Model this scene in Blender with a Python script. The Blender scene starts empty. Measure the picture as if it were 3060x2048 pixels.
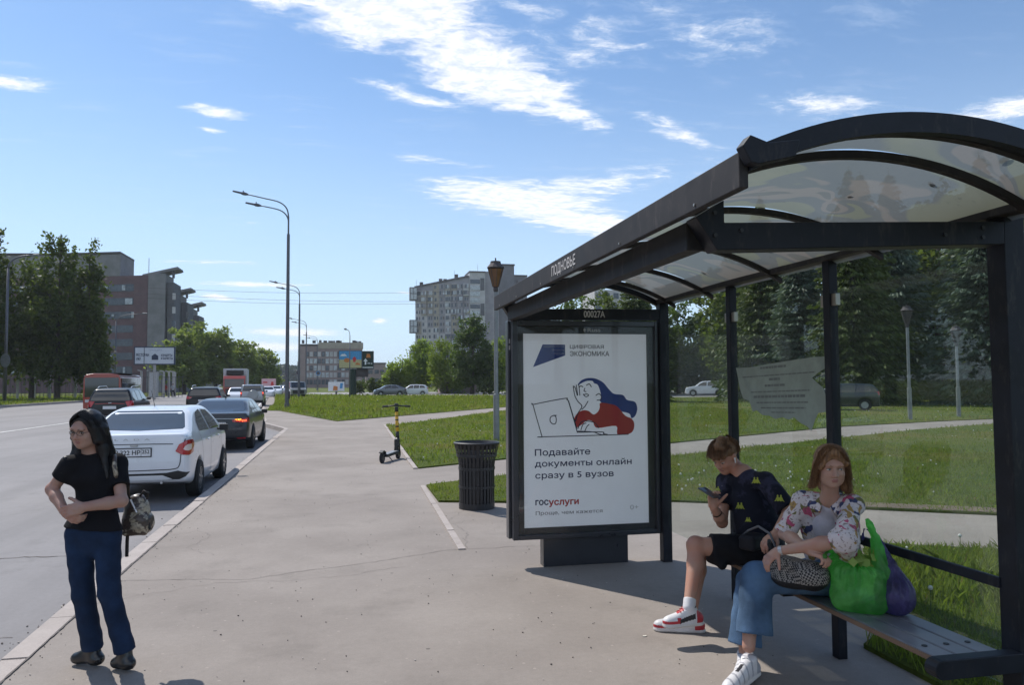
import bpy, bmesh, math, random
import numpy as np
from mathutils import Vector, Matrix, geometry
from mathutils.bvhtree import BVHTree
S = bpy.context.scene
COL = S.collection
R = math.radians
PI = math.pi

# ------------------------------------------------------------ camera
cam = bpy.data.cameras.new('camera')
camo = bpy.data.objects.new('camera', cam)
COL.objects.link(camo)
S.camera = camo
cam.sensor_width = 36
cam.lens = 27.06
cam.clip_start = 0.05
cam.clip_end = 6000
camo.matrix_world = (Matrix.Translation((0, 0, 1.7)) @ Matrix.Rotation(R(-12.0), 4, 'Z')
                     @ Matrix.Rotation(R(90 + 2.95), 4, 'X') @ Matrix.Rotation(R(-0.35), 4, 'Z'))
# ------------------------------------------------------------ sun and exposure
SUN_DIR = Vector((-0.48, 0.68, 1.0)).normalized()
sl = bpy.data.lights.new('sun', 'SUN')
sl.energy = 4.1
sl.angle = R(0.53)
sl.color = (1.0, 0.95, 0.88)
so = bpy.data.objects.new('sun', sl)
COL.objects.link(so)
so.rotation_euler = SUN_DIR.to_track_quat('Z', 'Y').to_euler()
S.view_settings.view_transform = 'Standard'
S.view_settings.look = 'None'
S.view_settings.gamma = 1
S.view_settings.exposure = 0.2
S.cycles.max_bounces = 8
S.cycles.transparent_max_bounces = 24
S.cycles.caustics_reflective = False
S.cycles.caustics_refractive = False

# ------------------------------------------------------------ node helpers
class NT:
    def __init__(s, tree):
        s.t = tree; s.n = tree.nodes; s.l = tree.links
    def new(s, typ, **kw):
        nd = s.n.new(typ)
        for k, v in kw.items():
            if k.startswith('i_'):
                nd.inputs[k[2:].replace('_', ' ')].default_value = v
            else:
                setattr(nd, k, v)
        return nd
    def set(s, sock, v):
        if isinstance(v, bpy.types.NodeSocket): s.l.new(v, sock)
        else: sock.default_value = v
    def math(s, op, a, b=None, c=None, clamp=False):
        nd = s.n.new('ShaderNodeMath'); nd.operation = op; nd.use_clamp = clamp
        s.set(nd.inputs[0], a)
        if b is not None: s.set(nd.inputs[1], b)
        if c is not None: s.set(nd.inputs[2], c)
        return nd.outputs[0]
    def mix(s, f, a, b, blend='MIX'):
        nd = s.n.new('ShaderNodeMix'); nd.data_type = 'RGBA'; nd.blend_type = blend
        s.set(nd.inputs[0], f)
        for i, v in ((6, a), (7, b)):
            if isinstance(v, bpy.types.NodeSocket): s.l.new(v, nd.inputs[i])
            else: nd.inputs[i].default_value = (v[0], v[1], v[2], 1)
        return nd.outputs[2]
    def ss(s, v, lo, hi):
        nd = s.n.new('ShaderNodeMapRange'); nd.interpolation_type = 'SMOOTHSTEP'
        s.set(nd.inputs[0], v); nd.inputs[1].default_value = lo; nd.inputs[2].default_value = hi
        return nd.outputs[0]
    def noise(s, vec, scale, detail=4, rough=0.55, out=0, dist=0.0):
        nd = s.n.new('ShaderNodeTexNoise'); nd.inputs['Scale'].default_value = scale
        nd.inputs['Detail'].default_value = detail; nd.inputs['Roughness'].default_value = rough
        nd.inputs['Distortion'].default_value = dist
        if vec is not None: s.l.new(vec, nd.inputs['Vector'])
        return nd.outputs[out]
    def mapping(s, vec, loc=(0, 0, 0), rot=(0, 0, 0), scale=(1, 1, 1), typ='POINT'):
        nd = s.n.new('ShaderNodeMapping'); nd.vector_type = typ
        s.l.new(vec, nd.inputs[0]); nd.inputs[1].default_value = loc
        nd.inputs[2].default_value = rot; nd.inputs[3].default_value = scale
        return nd.outputs[0]

# ------------------------------------------------------------ world: sky and clouds
W = bpy.data.worlds.new('World'); S.world = W; W.use_nodes = True
w = NT(W.node_tree); w.n.clear()
sky = w.new('ShaderNodeTexSky', sky_type='NISHITA', sun_disc=False, sun_elevation=math.asin(SUN_DIR.z),
            sun_rotation=math.atan2(SUN_DIR.x, SUN_DIR.y), altitude=100, air_density=1.0, dust_density=0.3, ozone_density=3.0)
tc = w.new('ShaderNodeTexCoord')
sp = w.new('ShaderNodeSeparateXYZ'); w.l.new(tc.outputs['Generated'], sp.inputs[0])
zc = w.math('MAXIMUM', sp.outputs[2], 0.012)
cu = w.math('DIVIDE', sp.outputs[0], zc); cv = w.math('DIVIDE', sp.outputs[1], zc)
cb = w.new('ShaderNodeCombineXYZ'); w.l.new(cu, cb.inputs[0]); w.l.new(cv, cb.inputs[1])
uv = cb.outputs[0]
warp = w.noise(uv, 2.2, 5, 0.6, out=1)
off = w.new('ShaderNodeVectorMath', operation='MULTIPLY_ADD')
w.l.new(warp, off.inputs[0]); off.inputs[1].default_value = (0.22, 0.22, 0); off.inputs[2].default_value = (-0.11, -0.11, 0)
addv = w.new('ShaderNodeVectorMath', operation='ADD'); w.l.new(uv, addv.inputs[0]); w.l.new(off.outputs[0], addv.inputs[1])
# (centre u, v, half length, half width, angle, density) on the cloud layer
BLOBS = [(.12, 2.04, .24, .22, 20, 1.3), (.46, 2.42, .44, .16, 44, 1.3), (.76, 2.68, .30, .07, 42, 1.05), (.0, 2.14, .26, .05, 18, .8),
         (.23, 2.64, .24, .06, 28, .85), (.70, 2.13, .24, .15, 40, .55), (1.30, 2.84, .34, .07, 30, .6), (.5, 2.0, .3, .05, 30, .45),
         (.95, 4.12, .58, .30, 32, 1.25), (1.45, 4.58, .62, .24, 36, 1.25), (1.22, 3.72, .42, .20, -50, .8), (.38, 3.42, .25, .07, 20, .55),
         (-1.1, 2.77, .15, .07, 5, 1.0), (-.48, 2.93, .12, .07, 10, .95), (-.55, 3.15, .06, .04, 0, .7), (1.68, 2.46, .30, .12, 10, .62),
         (2.42, 2.34, .18, .16, 0, .9), (-1.47, 9.34, .17, .36, 0, 1.1), (-.95, 8.1, .5, .22, 0, .95), (-1.12, 6.65, .45, .12, 0, .6),
         (-1.05, 15.7, .9, 1.3, 0, 1.05), (-2.4, 22, 1.8, 3.0, 0, 1.0), (-5.5, 60, 6, 14, 0, .95), (.5, 12.6, .16, .6, 0, .9), (.63, 8.6, .2, .16, 0, .6),
         (-.19, 2.03, .12, .05, 10, 1.0), (1.0, 2.0, .5, .2, 30, .35), (-.5, 2.0, .9, .2, 10, .18), (-.5, 5, 1.2, .5, 0, .2), (2.0, 3.4, .7, .3, 20, .3),
         (-2.2, -1.0, 1.2, .7, 30, .9), (-.6, -1.2, 1.0, .5, 20, 1.1), (0, -3.2, 1.6, .7, -10, 1.1), (-1.5, -5, 2, .9, 30, 1.0), (1.0, -2.0, 1.6, .6, 10, .9), (3.5, -.5, 1.2, .8, 0, .8)]
mask = None
for (bu, bv, hl, hw, an, st) in BLOBS:
    m = w.mapping(addv.outputs[0], loc=(bu, bv, 0), rot=(0, 0, R(an)), scale=(hl * 1.5, hw * 1.7, 1), typ='TEXTURE')
    ln = w.new('ShaderNodeVectorMath', operation='LENGTH'); w.l.new(m, ln.inputs[0])
    v = w.math('MULTIPLY', w.math('SUBTRACT', 1.0, ln.outputs['Value'], clamp=True), st)
    mask = v if mask is None else w.math('MAXIMUM', mask, v)
mp = w.mapping(addv.outputs[0], rot=(0, 0, R(-38)), scale=(1.0, 1.7, 1))
nz = w.noise(mp, 6.0, 10, 0.66, dist=.25)
nz2 = w.noise(uv, 2.3, 3, 0.5)
dens = w.math('ADD', w.math('MULTIPLY', mask, 1.5), w.math('MULTIPLY_ADD', nz, 2.6, -1.52))
dens = w.math('ADD', dens, w.math('MULTIPLY_ADD', nz2, 0.3, -0.15))
cl = w.math('MULTIPLY', w.ss(dens, -0.05, 1.05), w.ss(mask, 0.0, 0.30))
stre = w.noise(w.mapping(addv.outputs[0], rot=(0, 0, R(-35)), scale=(.8, 2.6, 1)), 3.2, 8, .68)
veil = w.math('MULTIPLY', w.math('MULTIPLY', w.ss(stre, 0.50, 0.80), w.ss(nz2, .36, .62)), 0.34)
fine = w.noise(addv.outputs[0], 16, 7, .7)
cl = w.math('MULTIPLY', cl, w.math('MULTIPLY_ADD', w.ss(fine, .34, .60), .38, .62))
cl = w.math('MAXIMUM', cl, veil)
shade = w.mix(w.ss(dens, 0.15, 0.75), (6.2, 7.3, 9.0), (9.2, 9.4, 9.9))
hz = w.ss(sp.outputs[2], 0.42, 0.0)                       # pale air low over the horizon
skt = w.mix(1.0, sky.outputs[0], (0.92, 1.10, 1.22), 'MULTIPLY')
base = w.mix(w.math('MULTIPLY_ADD', hz, 0.70, 0.08), skt, (5.9, 7.4, 9.4))
skc = w.mix(cl, base, shade)
bg = w.new('ShaderNodeBackground'); w.l.new(skc, bg.inputs[0]); bg.inputs[1].default_value = 0.104
wo = w.new('ShaderNodeOutputWorld'); w.l.new(bg.outputs[0], wo.inputs[0])

# ------------------------------------------------------------ materials
def newmat(name):
    m = bpy.data.materials.new(name); m.use_nodes = True
    t = NT(m.node_tree); b = t.n['Principled BSDF']
    return m, t, b
def pbr(name, col, rough=.6, metal=0.0, var=.12, vscale=6.0, bump=0.0, bscale=40, coat=0.0, spec=.5, rvar=.1, emit=None, dust=None):
    m, t, b = newmat(name)
    tcn = t.new('ShaderNodeTexCoord')
    n = t.noise(tcn.outputs['Object'], vscale, 5, .6)
    f = t.ss(n, .3, .7)
    a = tuple(c * (1 - var) for c in col); c2 = tuple(min(1, c * (1 + var)) for c in col)
    cc = t.mix(f, a, c2)
    if dust:
        dn = t.noise(t.mapping(tcn.outputs['Object'], scale=(1, 1, .3)), 16, 7, .72)
        cc = t.mix(t.math('MULTIPLY', t.ss(dn, .52, .74), dust[3]), cc, dust[:3])
    t.l.new(cc, b.inputs['Base Color'])
    t.l.new(t.math('MULTIPLY_ADD', n, rvar, rough - rvar / 2), b.inputs['Roughness'])
    b.inputs['Metallic'].default_value = metal
    b.inputs['Coat Weight'].default_value = coat
    b.inputs['Coat Roughness'].default_value = .04
    b.inputs['Specular IOR Level'].default_value = spec
    if bump:
        bn = t.noise(tcn.outputs['Object'], bscale, 4, .6)
        bp = t.new('ShaderNodeBump'); bp.inputs['Strength'].default_value = bump; bp.inputs['Distance'].default_value = .01
        t.l.new(bn, bp.inputs['Height']); t.l.new(bp.outputs[0], b.inputs['Normal'])
    if emit:
        b.inputs['Emission Color'].default_value = (*emit[:3], 1); b.inputs['Emission Strength'].default_value = emit[3]
    return m

def sheet_mat(name, c1, c2, c3, sc1=.25, sc2=3.0, speck=.18, rough=.9, bump=.25, streak=None, spots=0.0):
    """weathered ground surface: broad blotches, stains and fine aggregate"""
    m, t, b = newmat(name)
    g = t.new('ShaderNodeNewGeometry').outputs['Position']
    n1 = t.noise(g, sc1, 5, .6); n2 = t.noise(g, sc2, 6, .65); n3 = t.noise(g, 90, 3, .7); n4 = t.noise(g, 22, 4, .7)
    c = t.mix(t.ss(n1, .32, .68), c1, c2)
    c = t.mix(t.math('MULTIPLY', t.ss(n2, .5, .75), .6), c, c3)
    if streak:
        mp_ = t.mapping(g, scale=(1, .03, 1)); n5 = t.noise(mp_, streak, 4, .6)
        c = t.mix(t.math('MULTIPLY', t.ss(n5, .45, .7), .55), c, c3)
    k = t.math('MULTIPLY_ADD', n3, speck * 2, 1 - speck); k = t.math('MULTIPLY', k, t.math('MULTIPLY_ADD', n4, .3, .85))
    mul = t.new('ShaderNodeVectorMath', operation='SCALE'); t.l.new(c, mul.inputs[0]); t.l.new(k, mul.inputs['Scale'])
    outc = mul.outputs[0]
    if spots:
        vo = t.new('ShaderNodeTexVoronoi'); vo.inputs['Scale'].default_value = 2.2; t.l.new(g, vo.inputs['Vector'])
        s_ = t.math('MULTIPLY', t.math('LESS_THAN', vo.outputs['Distance'], .035), spots)
        outc = t.mix(s_, outc, tuple(x * .45 for x in c1))
        vo2 = t.new('ShaderNodeTexVoronoi'); vo2.inputs['Scale'].default_value = 7; t.l.new(g, vo2.inputs['Vector'])
        s2 = t.math('MULTIPLY', t.math('LESS_THAN', vo2.outputs['Distance'], .07), spots)
        outc = t.mix(s2, outc, tuple(min(1, x * 1.5) for x in c1))
    t.l.new(outc, b.inputs['Base Color']); b.inputs['Roughness'].default_value = rough
    bp = t.new('ShaderNodeBump'); bp.inputs['Strength'].default_value = bump; bp.inputs['Distance'].default_value = .006
    t.l.new(n3, bp.inputs['Height']); t.l.new(bp.outputs[0], b.inputs['Normal'])
    return m

def leaf_mat(name, c1, c2, trans=.35, rough=.55, patch=None):
    m, t, b = newmat(name)
    geo = t.new('ShaderNodeNewGeometry')
    n = t.noise(geo.outputs['Position'], .7, 3, .6)
    f = t.math('ADD', t.math('MULTIPLY', geo.outputs['Random Per Island'], .6), t.math('MULTIPLY_ADD', n, 1.0, -.3), clamp=True)
    c = t.mix(f, c1, c2)
    if patch: c = t.mix(t.math('MULTIPLY', t.ss(t.noise(geo.outputs['Position'], .28, 5, .7), .48, .68), .7), c, patch)
    t.l.new(c, b.inputs['Base Color']); b.inputs['Roughness'].default_value = rough; b.inputs['Specular IOR Level'].default_value = .25
    tr = t.new('ShaderNodeBsdfTranslucent'); t.l.new(t.mix(.5, c, (c2[0] * 1.5, c2[1] * 1.7, c2[2] * .7)), tr.inputs[0])
    mx = t.new('ShaderNodeMixShader'); mx.inputs[0].default_value = trans
    t.l.new(b.outputs[0], mx.inputs[1]); t.l.new(tr.outputs[0], mx.inputs[2])
    t.l.new(mx.outputs[0], t.n['Material Output'].inputs[0])
    return m

def glass_mat(name, tint=(.93, .97, .95), opacity=.06, gloss=.9, film=(.5, .55, .52), rough=.01):
    m, t, b = newmat(name)
    tr = t.new('ShaderNodeBsdfTransparent'); tr.inputs[0].default_value = (*tint, 1)
    df = t.new('ShaderNodeBsdfDiffuse'); df.inputs[0].default_value = (*film, 1)
    gl = t.new('ShaderNodeBsdfGlossy'); gl.inputs['Roughness'].default_value = rough
    fr = t.new('ShaderNodeFresnel'); fr.inputs[0].default_value = 1.5
    g = t.new('ShaderNodeNewGeometry').outputs['Position']
    n = t.noise(g, 2.5, 5, .65)
    m1 = t.new('ShaderNodeMixShader'); t.l.new(t.math('MULTIPLY', t.math('MULTIPLY_ADD', n, 1.6, .2), opacity), m1.inputs[0])
    t.l.new(tr.outputs[0], m1.inputs[1]); t.l.new(df.outputs[0], m1.inputs[2])
    m2 = t.new('ShaderNodeMixShader'); t.l.new(t.math('MULTIPLY', fr.outputs[0], gloss), m2.inputs[0])
    t.l.new(m1.outputs[0], m2.inputs[1]); t.l.new(gl.outputs[0], m2.inputs[2])
    t.l.new(m2.outputs[0], t.n['Material Output'].inputs[0])
    return m

# ------------------------------------------------------------ object helpers
def tag(o, label=None, cat=None, group=None, kind=None):
    if label: o['label'] = label
    if cat: o['category'] = cat
    if group: o['group'] = group
    if kind: o['kind'] = kind
    return o
def thing(name, loc, label, cat, group=None, rz=0.0):
    o = bpy.data.objects.new(name, None); COL.objects.link(o)
    o.location = loc; o.rotation_euler = (0, 0, rz); o.empty_display_size = .2
    return tag(o, label, cat, group)
def link(o, parent=None, world=True):
    COL.objects.link(o)
    if parent is not None:
        o.parent = parent
        if world:
            pm = Matrix.Translation(parent.location) @ parent.rotation_euler.to_matrix().to_4x4() if parent.parent is None else getm(parent)
            o.matrix_parent_inverse = pm.inverted()
    return o
def getm(o):
    m = o.matrix_basis.copy()
    if o.parent is not None:
        m = getm(o.parent) @ o.matrix_parent_inverse @ m
    return m
def mesh_obj(name, V, F, mats, parent=None, world=True, smooth=False, fm=None, angle=None):
    me = bpy.data.meshes.new(name)
    me.from_pydata([tuple(v) for v in V], [], [tuple(f) for f in F])
    if not isinstance(mats, (list, tuple)): mats = [mats]
    for m in mats: me.materials.append(m)
    if fm is not None: me.polygons.foreach_set('material_index', np.asarray(fm, dtype=np.int32))
    if smooth: me.polygons.foreach_set('use_smooth', np.ones(len(me.polygons), dtype=bool))
    me.update()
    if angle is not None:
        me.shade_smooth() if hasattr(me, 'shade_smooth') else None
        try: me.set_sharp_from_angle(angle=R(angle))
        except Exception: pass
    o = bpy.data.objects.new(name, me)
    return link(o, parent, world)
def fast_quads(name, V, mats, parent=None, fm=None, n=4, world=True):
    """V: (k*n,3) array, k separate n-gons"""
    V = np.asarray(V, dtype=np.float32); k = len(V) // n
    me = bpy.data.meshes.new(name)
    me.vertices.add(len(V)); me.vertices.foreach_set('co', V.ravel())
    me.loops.add(k * n); me.loops.foreach_set('vertex_index', np.arange(k * n, dtype=np.int32))
    me.polygons.add(k); me.polygons.foreach_set('loop_start', np.arange(0, k * n, n, dtype=np.int32))
    try: me.polygons.foreach_set('loop_total', np.full(k, n, dtype=np.int32))
    except Exception: pass
    for m in (mats if isinstance(mats, (list, tuple)) else [mats]): me.materials.append(m)
    if fm is not None: me.polygons.foreach_set('material_index', np.asarray(fm, dtype=np.int32))
    me.update(calc_edges=True)
    o = bpy.data.objects.new(name, me)
    return link(o, parent, world)

class MB:
    """collects simple solids into one mesh"""
    def __init__(s): s.V = []; s.F = []; s.M = []
    def add(s, V, F, mi=0):
        b = len(s.V); s.V += [tuple(v) for v in V]; s.F += [tuple(i + b for i in f) for f in F]; s.M += [mi] * len(F)
    def box(s, c, d, rz=0.0, mi=0, rot=None):
        x, y, z = d[0] / 2, d[1] / 2, d[2] / 2
        P = [Vector((i * x, j * y, k * z)) for i in (-1, 1) for j in (-1, 1) for k in (-1, 1)]
        M = rot if rot is not None else Matrix.Rotation(rz, 3, 'Z')
        c = Vector(c); P = [M @ p + c for p in P]
        s.add(P, [(0, 1, 3, 2), (4, 6, 7, 5), (0, 4, 5, 1), (2, 3, 7, 6), (0, 2, 6, 4), (1, 5, 7, 3)], mi)
    def box2(s, a, b, mi=0):
        s.box([(a[i] + b[i]) / 2 for i in range(3)], [abs(b[i] - a[i]) for i in range(3)], mi=mi)
    def bar(s, a, b, w, h, mi=0, up=(0, 0, 1)):
        a = Vector(a); b = Vector(b); d = (b - a); L = d.length; d.normalize()
        r = d.cross(Vector(up))
        if r.length < 1e-4: r = d.cross(Vector((0, 1, 0)))
        r.normalize(); u = r.cross(d)
        M = Matrix((r, d, u)).transposed()
        s.box((a + b) / 2, (w, L, h), rot=M, mi=mi)
    def cyl(s, a, b, r0, r1=None, n=16, mi=0, cap=True):
        r1 = r0 if r1 is None else r1
        s.tube([a, b], [r0, r1], n, mi, cap)
    def tube(s, pts, rad, n=8, mi=0, cap=True):
        pts = [Vector(p) for p in pts]
        if not isinstance(rad, (list, tuple)): rad = [rad] * len(pts)
        V = []; prev = None
        for i, p in enumerate(pts):
            if i == 0: d = pts[1] - pts[0]
            elif i == len(pts) - 1: d = pts[-1] - pts[-2]
            else: d = (pts[i + 1] - pts[i]).normalized() + (pts[i] - pts[i - 1]).normalized()
            d.normalize()
            if prev is None:
                a = d.cross(Vector((0, 0, 1)))
                if a.length < 1e-3: a = d.cross(Vector((1, 0, 0)))
            else:
                a = prev - d * prev.dot(d)
            a.normalize(); prev = a; b = d.cross(a)
            for k in range(n):
                t = 2 * PI * k / n
                V.append(p + (a * math.cos(t) + b * math.sin(t)) * rad[i])
        F = []
        for i in range(len(pts) - 1):
            for k in range(n):
                F.append((i * n + k, i * n + (k + 1) % n, (i + 1) * n + (k + 1) % n, (i + 1) * n + k))
        if cap:
            F.append(tuple(range(n))[::-1]); F.append(tuple((len(pts) - 1) * n + k for k in range(n)))
        s.add(V, F, mi)
    def lathe(s, prof, c=(0, 0, 0), n=24, mi=0, axis='Z'):
        V = []
        for r, z in prof:
            for k in range(n):
                t = 2 * PI * k / n; p = (r * math.cos(t), r * math.sin(t), z)
                if axis == 'X': p = (p[2], p[0], p[1])
                V.append((c[0] + p[0], c[1] + p[1], c[2] + p[2]))
        F = []
        for i in range(len(prof) - 1):
            for k in range(n):
                F.append((i * n + k, i * n + (k + 1) % n, (i + 1) * n + (k + 1) % n, (i + 1) * n + k))
        s.add(V, F, mi)
    def prism(s, poly, t, frame, mi=0):
        """poly (u,v) extruded by t along frame's n; frame = (origin, u, v, n)"""
        O, U, Vv, N = [Vector(q) for q in frame]
        k = len(poly)
        A = [O + U * p[0] + Vv * p[1] for p in poly]
        s.add(A + [p + N * t for p in A], [tuple(range(k))[::-1], tuple(range(k, 2 * k))] +
              [(i, (i + 1) % k, k + (i + 1) % k, k + i) for i in range(k)], mi)
    def build(s, name, mats, parent=None, smooth=False, world=True, angle=None, bevel=0):
        o = mesh_obj(name, s.V, s.F, mats, parent, world, smooth, s.M, angle)
        if bevel:
            md = o.modifiers.new('edge', 'BEVEL'); md.width = bevel; md.segments = 2; md.limit_method = 'ANGLE'; md.angle_limit = R(40)
        return o

def text_mesh(name, s, box, frame, mat, parent, t=.002, bold=0.0):
    """writing fitted into box (w,h) at frame origin (lower left), u right, v up, n outward; letter outlines filled by winding"""
    cu_ = bpy.data.curves.new(name, 'FONT'); cu_.body = s; cu_.size = 1; cu_.resolution_u = 3; cu_.fill_mode = 'NONE'
    o = bpy.data.objects.new(name, cu_); COL.objects.link(o)
    dg = bpy.context.evaluated_depsgraph_get(); me = bpy.data.meshes.new_from_object(o.evaluated_get(dg))
    bpy.data.objects.remove(o); bpy.data.curves.remove(cu_)
    co = np.array([v.co[:2] for v in me.vertices]); nx = {}
    for e in me.edges:
        a, b = e.vertices; nx.setdefault(a, []).append(b); nx.setdefault(b, []).append(a)
    bpy.data.meshes.remove(me)
    seen = set(); loops = []
    for v0 in range(len(co)):
        if v0 in seen or v0 not in nx: continue
        L = [v0]; seen.add(v0); cur = v0
        while True:
            n_ = [q for q in nx[cur] if q not in seen]
            if not n_: break
            cur = n_[0] if len(L) > 1 or (v0 + 1) not in n_ else v0 + 1
            seen.add(cur); L.append(cur)
        if len(L) > 2: loops.append(co[L])
    # group loops into letters by overlapping x-extent
    loops.sort(key=lambda l: l[:, 0].min()); V = []; F = []
    groups = []
    for l in loops:
        for g in groups:
            if l[:, 0].min() < g[1] - 1e-4 and l[:, 1].max() > g[2] - 1e-3 and l[:, 1].min() < g[3] + 1e-3 or (l[:, 0].min() < g[1] - .02 and abs(l[:, 1].mean() - (g[2] + g[3]) / 2) < .8):
                g[0].append(l); g[1] = max(g[1], l[:, 0].max()); g[2] = min(g[2], l[:, 1].min()); g[3] = max(g[3], l[:, 1].max()); break
        else: groups.append([[l], l[:, 0].max(), l[:, 1].min(), l[:, 1].max()])
    for g in groups:
        pts = []; ed = []
        for l in g[0]:
            k0 = len(pts); k = len(l); pts += [Vector((p[0] + 1e-5 * ((i * 7) % 5), p[1])) for i, p in enumerate(l)]; ed += [(k0 + i, k0 + (i + 1) % k) for i in range(k)]
        r = geometry.delaunay_2d_cdt(pts, ed, [], 0, 1e-6)
        P = np.array([q[:] for q in r[0]]); T = [f for f in r[2] if len(f) == 3]
        if not T: continue
        C = np.array([P[list(f)].mean(0) for f in T]); wn = np.zeros(len(C))
        for l in g[0]:
            a = l; b = np.roll(l, -1, 0)
            for (x0, y0), (x1, y1) in zip(a, b):
                sd = (x1 - x0) * (C[:, 1] - y0) - (C[:, 0] - x0) * (y1 - y0)
                wn += ((y0 <= C[:, 1]) & (y1 > C[:, 1]) & (sd > 0)).astype(int) - ((y0 > C[:, 1]) & (y1 <= C[:, 1]) & (sd < 0)).astype(int)
        n0 = len(V); V += [tuple(p) for p in P]
        for f, w_ in zip(T, wn):
            if w_ != 0:
                A_, B_, D_ = P[f[0]], P[f[1]], P[f[2]]
                F.append(tuple(n0 + i for i in (f if (B_[0] - A_[0]) * (D_[1] - A_[1]) - (B_[1] - A_[1]) * (D_[0] - A_[0]) > 0 else f[::-1])))
    co = np.array(V); lo = co.min(0); hi = co.max(0); sc = ((box[0]) / max(1e-6, hi[0] - lo[0]), (box[1]) / max(1e-6, hi[1] - lo[1]))
    O, U, Vv, N = [np.array(q, dtype=float) for q in frame]
    co = O + np.outer((co[:, 0] - lo[0]) * sc[0], U) + np.outer((co[:, 1] - lo[1]) * sc[1], Vv) + N * t
    if bold:                                    # heavier weight: the same letters laid again a hair to each side
        h_ = box[1] / (1 + s.count('\n')) * bold * 1.6; n0 = len(co); C0 = co; F0 = F; F = list(F0)
        for i, (a, b) in enumerate(((1, 0), (-1, 0), (0, 1), (0, -1))):
            co = np.concatenate([co, C0 + U * a * h_ + Vv * b * h_ + N * .00004 * (i + 1)]); F += [tuple(v + n0 * (i + 1) for v in f) for f in F0]
    return mesh_obj(name, co, F, mat, parent)

def poly_inside(x, y, P):
    c = np.zeros(np.shape(x), bool); n = len(P); j = n - 1
    for i in range(n):
        xi, yi = P[i]; xj, yj = P[j]
        if yi != yj:
            c ^= ((yi > y) != (yj > y)) & (x < (xj - xi) * (y - yi) / (yj - yi) + xi)
        j = i
    return c
def smooth_poly(P, n=6, closed=True):
    P = [np.array(p, float) for p in P]; out = []; m = len(P)
    rng = range(m) if closed else range(m - 1)
    for i in rng:
        p0 = P[(i - 1) % m] if closed or i > 0 else P[0]
        p1 = P[i]; p2 = P[(i + 1) % m]; p3 = P[(i + 2) % m] if closed or i + 2 < m else P[-1]
        for t in np.arange(n) / n:
            out.append(.5 * ((2 * p1) + (-p0 + p2) * t + (2 * p0 - 5 * p1 + 4 * p2 - p3) * t * t + (-p0 + 3 * p1 - 3 * p2 + p3) * t ** 3))
    if not closed: out.append(P[-1])
    return [tuple(q) for q in out]

# ------------------------------------------------------------ implicit surfaces for bodies, clothes, bags and car bodies
def smin(a, b, k):
    if k <= 0: return np.minimum(a, b)
    h = np.maximum(k - np.abs(a - b), 0) / k
    return np.minimum(a, b) - h * h * k * .25
def smax(a, b, k): return -smin(-a, -b, k)

def surface_nets(D, org, vx):
    nx, ny, nz = D.shape
    neg = D < 0
    c = neg[:-1, :-1, :-1].astype(np.int8)
    tot = np.zeros((nx - 1, ny - 1, nz - 1), np.int8)
    for i in (0, 1):
        for j in (0, 1):
            for k in (0, 1):
                tot += neg[i:nx - 1 + i, j:ny - 1 + j, k:nz - 1 + k]
    act = (tot > 0) & (tot < 8)
    idx = -np.ones(act.shape, np.int64)
    I, J, K = np.nonzero(act); n = len(I); idx[I, J, K] = np.arange(n)
    acc = np.zeros((n, 3)); cnt = np.zeros(n)
    for ax in range(3):
        o1, o2 = [a for a in range(3) if a != ax]
        for u in (0, 1):
            for v in (0, 1):
                s = [0, 0, 0]; s[o1] = u; s[o2] = v; e = list(s); e[ax] = 1
                a = D[I + s[0], J + s[1], K + s[2]]; b = D[I + e[0], J + e[1], K + e[2]]
                cr = (a < 0) != (b < 0)
                t = np.where(cr, a / np.where(cr, a - b, 1), 0)
                pt = np.tile(np.array(s, float), (n, 1)); pt[:, ax] += t
                acc[cr] += pt[cr]; cnt += cr
    V = (acc / cnt[:, None] + np.stack([I, J, K], 1)) * vx + org
    F = []
    for ax in range(3):
        o1, o2 = [(1, 2), (2, 0), (0, 1)][ax]
        sl0 = [slice(1, None)] * 3; sl0[ax] = slice(0, -1)
        A = neg[tuple(slice(0, -1) if a == ax else slice(0, None) for a in range(3))]
        B = neg[tuple(slice(1, None) if a == ax else slice(0, None) for a in range(3))]
        P = np.argwhere(A != B)
        lim = np.array(act.shape)
        P = P[(P[:, o1] > 0) & (P[:, o2] > 0) & (P[:, o1] < lim[o1]) & (P[:, o2] < lim[o2])]
        flip = A[P[:, 0], P[:, 1], P[:, 2]]
        def at(d1, d2):
            Q = P.copy(); Q[:, o1] -= d1; Q[:, o2] -= d2; return idx[Q[:, 0], Q[:, 1], Q[:, 2]]
        q = np.stack([at(1, 1), at(0, 1), at(0, 0), at(1, 0)], 1)
        q[~flip] = q[~flip][:, ::-1]
        F.append(q)
    F = np.concatenate(F); F = F[(F >= 0).all(1)]
    return V, F

def ortho(f, u=(0, 0, 1)):
    f = np.array(f, float); f /= np.linalg.norm(f); u = np.array(u, float); u = u - f * u.dot(f)
    if np.linalg.norm(u) < 1e-4: u = np.array((1., 0, 0)) - f * f[0]
    u /= np.linalg.norm(u); r = np.cross(f, u)
    return np.stack([r, f, u])          # rows: right, forward, up

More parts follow.
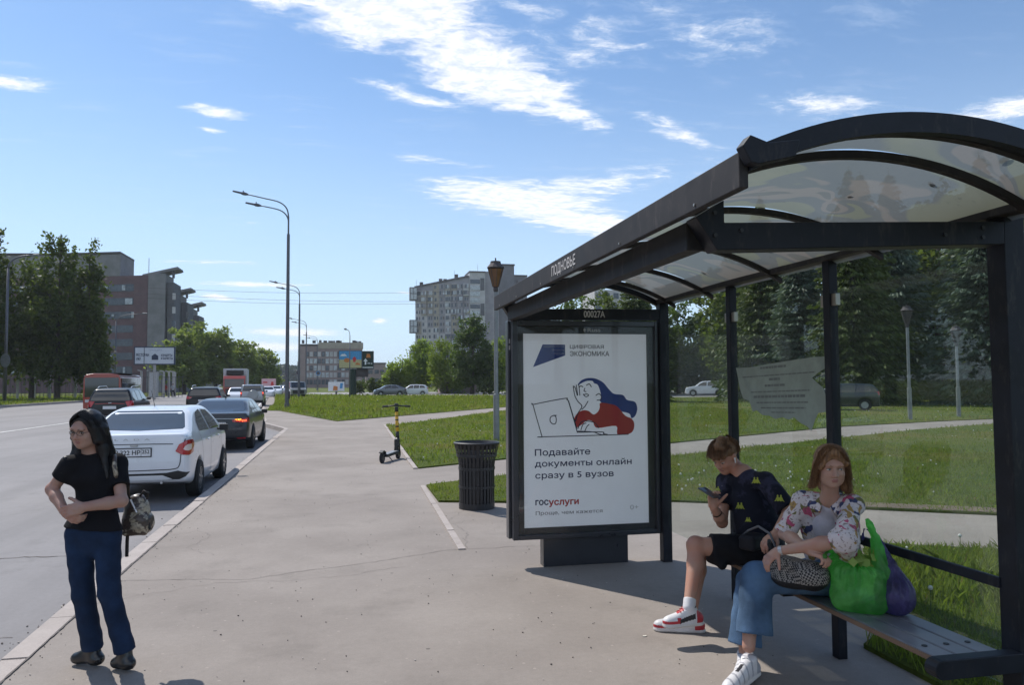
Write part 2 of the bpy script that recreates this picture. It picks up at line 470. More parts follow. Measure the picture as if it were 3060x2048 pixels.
class Field:
    def __init__(s, vox, k=.02):
        s.vox = vox; s.k = k; s.P = []
    def cap(s, a, b, ra, rb, k=None, flat=None, cut=False, op=1):
        """tapered limb from a to b; flat=(dir, factor) squeezes it; cut ends it square at b"""
        s.P.append(('c', np.array(a, float), np.array(b, float), ra, rb, flat, cut, s.k if k is None else k, op)); return s
    def chain(s, pts, rads, k=None, flat=None):
        for i in range(len(pts) - 1): s.cap(pts[i], pts[i + 1], rads[i], rads[i + 1], k, flat)
        return s
    def ell(s, c, r, M=None, k=None, op=1):
        s.P.append(('e', np.array(c, float), np.array(r, float), np.eye(3) if M is None else np.array(M), s.k if k is None else k, op)); return s
    def box(s, c, h, M=None, rd=.01, k=None, op=1):
        s.P.append(('b', np.array(c, float), np.array(h, float), np.eye(3) if M is None else np.array(M), rd, s.k if k is None else k, op)); return s
    def bounds(s, p):
        if p[0] == 'c':
            m = max(p[3], p[4]); return np.minimum(p[1], p[2]) - m, np.maximum(p[1], p[2]) + m
        m = np.linalg.norm(p[2]) if p[0] == 'b' else max(p[2])
        return p[1] - m, p[1] + m
    def mesh(s, wr=None):
        pos = [p for p in s.P if p[-1] > 0]
        lo = np.min([s.bounds(p)[0] for p in pos], 0) - 3 * s.vox; hi = np.max([s.bounds(p)[1] for p in pos], 0) + 3 * s.vox
        n = np.ceil((hi - lo) / s.vox).astype(int) + 1
        D = np.full(n, .08, np.float32)
        for p in s.P:
            k = p[-2]; a, b = s.bounds(p); pad = k + 2.5 * s.vox + .004
            i0 = np.maximum(((a - pad - lo) / s.vox).astype(int), 0); i1 = np.minimum(((b + pad - lo) / s.vox).astype(int) + 2, n)
            if (i1 <= i0).any(): continue
            ax = [lo[d] + np.arange(i0[d], i1[d]) * s.vox for d in range(3)]
            X, Y, Z = np.meshgrid(*ax, indexing='ij')
            if p[0] == 'c':
                A, B, ra, rb, flat, cut = p[1:7]
                ab = B - A; L2 = max(ab.dot(ab), 1e-9)
                px, py, pz = X - A[0], Y - A[1], Z - A[2]
                t = np.clip((px * ab[0] + py * ab[1] + pz * ab[2]) / L2, 0, 1)
                px, py, pz = px - t * ab[0], py - t * ab[1], pz - t * ab[2]
                if flat is not None:
                    fd = np.array(flat[0], float); fd /= np.linalg.norm(fd)
                    q = (px * fd[0] + py * fd[1] + pz * fd[2]) * (flat[1] - 1)
                    px, py, pz = px + q * fd[0], py + q * fd[1], pz + q * fd[2]
                d = np.sqrt(px * px + py * py + pz * pz) - (ra + (rb - ra) * t)
                if cut:
                    L = math.sqrt(L2)
                    d = smax(d, ((X - B[0]) * ab[0] + (Y - B[1]) * ab[1] + (Z - B[2]) * ab[2]) / L, .004)
            elif p[0] == 'e':
                C, r, M = p[1:4]; q = [M[i][0] * (X - C[0]) + M[i][1] * (Y - C[1]) + M[i][2] * (Z - C[2]) for i in range(3)]
                k0 = np.sqrt(sum((q[i] / r[i]) ** 2 for i in range(3))); k1 = np.sqrt(sum((q[i] / r[i] ** 2) ** 2 for i in range(3)))
                d = k0 * (k0 - 1) / np.maximum(k1, 1e-6)
            else:
                C, h, M, rd = p[1:5]; q = [np.abs(M[i][0] * (X - C[0]) + M[i][1] * (Y - C[1]) + M[i][2] * (Z - C[2])) - h[i] + rd for i in range(3)]
                d = np.sqrt(sum(np.maximum(v, 0) ** 2 for v in q)) + np.minimum(np.maximum(np.maximum(q[0], q[1]), q[2]), 0) - rd
            sl = tuple(slice(i0[d_], i1[d_]) for d_ in range(3))
            D[sl] = smin(D[sl], d, k) if p[-1] > 0 else smax(D[sl], -d, k)
        if wr is not None:
            ax = [lo[d] + np.arange(n[d]) * s.vox for d in range(3)]
            X, Y, Z = np.meshgrid(*ax, indexing='ij'); D = D + wr(X, Y, Z)
        return surface_nets(D, lo, s.vox)
    def build(s, name, mats, parent=None, wr=None, region=None):
        V, F = s.mesh(wr)
        fm = None
        if region is not None:
            C = V[F].mean(1); fm = region(C)
        return mesh_obj(name, V, F, mats, parent, True, True, fm)

def folds(amp, f=1.0, seed=0, dirs=5):
    rs = np.random.RandomState(seed)
    ks = rs.normal(size=(dirs, 3)) * np.array([45, 45, 60]) * f; ph = rs.uniform(0, 6, dirs)
    def w_(X, Y, Z):
        d = 0
        for k, p in zip(ks, ph): d = d + np.sin(k[0] * X + k[1] * Y + k[2] * Z + p + .8 * np.sin(Z * 23 * f + p))
        return (amp * d / dirs).astype(np.float32)
    return w_

def world_bvh(o):
    M = getm(o); me = o.data
    return BVHTree.FromPolygons([M @ v.co for v in me.vertices], [tuple(p.vertices) for p in me.polygons])

def patch(name, poly, frame, bvh, mat, parent, off=.003, res=.04, maxd=3.0, smooth=True, drop=None):
    """a thin fitted piece laid on a surface: poly in (u,v) of frame, pressed along frame's n"""
    O, U, Vv, N = [Vector(q) for q in frame]
    P = np.array(poly, float); pts = []
    for i in range(len(P)):
        a, b = P[i], P[(i + 1) % len(P)]; m = max(1, int(np.linalg.norm(b - a) / res))
        for t in range(m): pts.append(tuple(a + (b - a) * t / m))
    nb = len(pts)
    xs = np.arange(P[:, 0].min() + res / 2, P[:, 0].max(), res); ys = np.arange(P[:, 1].min() + res / 2, P[:, 1].max(), res)
    if len(xs) and len(ys):
        gx, gy = np.meshgrid(xs, ys); gx = gx.ravel(); gy = gy.ravel()
        ins = poly_inside(gx, gy, P)
        for q in (( .35, 0), (-.35, 0), (0, .35), (0, -.35)): ins &= poly_inside(gx + q[0] * res, gy + q[1] * res, P)
        pts += list(zip(gx[ins], gy[ins]))
    r = geometry.delaunay_2d_cdt([Vector(p) for p in pts], [(i, (i + 1) % nb) for i in range(nb)], [tuple(range(nb))], 1, 1e-6)
    V2, F2 = r[0], r[2]
    V = []; ok = []
    for p in V2:
        o = O + U * p[0] + Vv * p[1]
        h = bvh.ray_cast(o, N, maxd)
        if h[0] is None: V.append(o); ok.append(False)
        else: V.append(h[0] - N * off + (h[1] * off if h[1].dot(N) < 0 else -h[1] * off) * .6); ok.append(True)
    F = [f for f in F2 if all(ok[i] for i in f)]
    if not F: return None
    if (V[F[0][1]] - V[F[0][0]]).cross(V[F[0][2]] - V[F[0][0]]).dot(N) > 0: F = [f[::-1] for f in F]
    return mesh_obj(name, V, F, mat, parent, True, smooth)

# ------------------------------------------------------------ ground, road, pavement, lawns
M_ASPH = sheet_mat('road_asphalt', (.185, .176, .179), (.222, .211, .213), (.145, .138, .140), streak=1.1, speck=.12, bump=.3, rough=.8)
M_WALK = sheet_mat('pavement_asphalt', (.225, .194, .170), (.285, .249, .220), (.175, .151, .131), sc1=.5, sc2=1.3, speck=.2, spots=.8, bump=.35)
M_LOT = sheet_mat('lot_asphalt', (.25, .24, .235), (.3, .285, .275), (.2, .19, .185))
M_KERB = sheet_mat('kerb_concrete', (.36, .315, .285), (.41, .36, .33), (.26, .22, .20), sc1=1.3, speck=.16)
M_CRACK = pbr('crack_dirt', (.14, .12, .11), .95)
M_DIRT = pbr('bare_soil', (.14, .105, .075), .95, bump=.6)
M_LINE = pbr('road_paint', (.62, .62, .60), .8, var=.25, vscale=3)
m, t, b = newmat('lawn_soil')
g = t.new('ShaderNodeNewGeometry').outputs['Position']
n1 = t.noise(g, .22, 5, .65); n2 = t.noise(g, 1.7, 6, .7); n3 = t.noise(g, 34, 4, .75)
c = t.mix(t.ss(n1, .35, .65), (.075, .115, .018), (.125, .142, .026))
c = t.mix(t.math('MULTIPLY', t.ss(t.noise(g, .28, 5, .7), .48, .68), .7), c, (.20, .155, .05))
c = t.mix(t.math('MULTIPLY', t.ss(n3, .40, .62), .5), c, (.055, .085, .018))
t.l.new(c, b.inputs['Base Color']); b.inputs['Roughness'].default_value = .9; b.inputs['Specular IOR Level'].default_value = .1
bp = t.new('ShaderNodeBump'); bp.inputs['Strength'].default_value = .9; bp.inputs['Distance'].default_value = .05
t.l.new(n3, bp.inputs['Height']); t.l.new(bp.outputs[0], b.inputs['Normal'])
M_LAWN = m

def sheet(name, poly, z, mat, kind='structure', skirt=0.0):
    k = len(poly); V = [(x, y, z) for x, y in poly]; F = [tuple(range(k))]
    a = sum(poly[i][0] * poly[(i + 1) % k][1] - poly[(i + 1) % k][0] * poly[i][1] for i in range(k))
    if a < 0: V = V[::-1]
    if skirt:
        V += [(v[0], v[1], z - skirt) for v in V]
        F += [(i, k + i, k + (i + 1) % k, (i + 1) % k) for i in range(k)]
    me = bpy.data.meshes.new(name); me.from_pydata(V, [], F); me.materials.append(mat)
    bm = bmesh.new(); bm.from_mesh(me); bmesh.ops.triangulate(bm, faces=[f for f in bm.faces if len(f.verts) > 4]); bm.to_mesh(me); bm.free()
    o = bpy.data.objects.new(name, me); link(o); o['kind'] = kind
    return o
sheet('ground', [(-3000, -600), (3000, -600), (3000, 4000), (-3000, 4000)], -.2, M_LAWN)
KERB = [(-1.93, -8), (-1.94, 5.4), (-2.0, 8), (-2.07, 15), (-2.15, 24), (-2.2, 30.2)]
KERB2 = [(-3.55, 35.2), (-3.7, 37.5), (-4.6, 45), (-5.6, 55), (-7.2, 72), (-9.3, 96), (-11.5, 122), (-16, 170), (-24, 250), (-40, 400)]
LK = [(-29, -8), (-29, 30), (-27.8, 70), (-26.8, 95), (-26.2, 120), (-30, 170), (-38, 250), (-55, 400)]
road = [(p[0] - .13, p[1]) for p in KERB + KERB2] + LK[::-1]
sheet('road', road, -.15, M_ASPH)
WALKR = [(1.10, -8), (1.10, 7.84), (1.16, 12.8), (1.25, 15.3), (1.38, 31.5)]
sheet('pavement', KERB + KERB2[:8] + [(-6.5, 122.5), (-.5, 60), (60, 62), (60, -8)], 0.0, M_WALK, skirt=.3)
sheet('car_park', [(-7, 122.6), (-7, 150), (100, 110), (100, 55), (60.2, 55), (60.2, 62.2), (10, 61.8), (0, 96)], -.03, M_LOT)

def kerb_run(name, line, wdt, z0, z1, side=-1, seglen=1.0):
    """row of kerb stones with open joints"""
    mb = MB(); pts = [Vector((p[0], p[1], 0)) for p in line]
    for a, b in zip(pts[:-1], pts[1:]):
        L = (b - a).length; n = max(1, int(round(L / seglen))); d = (b - a) / n; r = Vector((d.y, -d.x, 0)).normalized() * side
        for i in range(n):
            p = a + d * i + d * .008; q = a + d * (i + 1) - d * .008
            jz = random.uniform(-.006, .004); jx = r * random.uniform(-.004, .004)
            c = (p + q) / 2 + r * wdt / 2 + jx
            mb.box((c.x, c.y, (z0 + z1) / 2 + jz / 2), ((wdt), (q - p).length, z1 - z0 + jz), rz=math.atan2(d.y, d.x) - PI / 2)
    o = mb.build(name, M_KERB); o['kind'] = 'structure'
    return o
random.seed(3)
kerb_run('kerb', KERB, .15, -.28, .006)
kerb_run('kerb.001', [KERB[-1]] + KERB2[:5], .15, -.28, .01, seglen=1.0)
kerb_run('kerb.002', [(x - .02, y) for x, y in LK[2:5]], .3, -.28, .05, seglen=2)
kerb_run('kerb.003', [(1.10, 7.84), (1.16, 12.8)], .075, -.2, .018, side=1)
kerb_run('kerb.004', [(1.25, 15.3), (1.38, 31.5)], .085, -.2, .03, side=1)
kerb_run('kerb.005', LK[:3], .3, -.28, .05, seglen=2)

LAWNS = dict(
    far=[(-5.0, 50.5), (-4.2, 49.9), (-.5, 35.15), (10.57, 51.5), (26, 75), (34, 84), (16, 98), (2, 108), (-8.6, 122), (-10.8, 122), (-8.2, 92), (-6.2, 69)],
    mid=[(1.36, 15.35), (1.48, 31.3), (1.9, 31.4), (9.3, 45.2), (20, 61), (30, 76), (60, 66), (60, 34), (40, 31.2), (23.4, 27), (17.2, 24.9), (8.7, 19.8), (3.4, 16.7)],
    near=[(1.26, 11.0), (1.26, 12.75), (2.8, 13.75), (7.2, 16.3), (13.8, 19.9), (18.7, 22.6), (27, 26), (40, 29.4), (60, 32.5), (60, -8), (22, -2), (8.2, 8.05), (6.7, 8.96), (4.5, 10.2), (2.2, 10.7)],
    side=[(3.14, -8), (3.16, 2.0), (3.2, 4.4), (3.9, 4.9), (5.0, 6.85), (5.4, 7.0), (6.3, 6.5), (7.5, 5.6), (20, -3.6), (26, -8)],
    verge=[(x - .3, y) for x, y in LK[:5]] + [(-60, 125), (-90, 60), (-70, -8)])
for i, (k_, p_) in enumerate(LAWNS.items()):
    sheet('lawn', p_, .03 if k_ != 'verge' else .04, M_LAWN, skirt=.2)

def ribbon(name, pts, wd, z, mat, jit=0.0, step=.06, seed=1):
    rs = random.Random(seed); P = []
    for a, b in zip(pts[:-1], pts[1:]):
        n = max(1, int(math.dist(a, b) / step))
        for i in range(n): P.append((a[0] + (b[0] - a[0]) * i / n, a[1] + (b[1] - a[1]) * i / n))
    P.append(pts[-1]); V = []; ox = 0
    for i, p in enumerate(P):
        q = P[min(i + 1, len(P) - 1)]; r = P[max(i - 1, 0)]; d = Vector((q[0] - r[0], q[1] - r[1])).normalized(); nrm = Vector((-d.y, d.x))
        ox = ox * .8 + rs.uniform(-1, 1) * jit; ww = wd * (rs.uniform(.35, 1.2) if jit else 1)
        c = Vector(p[:2]) + nrm * ox
        V += [(c.x + nrm.x * ww / 2, c.y + nrm.y * ww / 2, z), (c.x - nrm.x * ww / 2, c.y - nrm.y * ww / 2, z)]
    F = [(2 * i, 2 * i + 1, 2 * i + 3, 2 * i + 2) for i in range(len(P) - 1)]
    o = mesh_obj(name, V, F, mat); o['kind'] = 'structure'
    return o
ribbon('pavement_crack', [(-1.92, 7.32), (-.8, 7.13), (.02, 7.43), (1.06, 7.85), (1.9, 7.88)], .008, .004, M_CRACK, .02)
ribbon('pavement_crack', [(-1.9, 6.6), (-1.1, 7.05), (-.2, 7.0), (.5, 7.3)], .004, .004, M_CRACK, .03, seed=5)
ribbon('pavement_crack', [(-2.0, 9.3), (-1.7, 9.6), (-1.5, 9.2), (-1.65, 8.6), (-1.3, 8.2)], .004, .004, M_CRACK, .03, seed=6)
ribbon('pavement_crack', [(-1.0, 11.4), (-.3, 11.1), (.3, 11.5), (1.1, 11.2)], .006, .004, M_CRACK, .03, seed=7)
ribbon('pavement_crack', [(-.2, 30), (.6, 29.6), (1.3, 30.1)], .03, .004, M_CRACK, .05, seed=8)
ribbon('pavement_crack', [(1.2, 7.9), (1.35, 8.7), (1.2, 9.4), (1.5, 10.3)], .004, .004, M_CRACK, .03, seed=10)
ribbon('pavement_crack', [(-1.925, -2), (-1.935, 5.4), (-1.99, 8), (-2.06, 15), (-2.14, 24)], .016, .008, M_CRACK, .002, seed=2)
ribbon('pavement_crack', [(-1.9, 4.6), (-1.3, 4.75), (-.9, 4.5)], .004, .004, M_CRACK, .02, seed=13)
ribbon('road_line', [(-13.3, 5), (-13.3, 47)], .13, -.145, M_LINE)
for y0 in range(52, 110, 9): ribbon('road_line', [(-13.5 - (y0 - 50) * .03, y0), (-13.6 - (y0 - 50) * .03, y0 + 4)], .13, -.145, M_LINE)
ribbon('road_line', [(-5.4, 46), (-8.0, 75), (-10.6, 105)], .13, -.145, M_LINE)
ribbon('road_crack', [(-8, 9.2), (-5.6, 8.9), (-3.4, 9.3), (-2.5, 9.1)], .022, -.1455, M_CRACK, .02, seed=14)
ribbon('road_crack', [(-5, 3), (-4.2, 5.5), (-3.2, 6.3), (-2.4, 6.4)], .012, -.1455, M_CRACK, .03, seed=15)
sheet('soil_strip', [(5.4, 8.85 + 1.02), (6.7, 9.0), (8.2, 8.1), (12, 5.25), (12, 5.6), (8.4, 8.45), (6.9, 9.35), (5.7, 9.85)], .036, M_DIRT)

# ------------------------------------------------------------ the bus shelter
M_FRAME = pbr('shelter_paint', (.011, .013, .019), .5, var=.3, vscale=5, rvar=.3, bump=.06, bscale=120, spec=.25, dust=(.10, .09, .08, .35))
M_FRAME2 = pbr('shelter_paint_worn', (.026, .024, .025), .6, var=.3, vscale=6, rvar=.2, spec=.25, dust=(.12, .10, .09, .45))
M_STEEL = pbr('bare_steel', (.42, .38, .33), .35, .8)
M_LET = pbr('lettering_grey', (.48, .46, .45), .6)
M_GLASS = glass_mat('shelter_glass', (.91, .94, .92), .034, .09, (.35, .40, .36))
m, t, b = newmat('milky_roof_sheet')
g = t.new('ShaderNodeNewGeometry').outputs['Position']
wn = t.noise(g, .9, 3, .5, out=1)
va = t.new('ShaderNodeVectorMath', operation='MULTIPLY_ADD'); t.l.new(wn, va.inputs[0]); va.inputs[1].default_value = (1.6, 1.6, .4); t.l.new(g, va.inputs[2])
bands = t.noise(va.outputs[0], 1.5, 1, .4, dist=1.2)
c = t.mix(t.ss(bands, .40, .44), (.26, .28, .22), (.20, .22, .22))
c = t.mix(t.ss(bands, .53, .56), c, (.28, .27, .25))
c = t.mix(t.ss(bands, .62, .64), c, (.20, .21, .20))
st = t.noise(g, 11, 6, .7)
c = t.mix(t.math('MULTIPLY', t.ss(st, .60, .78), .65), c, (.10, .11, .10))
tr = t.new('ShaderNodeBsdfTranslucent'); t.l.new(c, tr.inputs[0])
df = t.new('ShaderNodeBsdfDiffuse'); t.l.new(c, df.inputs[0])
tp = t.new('ShaderNodeBsdfTransparent'); tp.inputs[0].default_value = (.62, .66, .62, 1)
gs = t.new('ShaderNodeBsdfGlossy'); gs.inputs['Roughness'].default_value = .12
m1 = t.new('ShaderNodeMixShader'); m1.inputs[0].default_value = .42; t.l.new(df.outputs[0], m1.inputs[1]); t.l.new(tr.outputs[0], m1.inputs[2])
m2 = t.new('ShaderNodeMixShader'); m2.inputs[0].default_value = .10; t.l.new(m1.outputs[0], m2.inputs[1]); t.l.new(tp.outputs[0], m2.inputs[2])
m3 = t.new('ShaderNodeMixShader'); m3.inputs[0].default_value = .05; t.l.new(m2.outputs[0], m3.inputs[1]); t.l.new(gs.outputs[0], m3.inputs[2])
t.l.new(m3.outputs[0], t.n['Material Output'].inputs[0])
M_ROOF = m
M_SLAT = pbr('grey_slat', (.15, .15, .165), .33, var=.2, vscale=7, rvar=.25, bump=.06, bscale=60)
M_SLATW = pbr('worn_slat_edge', (.16, .10, .065), .7)
M_BOLT = pbr('dark_bolt', (.02, .02, .022), .5)

SH = thing('bus_shelter', (2.3, 4.8, 0), 'dark grey bus shelter with curved milky roof, glass back and slatted bench', 'bus shelter')
def one(name, fn, mat, parent=SH, bevel=.004, **kw):
    mb = MB(); fn(mb); return mb.build(name, mat, parent, bevel=bevel, **kw)
one('post', lambda m: m.box2((2.94, 2.955, 0), (3.05, 3.06, 2.62)), M_FRAME)
one('post', lambda m: m.box2((2.90, 6.86, 0), (2.99, 6.95, 2.58)), M_FRAME)
one('post', lambda m: (m.box2((2.925, 4.255, 0), (2.985, 4.325, 2.50))), M_FRAME)
one('post', lambda m: (m.box2((2.925, 5.535, 0), (2.985, 5.60, 2.50))), M_FRAME)
one('back_beam', lambda m: m.box2((2.89, 2.40, 2.445), (2.975, 7.0, 2.60)), M_FRAME2)
one('front_beam', lambda m: m.box2((1.42, 3.053, 2.262), (1.50, 6.857, 2.385)), M_FRAME2)
one('end_frame', lambda m: m.prism([(1.415, 2.385), (1.545, 2.462), (1.545, 2.366), (2.938, 2.424), (2.938, 2.318), (1.51, 2.248)], .1,
    ((0, 2.952, 0), (1, 0, 0), (0, 0, 1), (0, 1, 0))), M_FRAME)
one('end_frame', lambda m: m.prism([(1.36, 2.42), (1.47, 2.475), (1.52, 2.372), (2.898, 2.385), (2.898, 2.285), (1.56, 2.272), (1.47, 2.255)], .09,
    ((0, 6.862, 0), (1, 0, 0), (0, 0, 1), (0, 1, 0))), M_FRAME)
FAS = one('fascia', lambda m: m.box2((1.315, 2.40, 2.365), (1.35, 6.98, 2.492)), M_FRAME2)
text_mesh('lettering', 'ПОДНОВЬЕ', (.54, .078), ((1.3145, 4.90, 2.385), (0, -1, 0), (0, 0, 1), (-1, 0, 0)), M_LET, FAS, bold=.012)
# roof arches
AX, AR, AZ = 2.12, 1.73, 2.667 - 1.73
def arch(x, dz=0): return AZ + math.sqrt(AR * AR - (x - AX) ** 2) + dz
def rib(y0, y1, th, x0=1.352, x1=2.99, dz=0.0, mat=None, name='roof_rib'):
    n = 28; V = []; F = []
    for i in range(n + 1):
        x = x0 + (x1 - x0) * i / n; z = arch(x) + dz
        V += [(x, y0, z), (x, y1, z), (x, y1, z - th), (x, y0, z - th)]
    for i in range(n):
        a = 4 * i; b = a + 4
        F += [(a, a + 1, b + 1, b), (a + 2, a + 3, b + 3, b + 2), (a + 1, a + 2, b + 2, b + 1), (a + 3, a, b, b + 3)]
    F += [(0, 3, 2, 1), (4 * n, 4 * n + 1, 4 * n + 2, 4 * n + 3)]
    return mesh_obj(name, V, F, mat or M_FRAME, SH, smooth=False)
rib(2.39, 2.43, .075, dz=.012)
for y in (2.50, 2.80, 3.85, 4.90, 5.95, 6.72): rib(y - .018, y + .018, .032, dz=-.012, mat=M_FRAME2)
rib(6.93, 6.98, .06, dz=.008)
for a_, b_ in ((2.43, 2.80), (2.80, 3.85), (3.85, 4.90), (4.90, 5.95), (5.95, 6.72), (6.72, 6.93)):
    n = 24; V = []
    for i in range(n + 1):
        x = 1.352 + (2.985 - 1.352) * i / n
        for j in range(9):
            y = a_ + .004 + (b_ - a_ - .008) * j / 8
            V.append((x, y, arch(x) - .006 + .004 * math.sin(6 * x + 3 * y + a_ * 5)))
    F = [(i * 9 + j, (i + 1) * 9 + j, (i + 1) * 9 + j + 1, i * 9 + j + 1) for i in range(n) for j in range(8)]
    mesh_obj('roof_sheet', V, F, M_ROOF, SH, smooth=True)
# gusset closing the near end of the fascia, and rain leaves on the sheets
one('gusset', lambda m: m.prism([(1.30, 2.497), (1.33, 2.535), (1.40, 2.512), (1.52, 2.53), (1.50, 2.47), (1.36, 2.435), (1.33, 2.44)], .05,
    ((0, 2.345, 0), (1, 0, 0), (0, 0, 1), (0, 1, 0))), M_FRAME)
for i, (x, y, l, an) in enumerate(((2.62, 2.62, .07, .3), (2.62, 3.02, .05, 1.1), (2.48, 3.42, .035, .2), (2.76, 5.0, .05, .6), (2.70, 4.6, .09, 1.4), (2.74, 5.6, .05, 1.2), (2.1, 4.4, .05, .5))):
    mb = MB(); P = []
    for k in range(10):
        q = 2 * PI * k / 10; u = math.cos(q) * l / 2; v = math.sin(q) * .012
        X_ = x + u * math.sin(an) - v * math.cos(an); Y_ = y + u * math.cos(an) + v * math.sin(an); P.append((X_, Y_, arch(X_) + .002))
    mb.add(P + [(p[0], p[1], p[2] + .004) for p in P], [tuple(range(10)), tuple(range(10, 20))[::-1]])
    tag(mb.build('fallen_leaf', M_BOLT), 'small dark leaf lying on the milky shelter roof sheet', 'leaf', 'leaves lying on the shelter roof')
# bolts on the frames
for (x, z) in ((1.50, 2.405), (1.50, 2.31), (1.62, 2.335), (2.82, 2.345), (2.82, 2.39), (2.62, 2.35)):
    one('frame_bolt', lambda m: m.cyl((x, 2.951, z), (x, 2.944, z), .009, n=8), M_BOLT, bevel=0)
for y in (2.75, 3.6, 4.4, 5.2, 6.0, 6.7):
    one('frame_bolt', lambda m: m.cyl((1.314, y, 2.385), (1.310, y, 2.385), .006, n=8), M_STEEL, bevel=0)
# glass back
for y0, y1, zb, zt in ((3.075, 4.24, .30, 2.262), (4.34, 5.52, .30, 2.262), (5.615, 6.85, .30, 2.262)):
    gp = one('glass_panel', lambda m: m.box2((2.952, y0, zb), (2.960, y1, zt)), M_GLASS, bevel=0)
M_EDGE = glass_mat('glass_edge', (.75, .85, .8), .5, .6, (.35, .5, .45))
for y in (4.235, 4.345, 5.515, 5.625):
    for z in (2.20, .42):
        one('glass_clip', lambda m: m.box((2.955, y, z), (.034, .045, .075)), M_STEEL, bevel=.003)
# torn notice on the middle pane
M_NOTICE = pbr('faded_notice', (.27, .32, .285), .7, var=.1, vscale=9)
M_PRINT = pbr('faded_print', (.15, .17, .165), .8)
mb = MB()
N0 = [(0, 0), (.24, -.0), (.62, .028), (1.0, .05), (1.17, .05), (1.165, -.02), (1.10, -.04), (1.0, -.085), (1.12, -.15), (1.155, -.22), (1.14, -.30), (1.06, -.31), (1.02, -.36), (.98, -.43),
      (.93, -.40), (.86, -.385), (.78, -.35), (.72, -.37), (.64, -.355), (.55, -.372), (.46, -.35), (.38, -.352), (.3, -.32), (.24, -.33), (.19, -.25), (.10, -.235), (.05, -.15), (.03, -.08)]
FN = ((2.9505, 5.50, 1.80), (0, -1, 0), (0, 0, 1), (-1, 0, 0))
mb.prism(N0, .0008, FN)
NOT = mb.build('notice_sticker', M_NOTICE, SH); NOT['label'] = 'torn pale green notice with faded lines of print'
mb = MB(); rs = random.Random(4)
for (u0, u1, v, hh) in ((.36, .70, -.028, .016), (.10, 1.04, -.082, .009), (.48, .62, -.115, .018), (.42, .68, -.158, .016), (.22, .98, -.198, .009), (.26, .92, -.238, .018), (.30, .95, -.277, .010), (.36, .92, -.315, .010), (.5, .8, -.345, .008)):
    u = u0
    while u < u1:
        l = rs.uniform(.02, .07); l = min(l, u1 - u)
        mb.prism([(u, v + .03 * u), (u + l, v + .03 * (u + l)), (u + l, v + .03 * (u + l) + hh), (u, v + .03 * u + hh)], .0006, ((2.9495, 5.50, 1.80), (0, -1, 0), (0, 0, 1), (-1, 0, 0)))
        u += l + .008
mb.build('print', M_PRINT, NOT)
# bench
for i, x in enumerate((2.625, 2.742, 2.859)):
    sl_ = one('bench_slat', lambda m: m.box2((x - .054, 3.03, .432), (x + .054, 5.62, .462)), M_SLAT, bevel=.006)
    for y in (3.17, 4.29, 5.50):
        one('bolt', lambda m: m.cyl((x, y, .4625), (x, y, .466), .013, n=12), M_BOLT, parent=sl_, bevel=0)
one('bench_edge', lambda m: m.box2((2.562, 3.03, .436), (2.570, 5.62, .458)), M_SLATW, bevel=0)
def brk(m):
    P = []
    for k in range(9):
        q = PI / 2 + PI * k / 8; P.append((2.53 + .042 * math.cos(q), .437 + .042 * math.sin(q)))
    P += [(2.97, .395), (2.97, .479)]
    m.prism(P, .07, ((0, 2.942, 0), (1, 0, 0), (0, 0, 1), (0, 1, 0)))
one('seat_bracket', brk, M_FRAME)
one('seat_bracket', lambda m: m.box2((2.57, 4.27, .395), (2.93, 4.31, .431)), M_FRAME)
one('seat_bracket', lambda m: m.box2((2.57, 5.55, .395), (2.93, 5.59, .431)), M_FRAME)
one('back_rail', lambda m: m.box2((2.929, 3.05, .738), (2.9505, 5.60, .788)), M_FRAME)

# ------------------------------------------------------------ advertising panel
M_BLK = pbr('panel_inner_black', (.012, .012, .014), .35)
M_CASE = pbr('panel_case', (.030, .033, .042), .3, var=.1, rvar=.15, coat=.2)
M_PGLASS = glass_mat('panel_glass', (.98, .99, .99), .02, .4, (.6, .6, .62))
AD = thing('advertising_panel', (2.17, 7.0, 0), 'dark framed street advertising panel with white poster on a pedestal', 'advertising panel')
one('pedestal', lambda m: m.box2((1.762, 6.95, 0), (2.582, 7.08, .262)), M_CASE, AD)
one('casing', lambda m: (m.box2((1.47, 6.975, .262), (2.895, 7.13, 2.27)), m.box2((1.445, 6.99, .262), (1.468, 7.10, 2.27)),
    m.box2((1.47, 6.90, .262), (1.522, 6.974, 2.27)), m.box2((2.862, 6.90, .262), (2.895, 6.974, 2.27)),
    m.box2((1.523, 6.90, 2.222), (2.861, 6.974, 2.27)), m.box2((1.523, 6.90, .262), (2.861, 6.974, .302))), M_CASE, AD)
one('mask_border', lambda m: (m.box2((1.523, 6.955, .303), (1.584, 6.974, 2.221)), m.box2((2.802, 6.955, .303), (2.861, 6.974, 2.221)),
    m.box2((1.585, 6.955, 2.152), (2.801, 6.974, 2.221)), m.box2((1.585, 6.955, .303), (2.801, 6.974, .357))), M_BLK, AD, bevel=0)
one('hinge', lambda m: (m.box2((1.455, 6.985, 2.06), (1.467, 6.989, 2.10)), m.box2((1.455, 6.985, 2.00), (1.467, 6.989, 2.04))), M_LET, AD, bevel=0)
M_PAPER = pbr('poster_paper', (.80, .81, .85), .6, var=.03, vscale=2, emit=(.86, .90, 1.0, .11))  # weak emission added to the paper to brighten the poster
PO = one('poster', lambda m: m.box2((1.586, 6.966, .358), (2.80, 6.972, 2.151)), M_PAPER, AD, bevel=0)
one('front_glass', lambda m: m.box2((1.524, 6.925, .303), (2.860, 6.929, 2.221)), M_PGLASS, AD, bevel=0)
def pp(X_, Y_):
    xl = 140 + (Y_ - 385) * 8 / 950; xr = 749 + (Y_ - 385) * 8 / 935; yb = 1343 + (X_ - 148) * (-25 / 610)
    return (1.586 + (X_ - xl) / (xr - xl) * 1.214, 2.151 - (Y_ - 384) / (yb - 384) * 1.793)
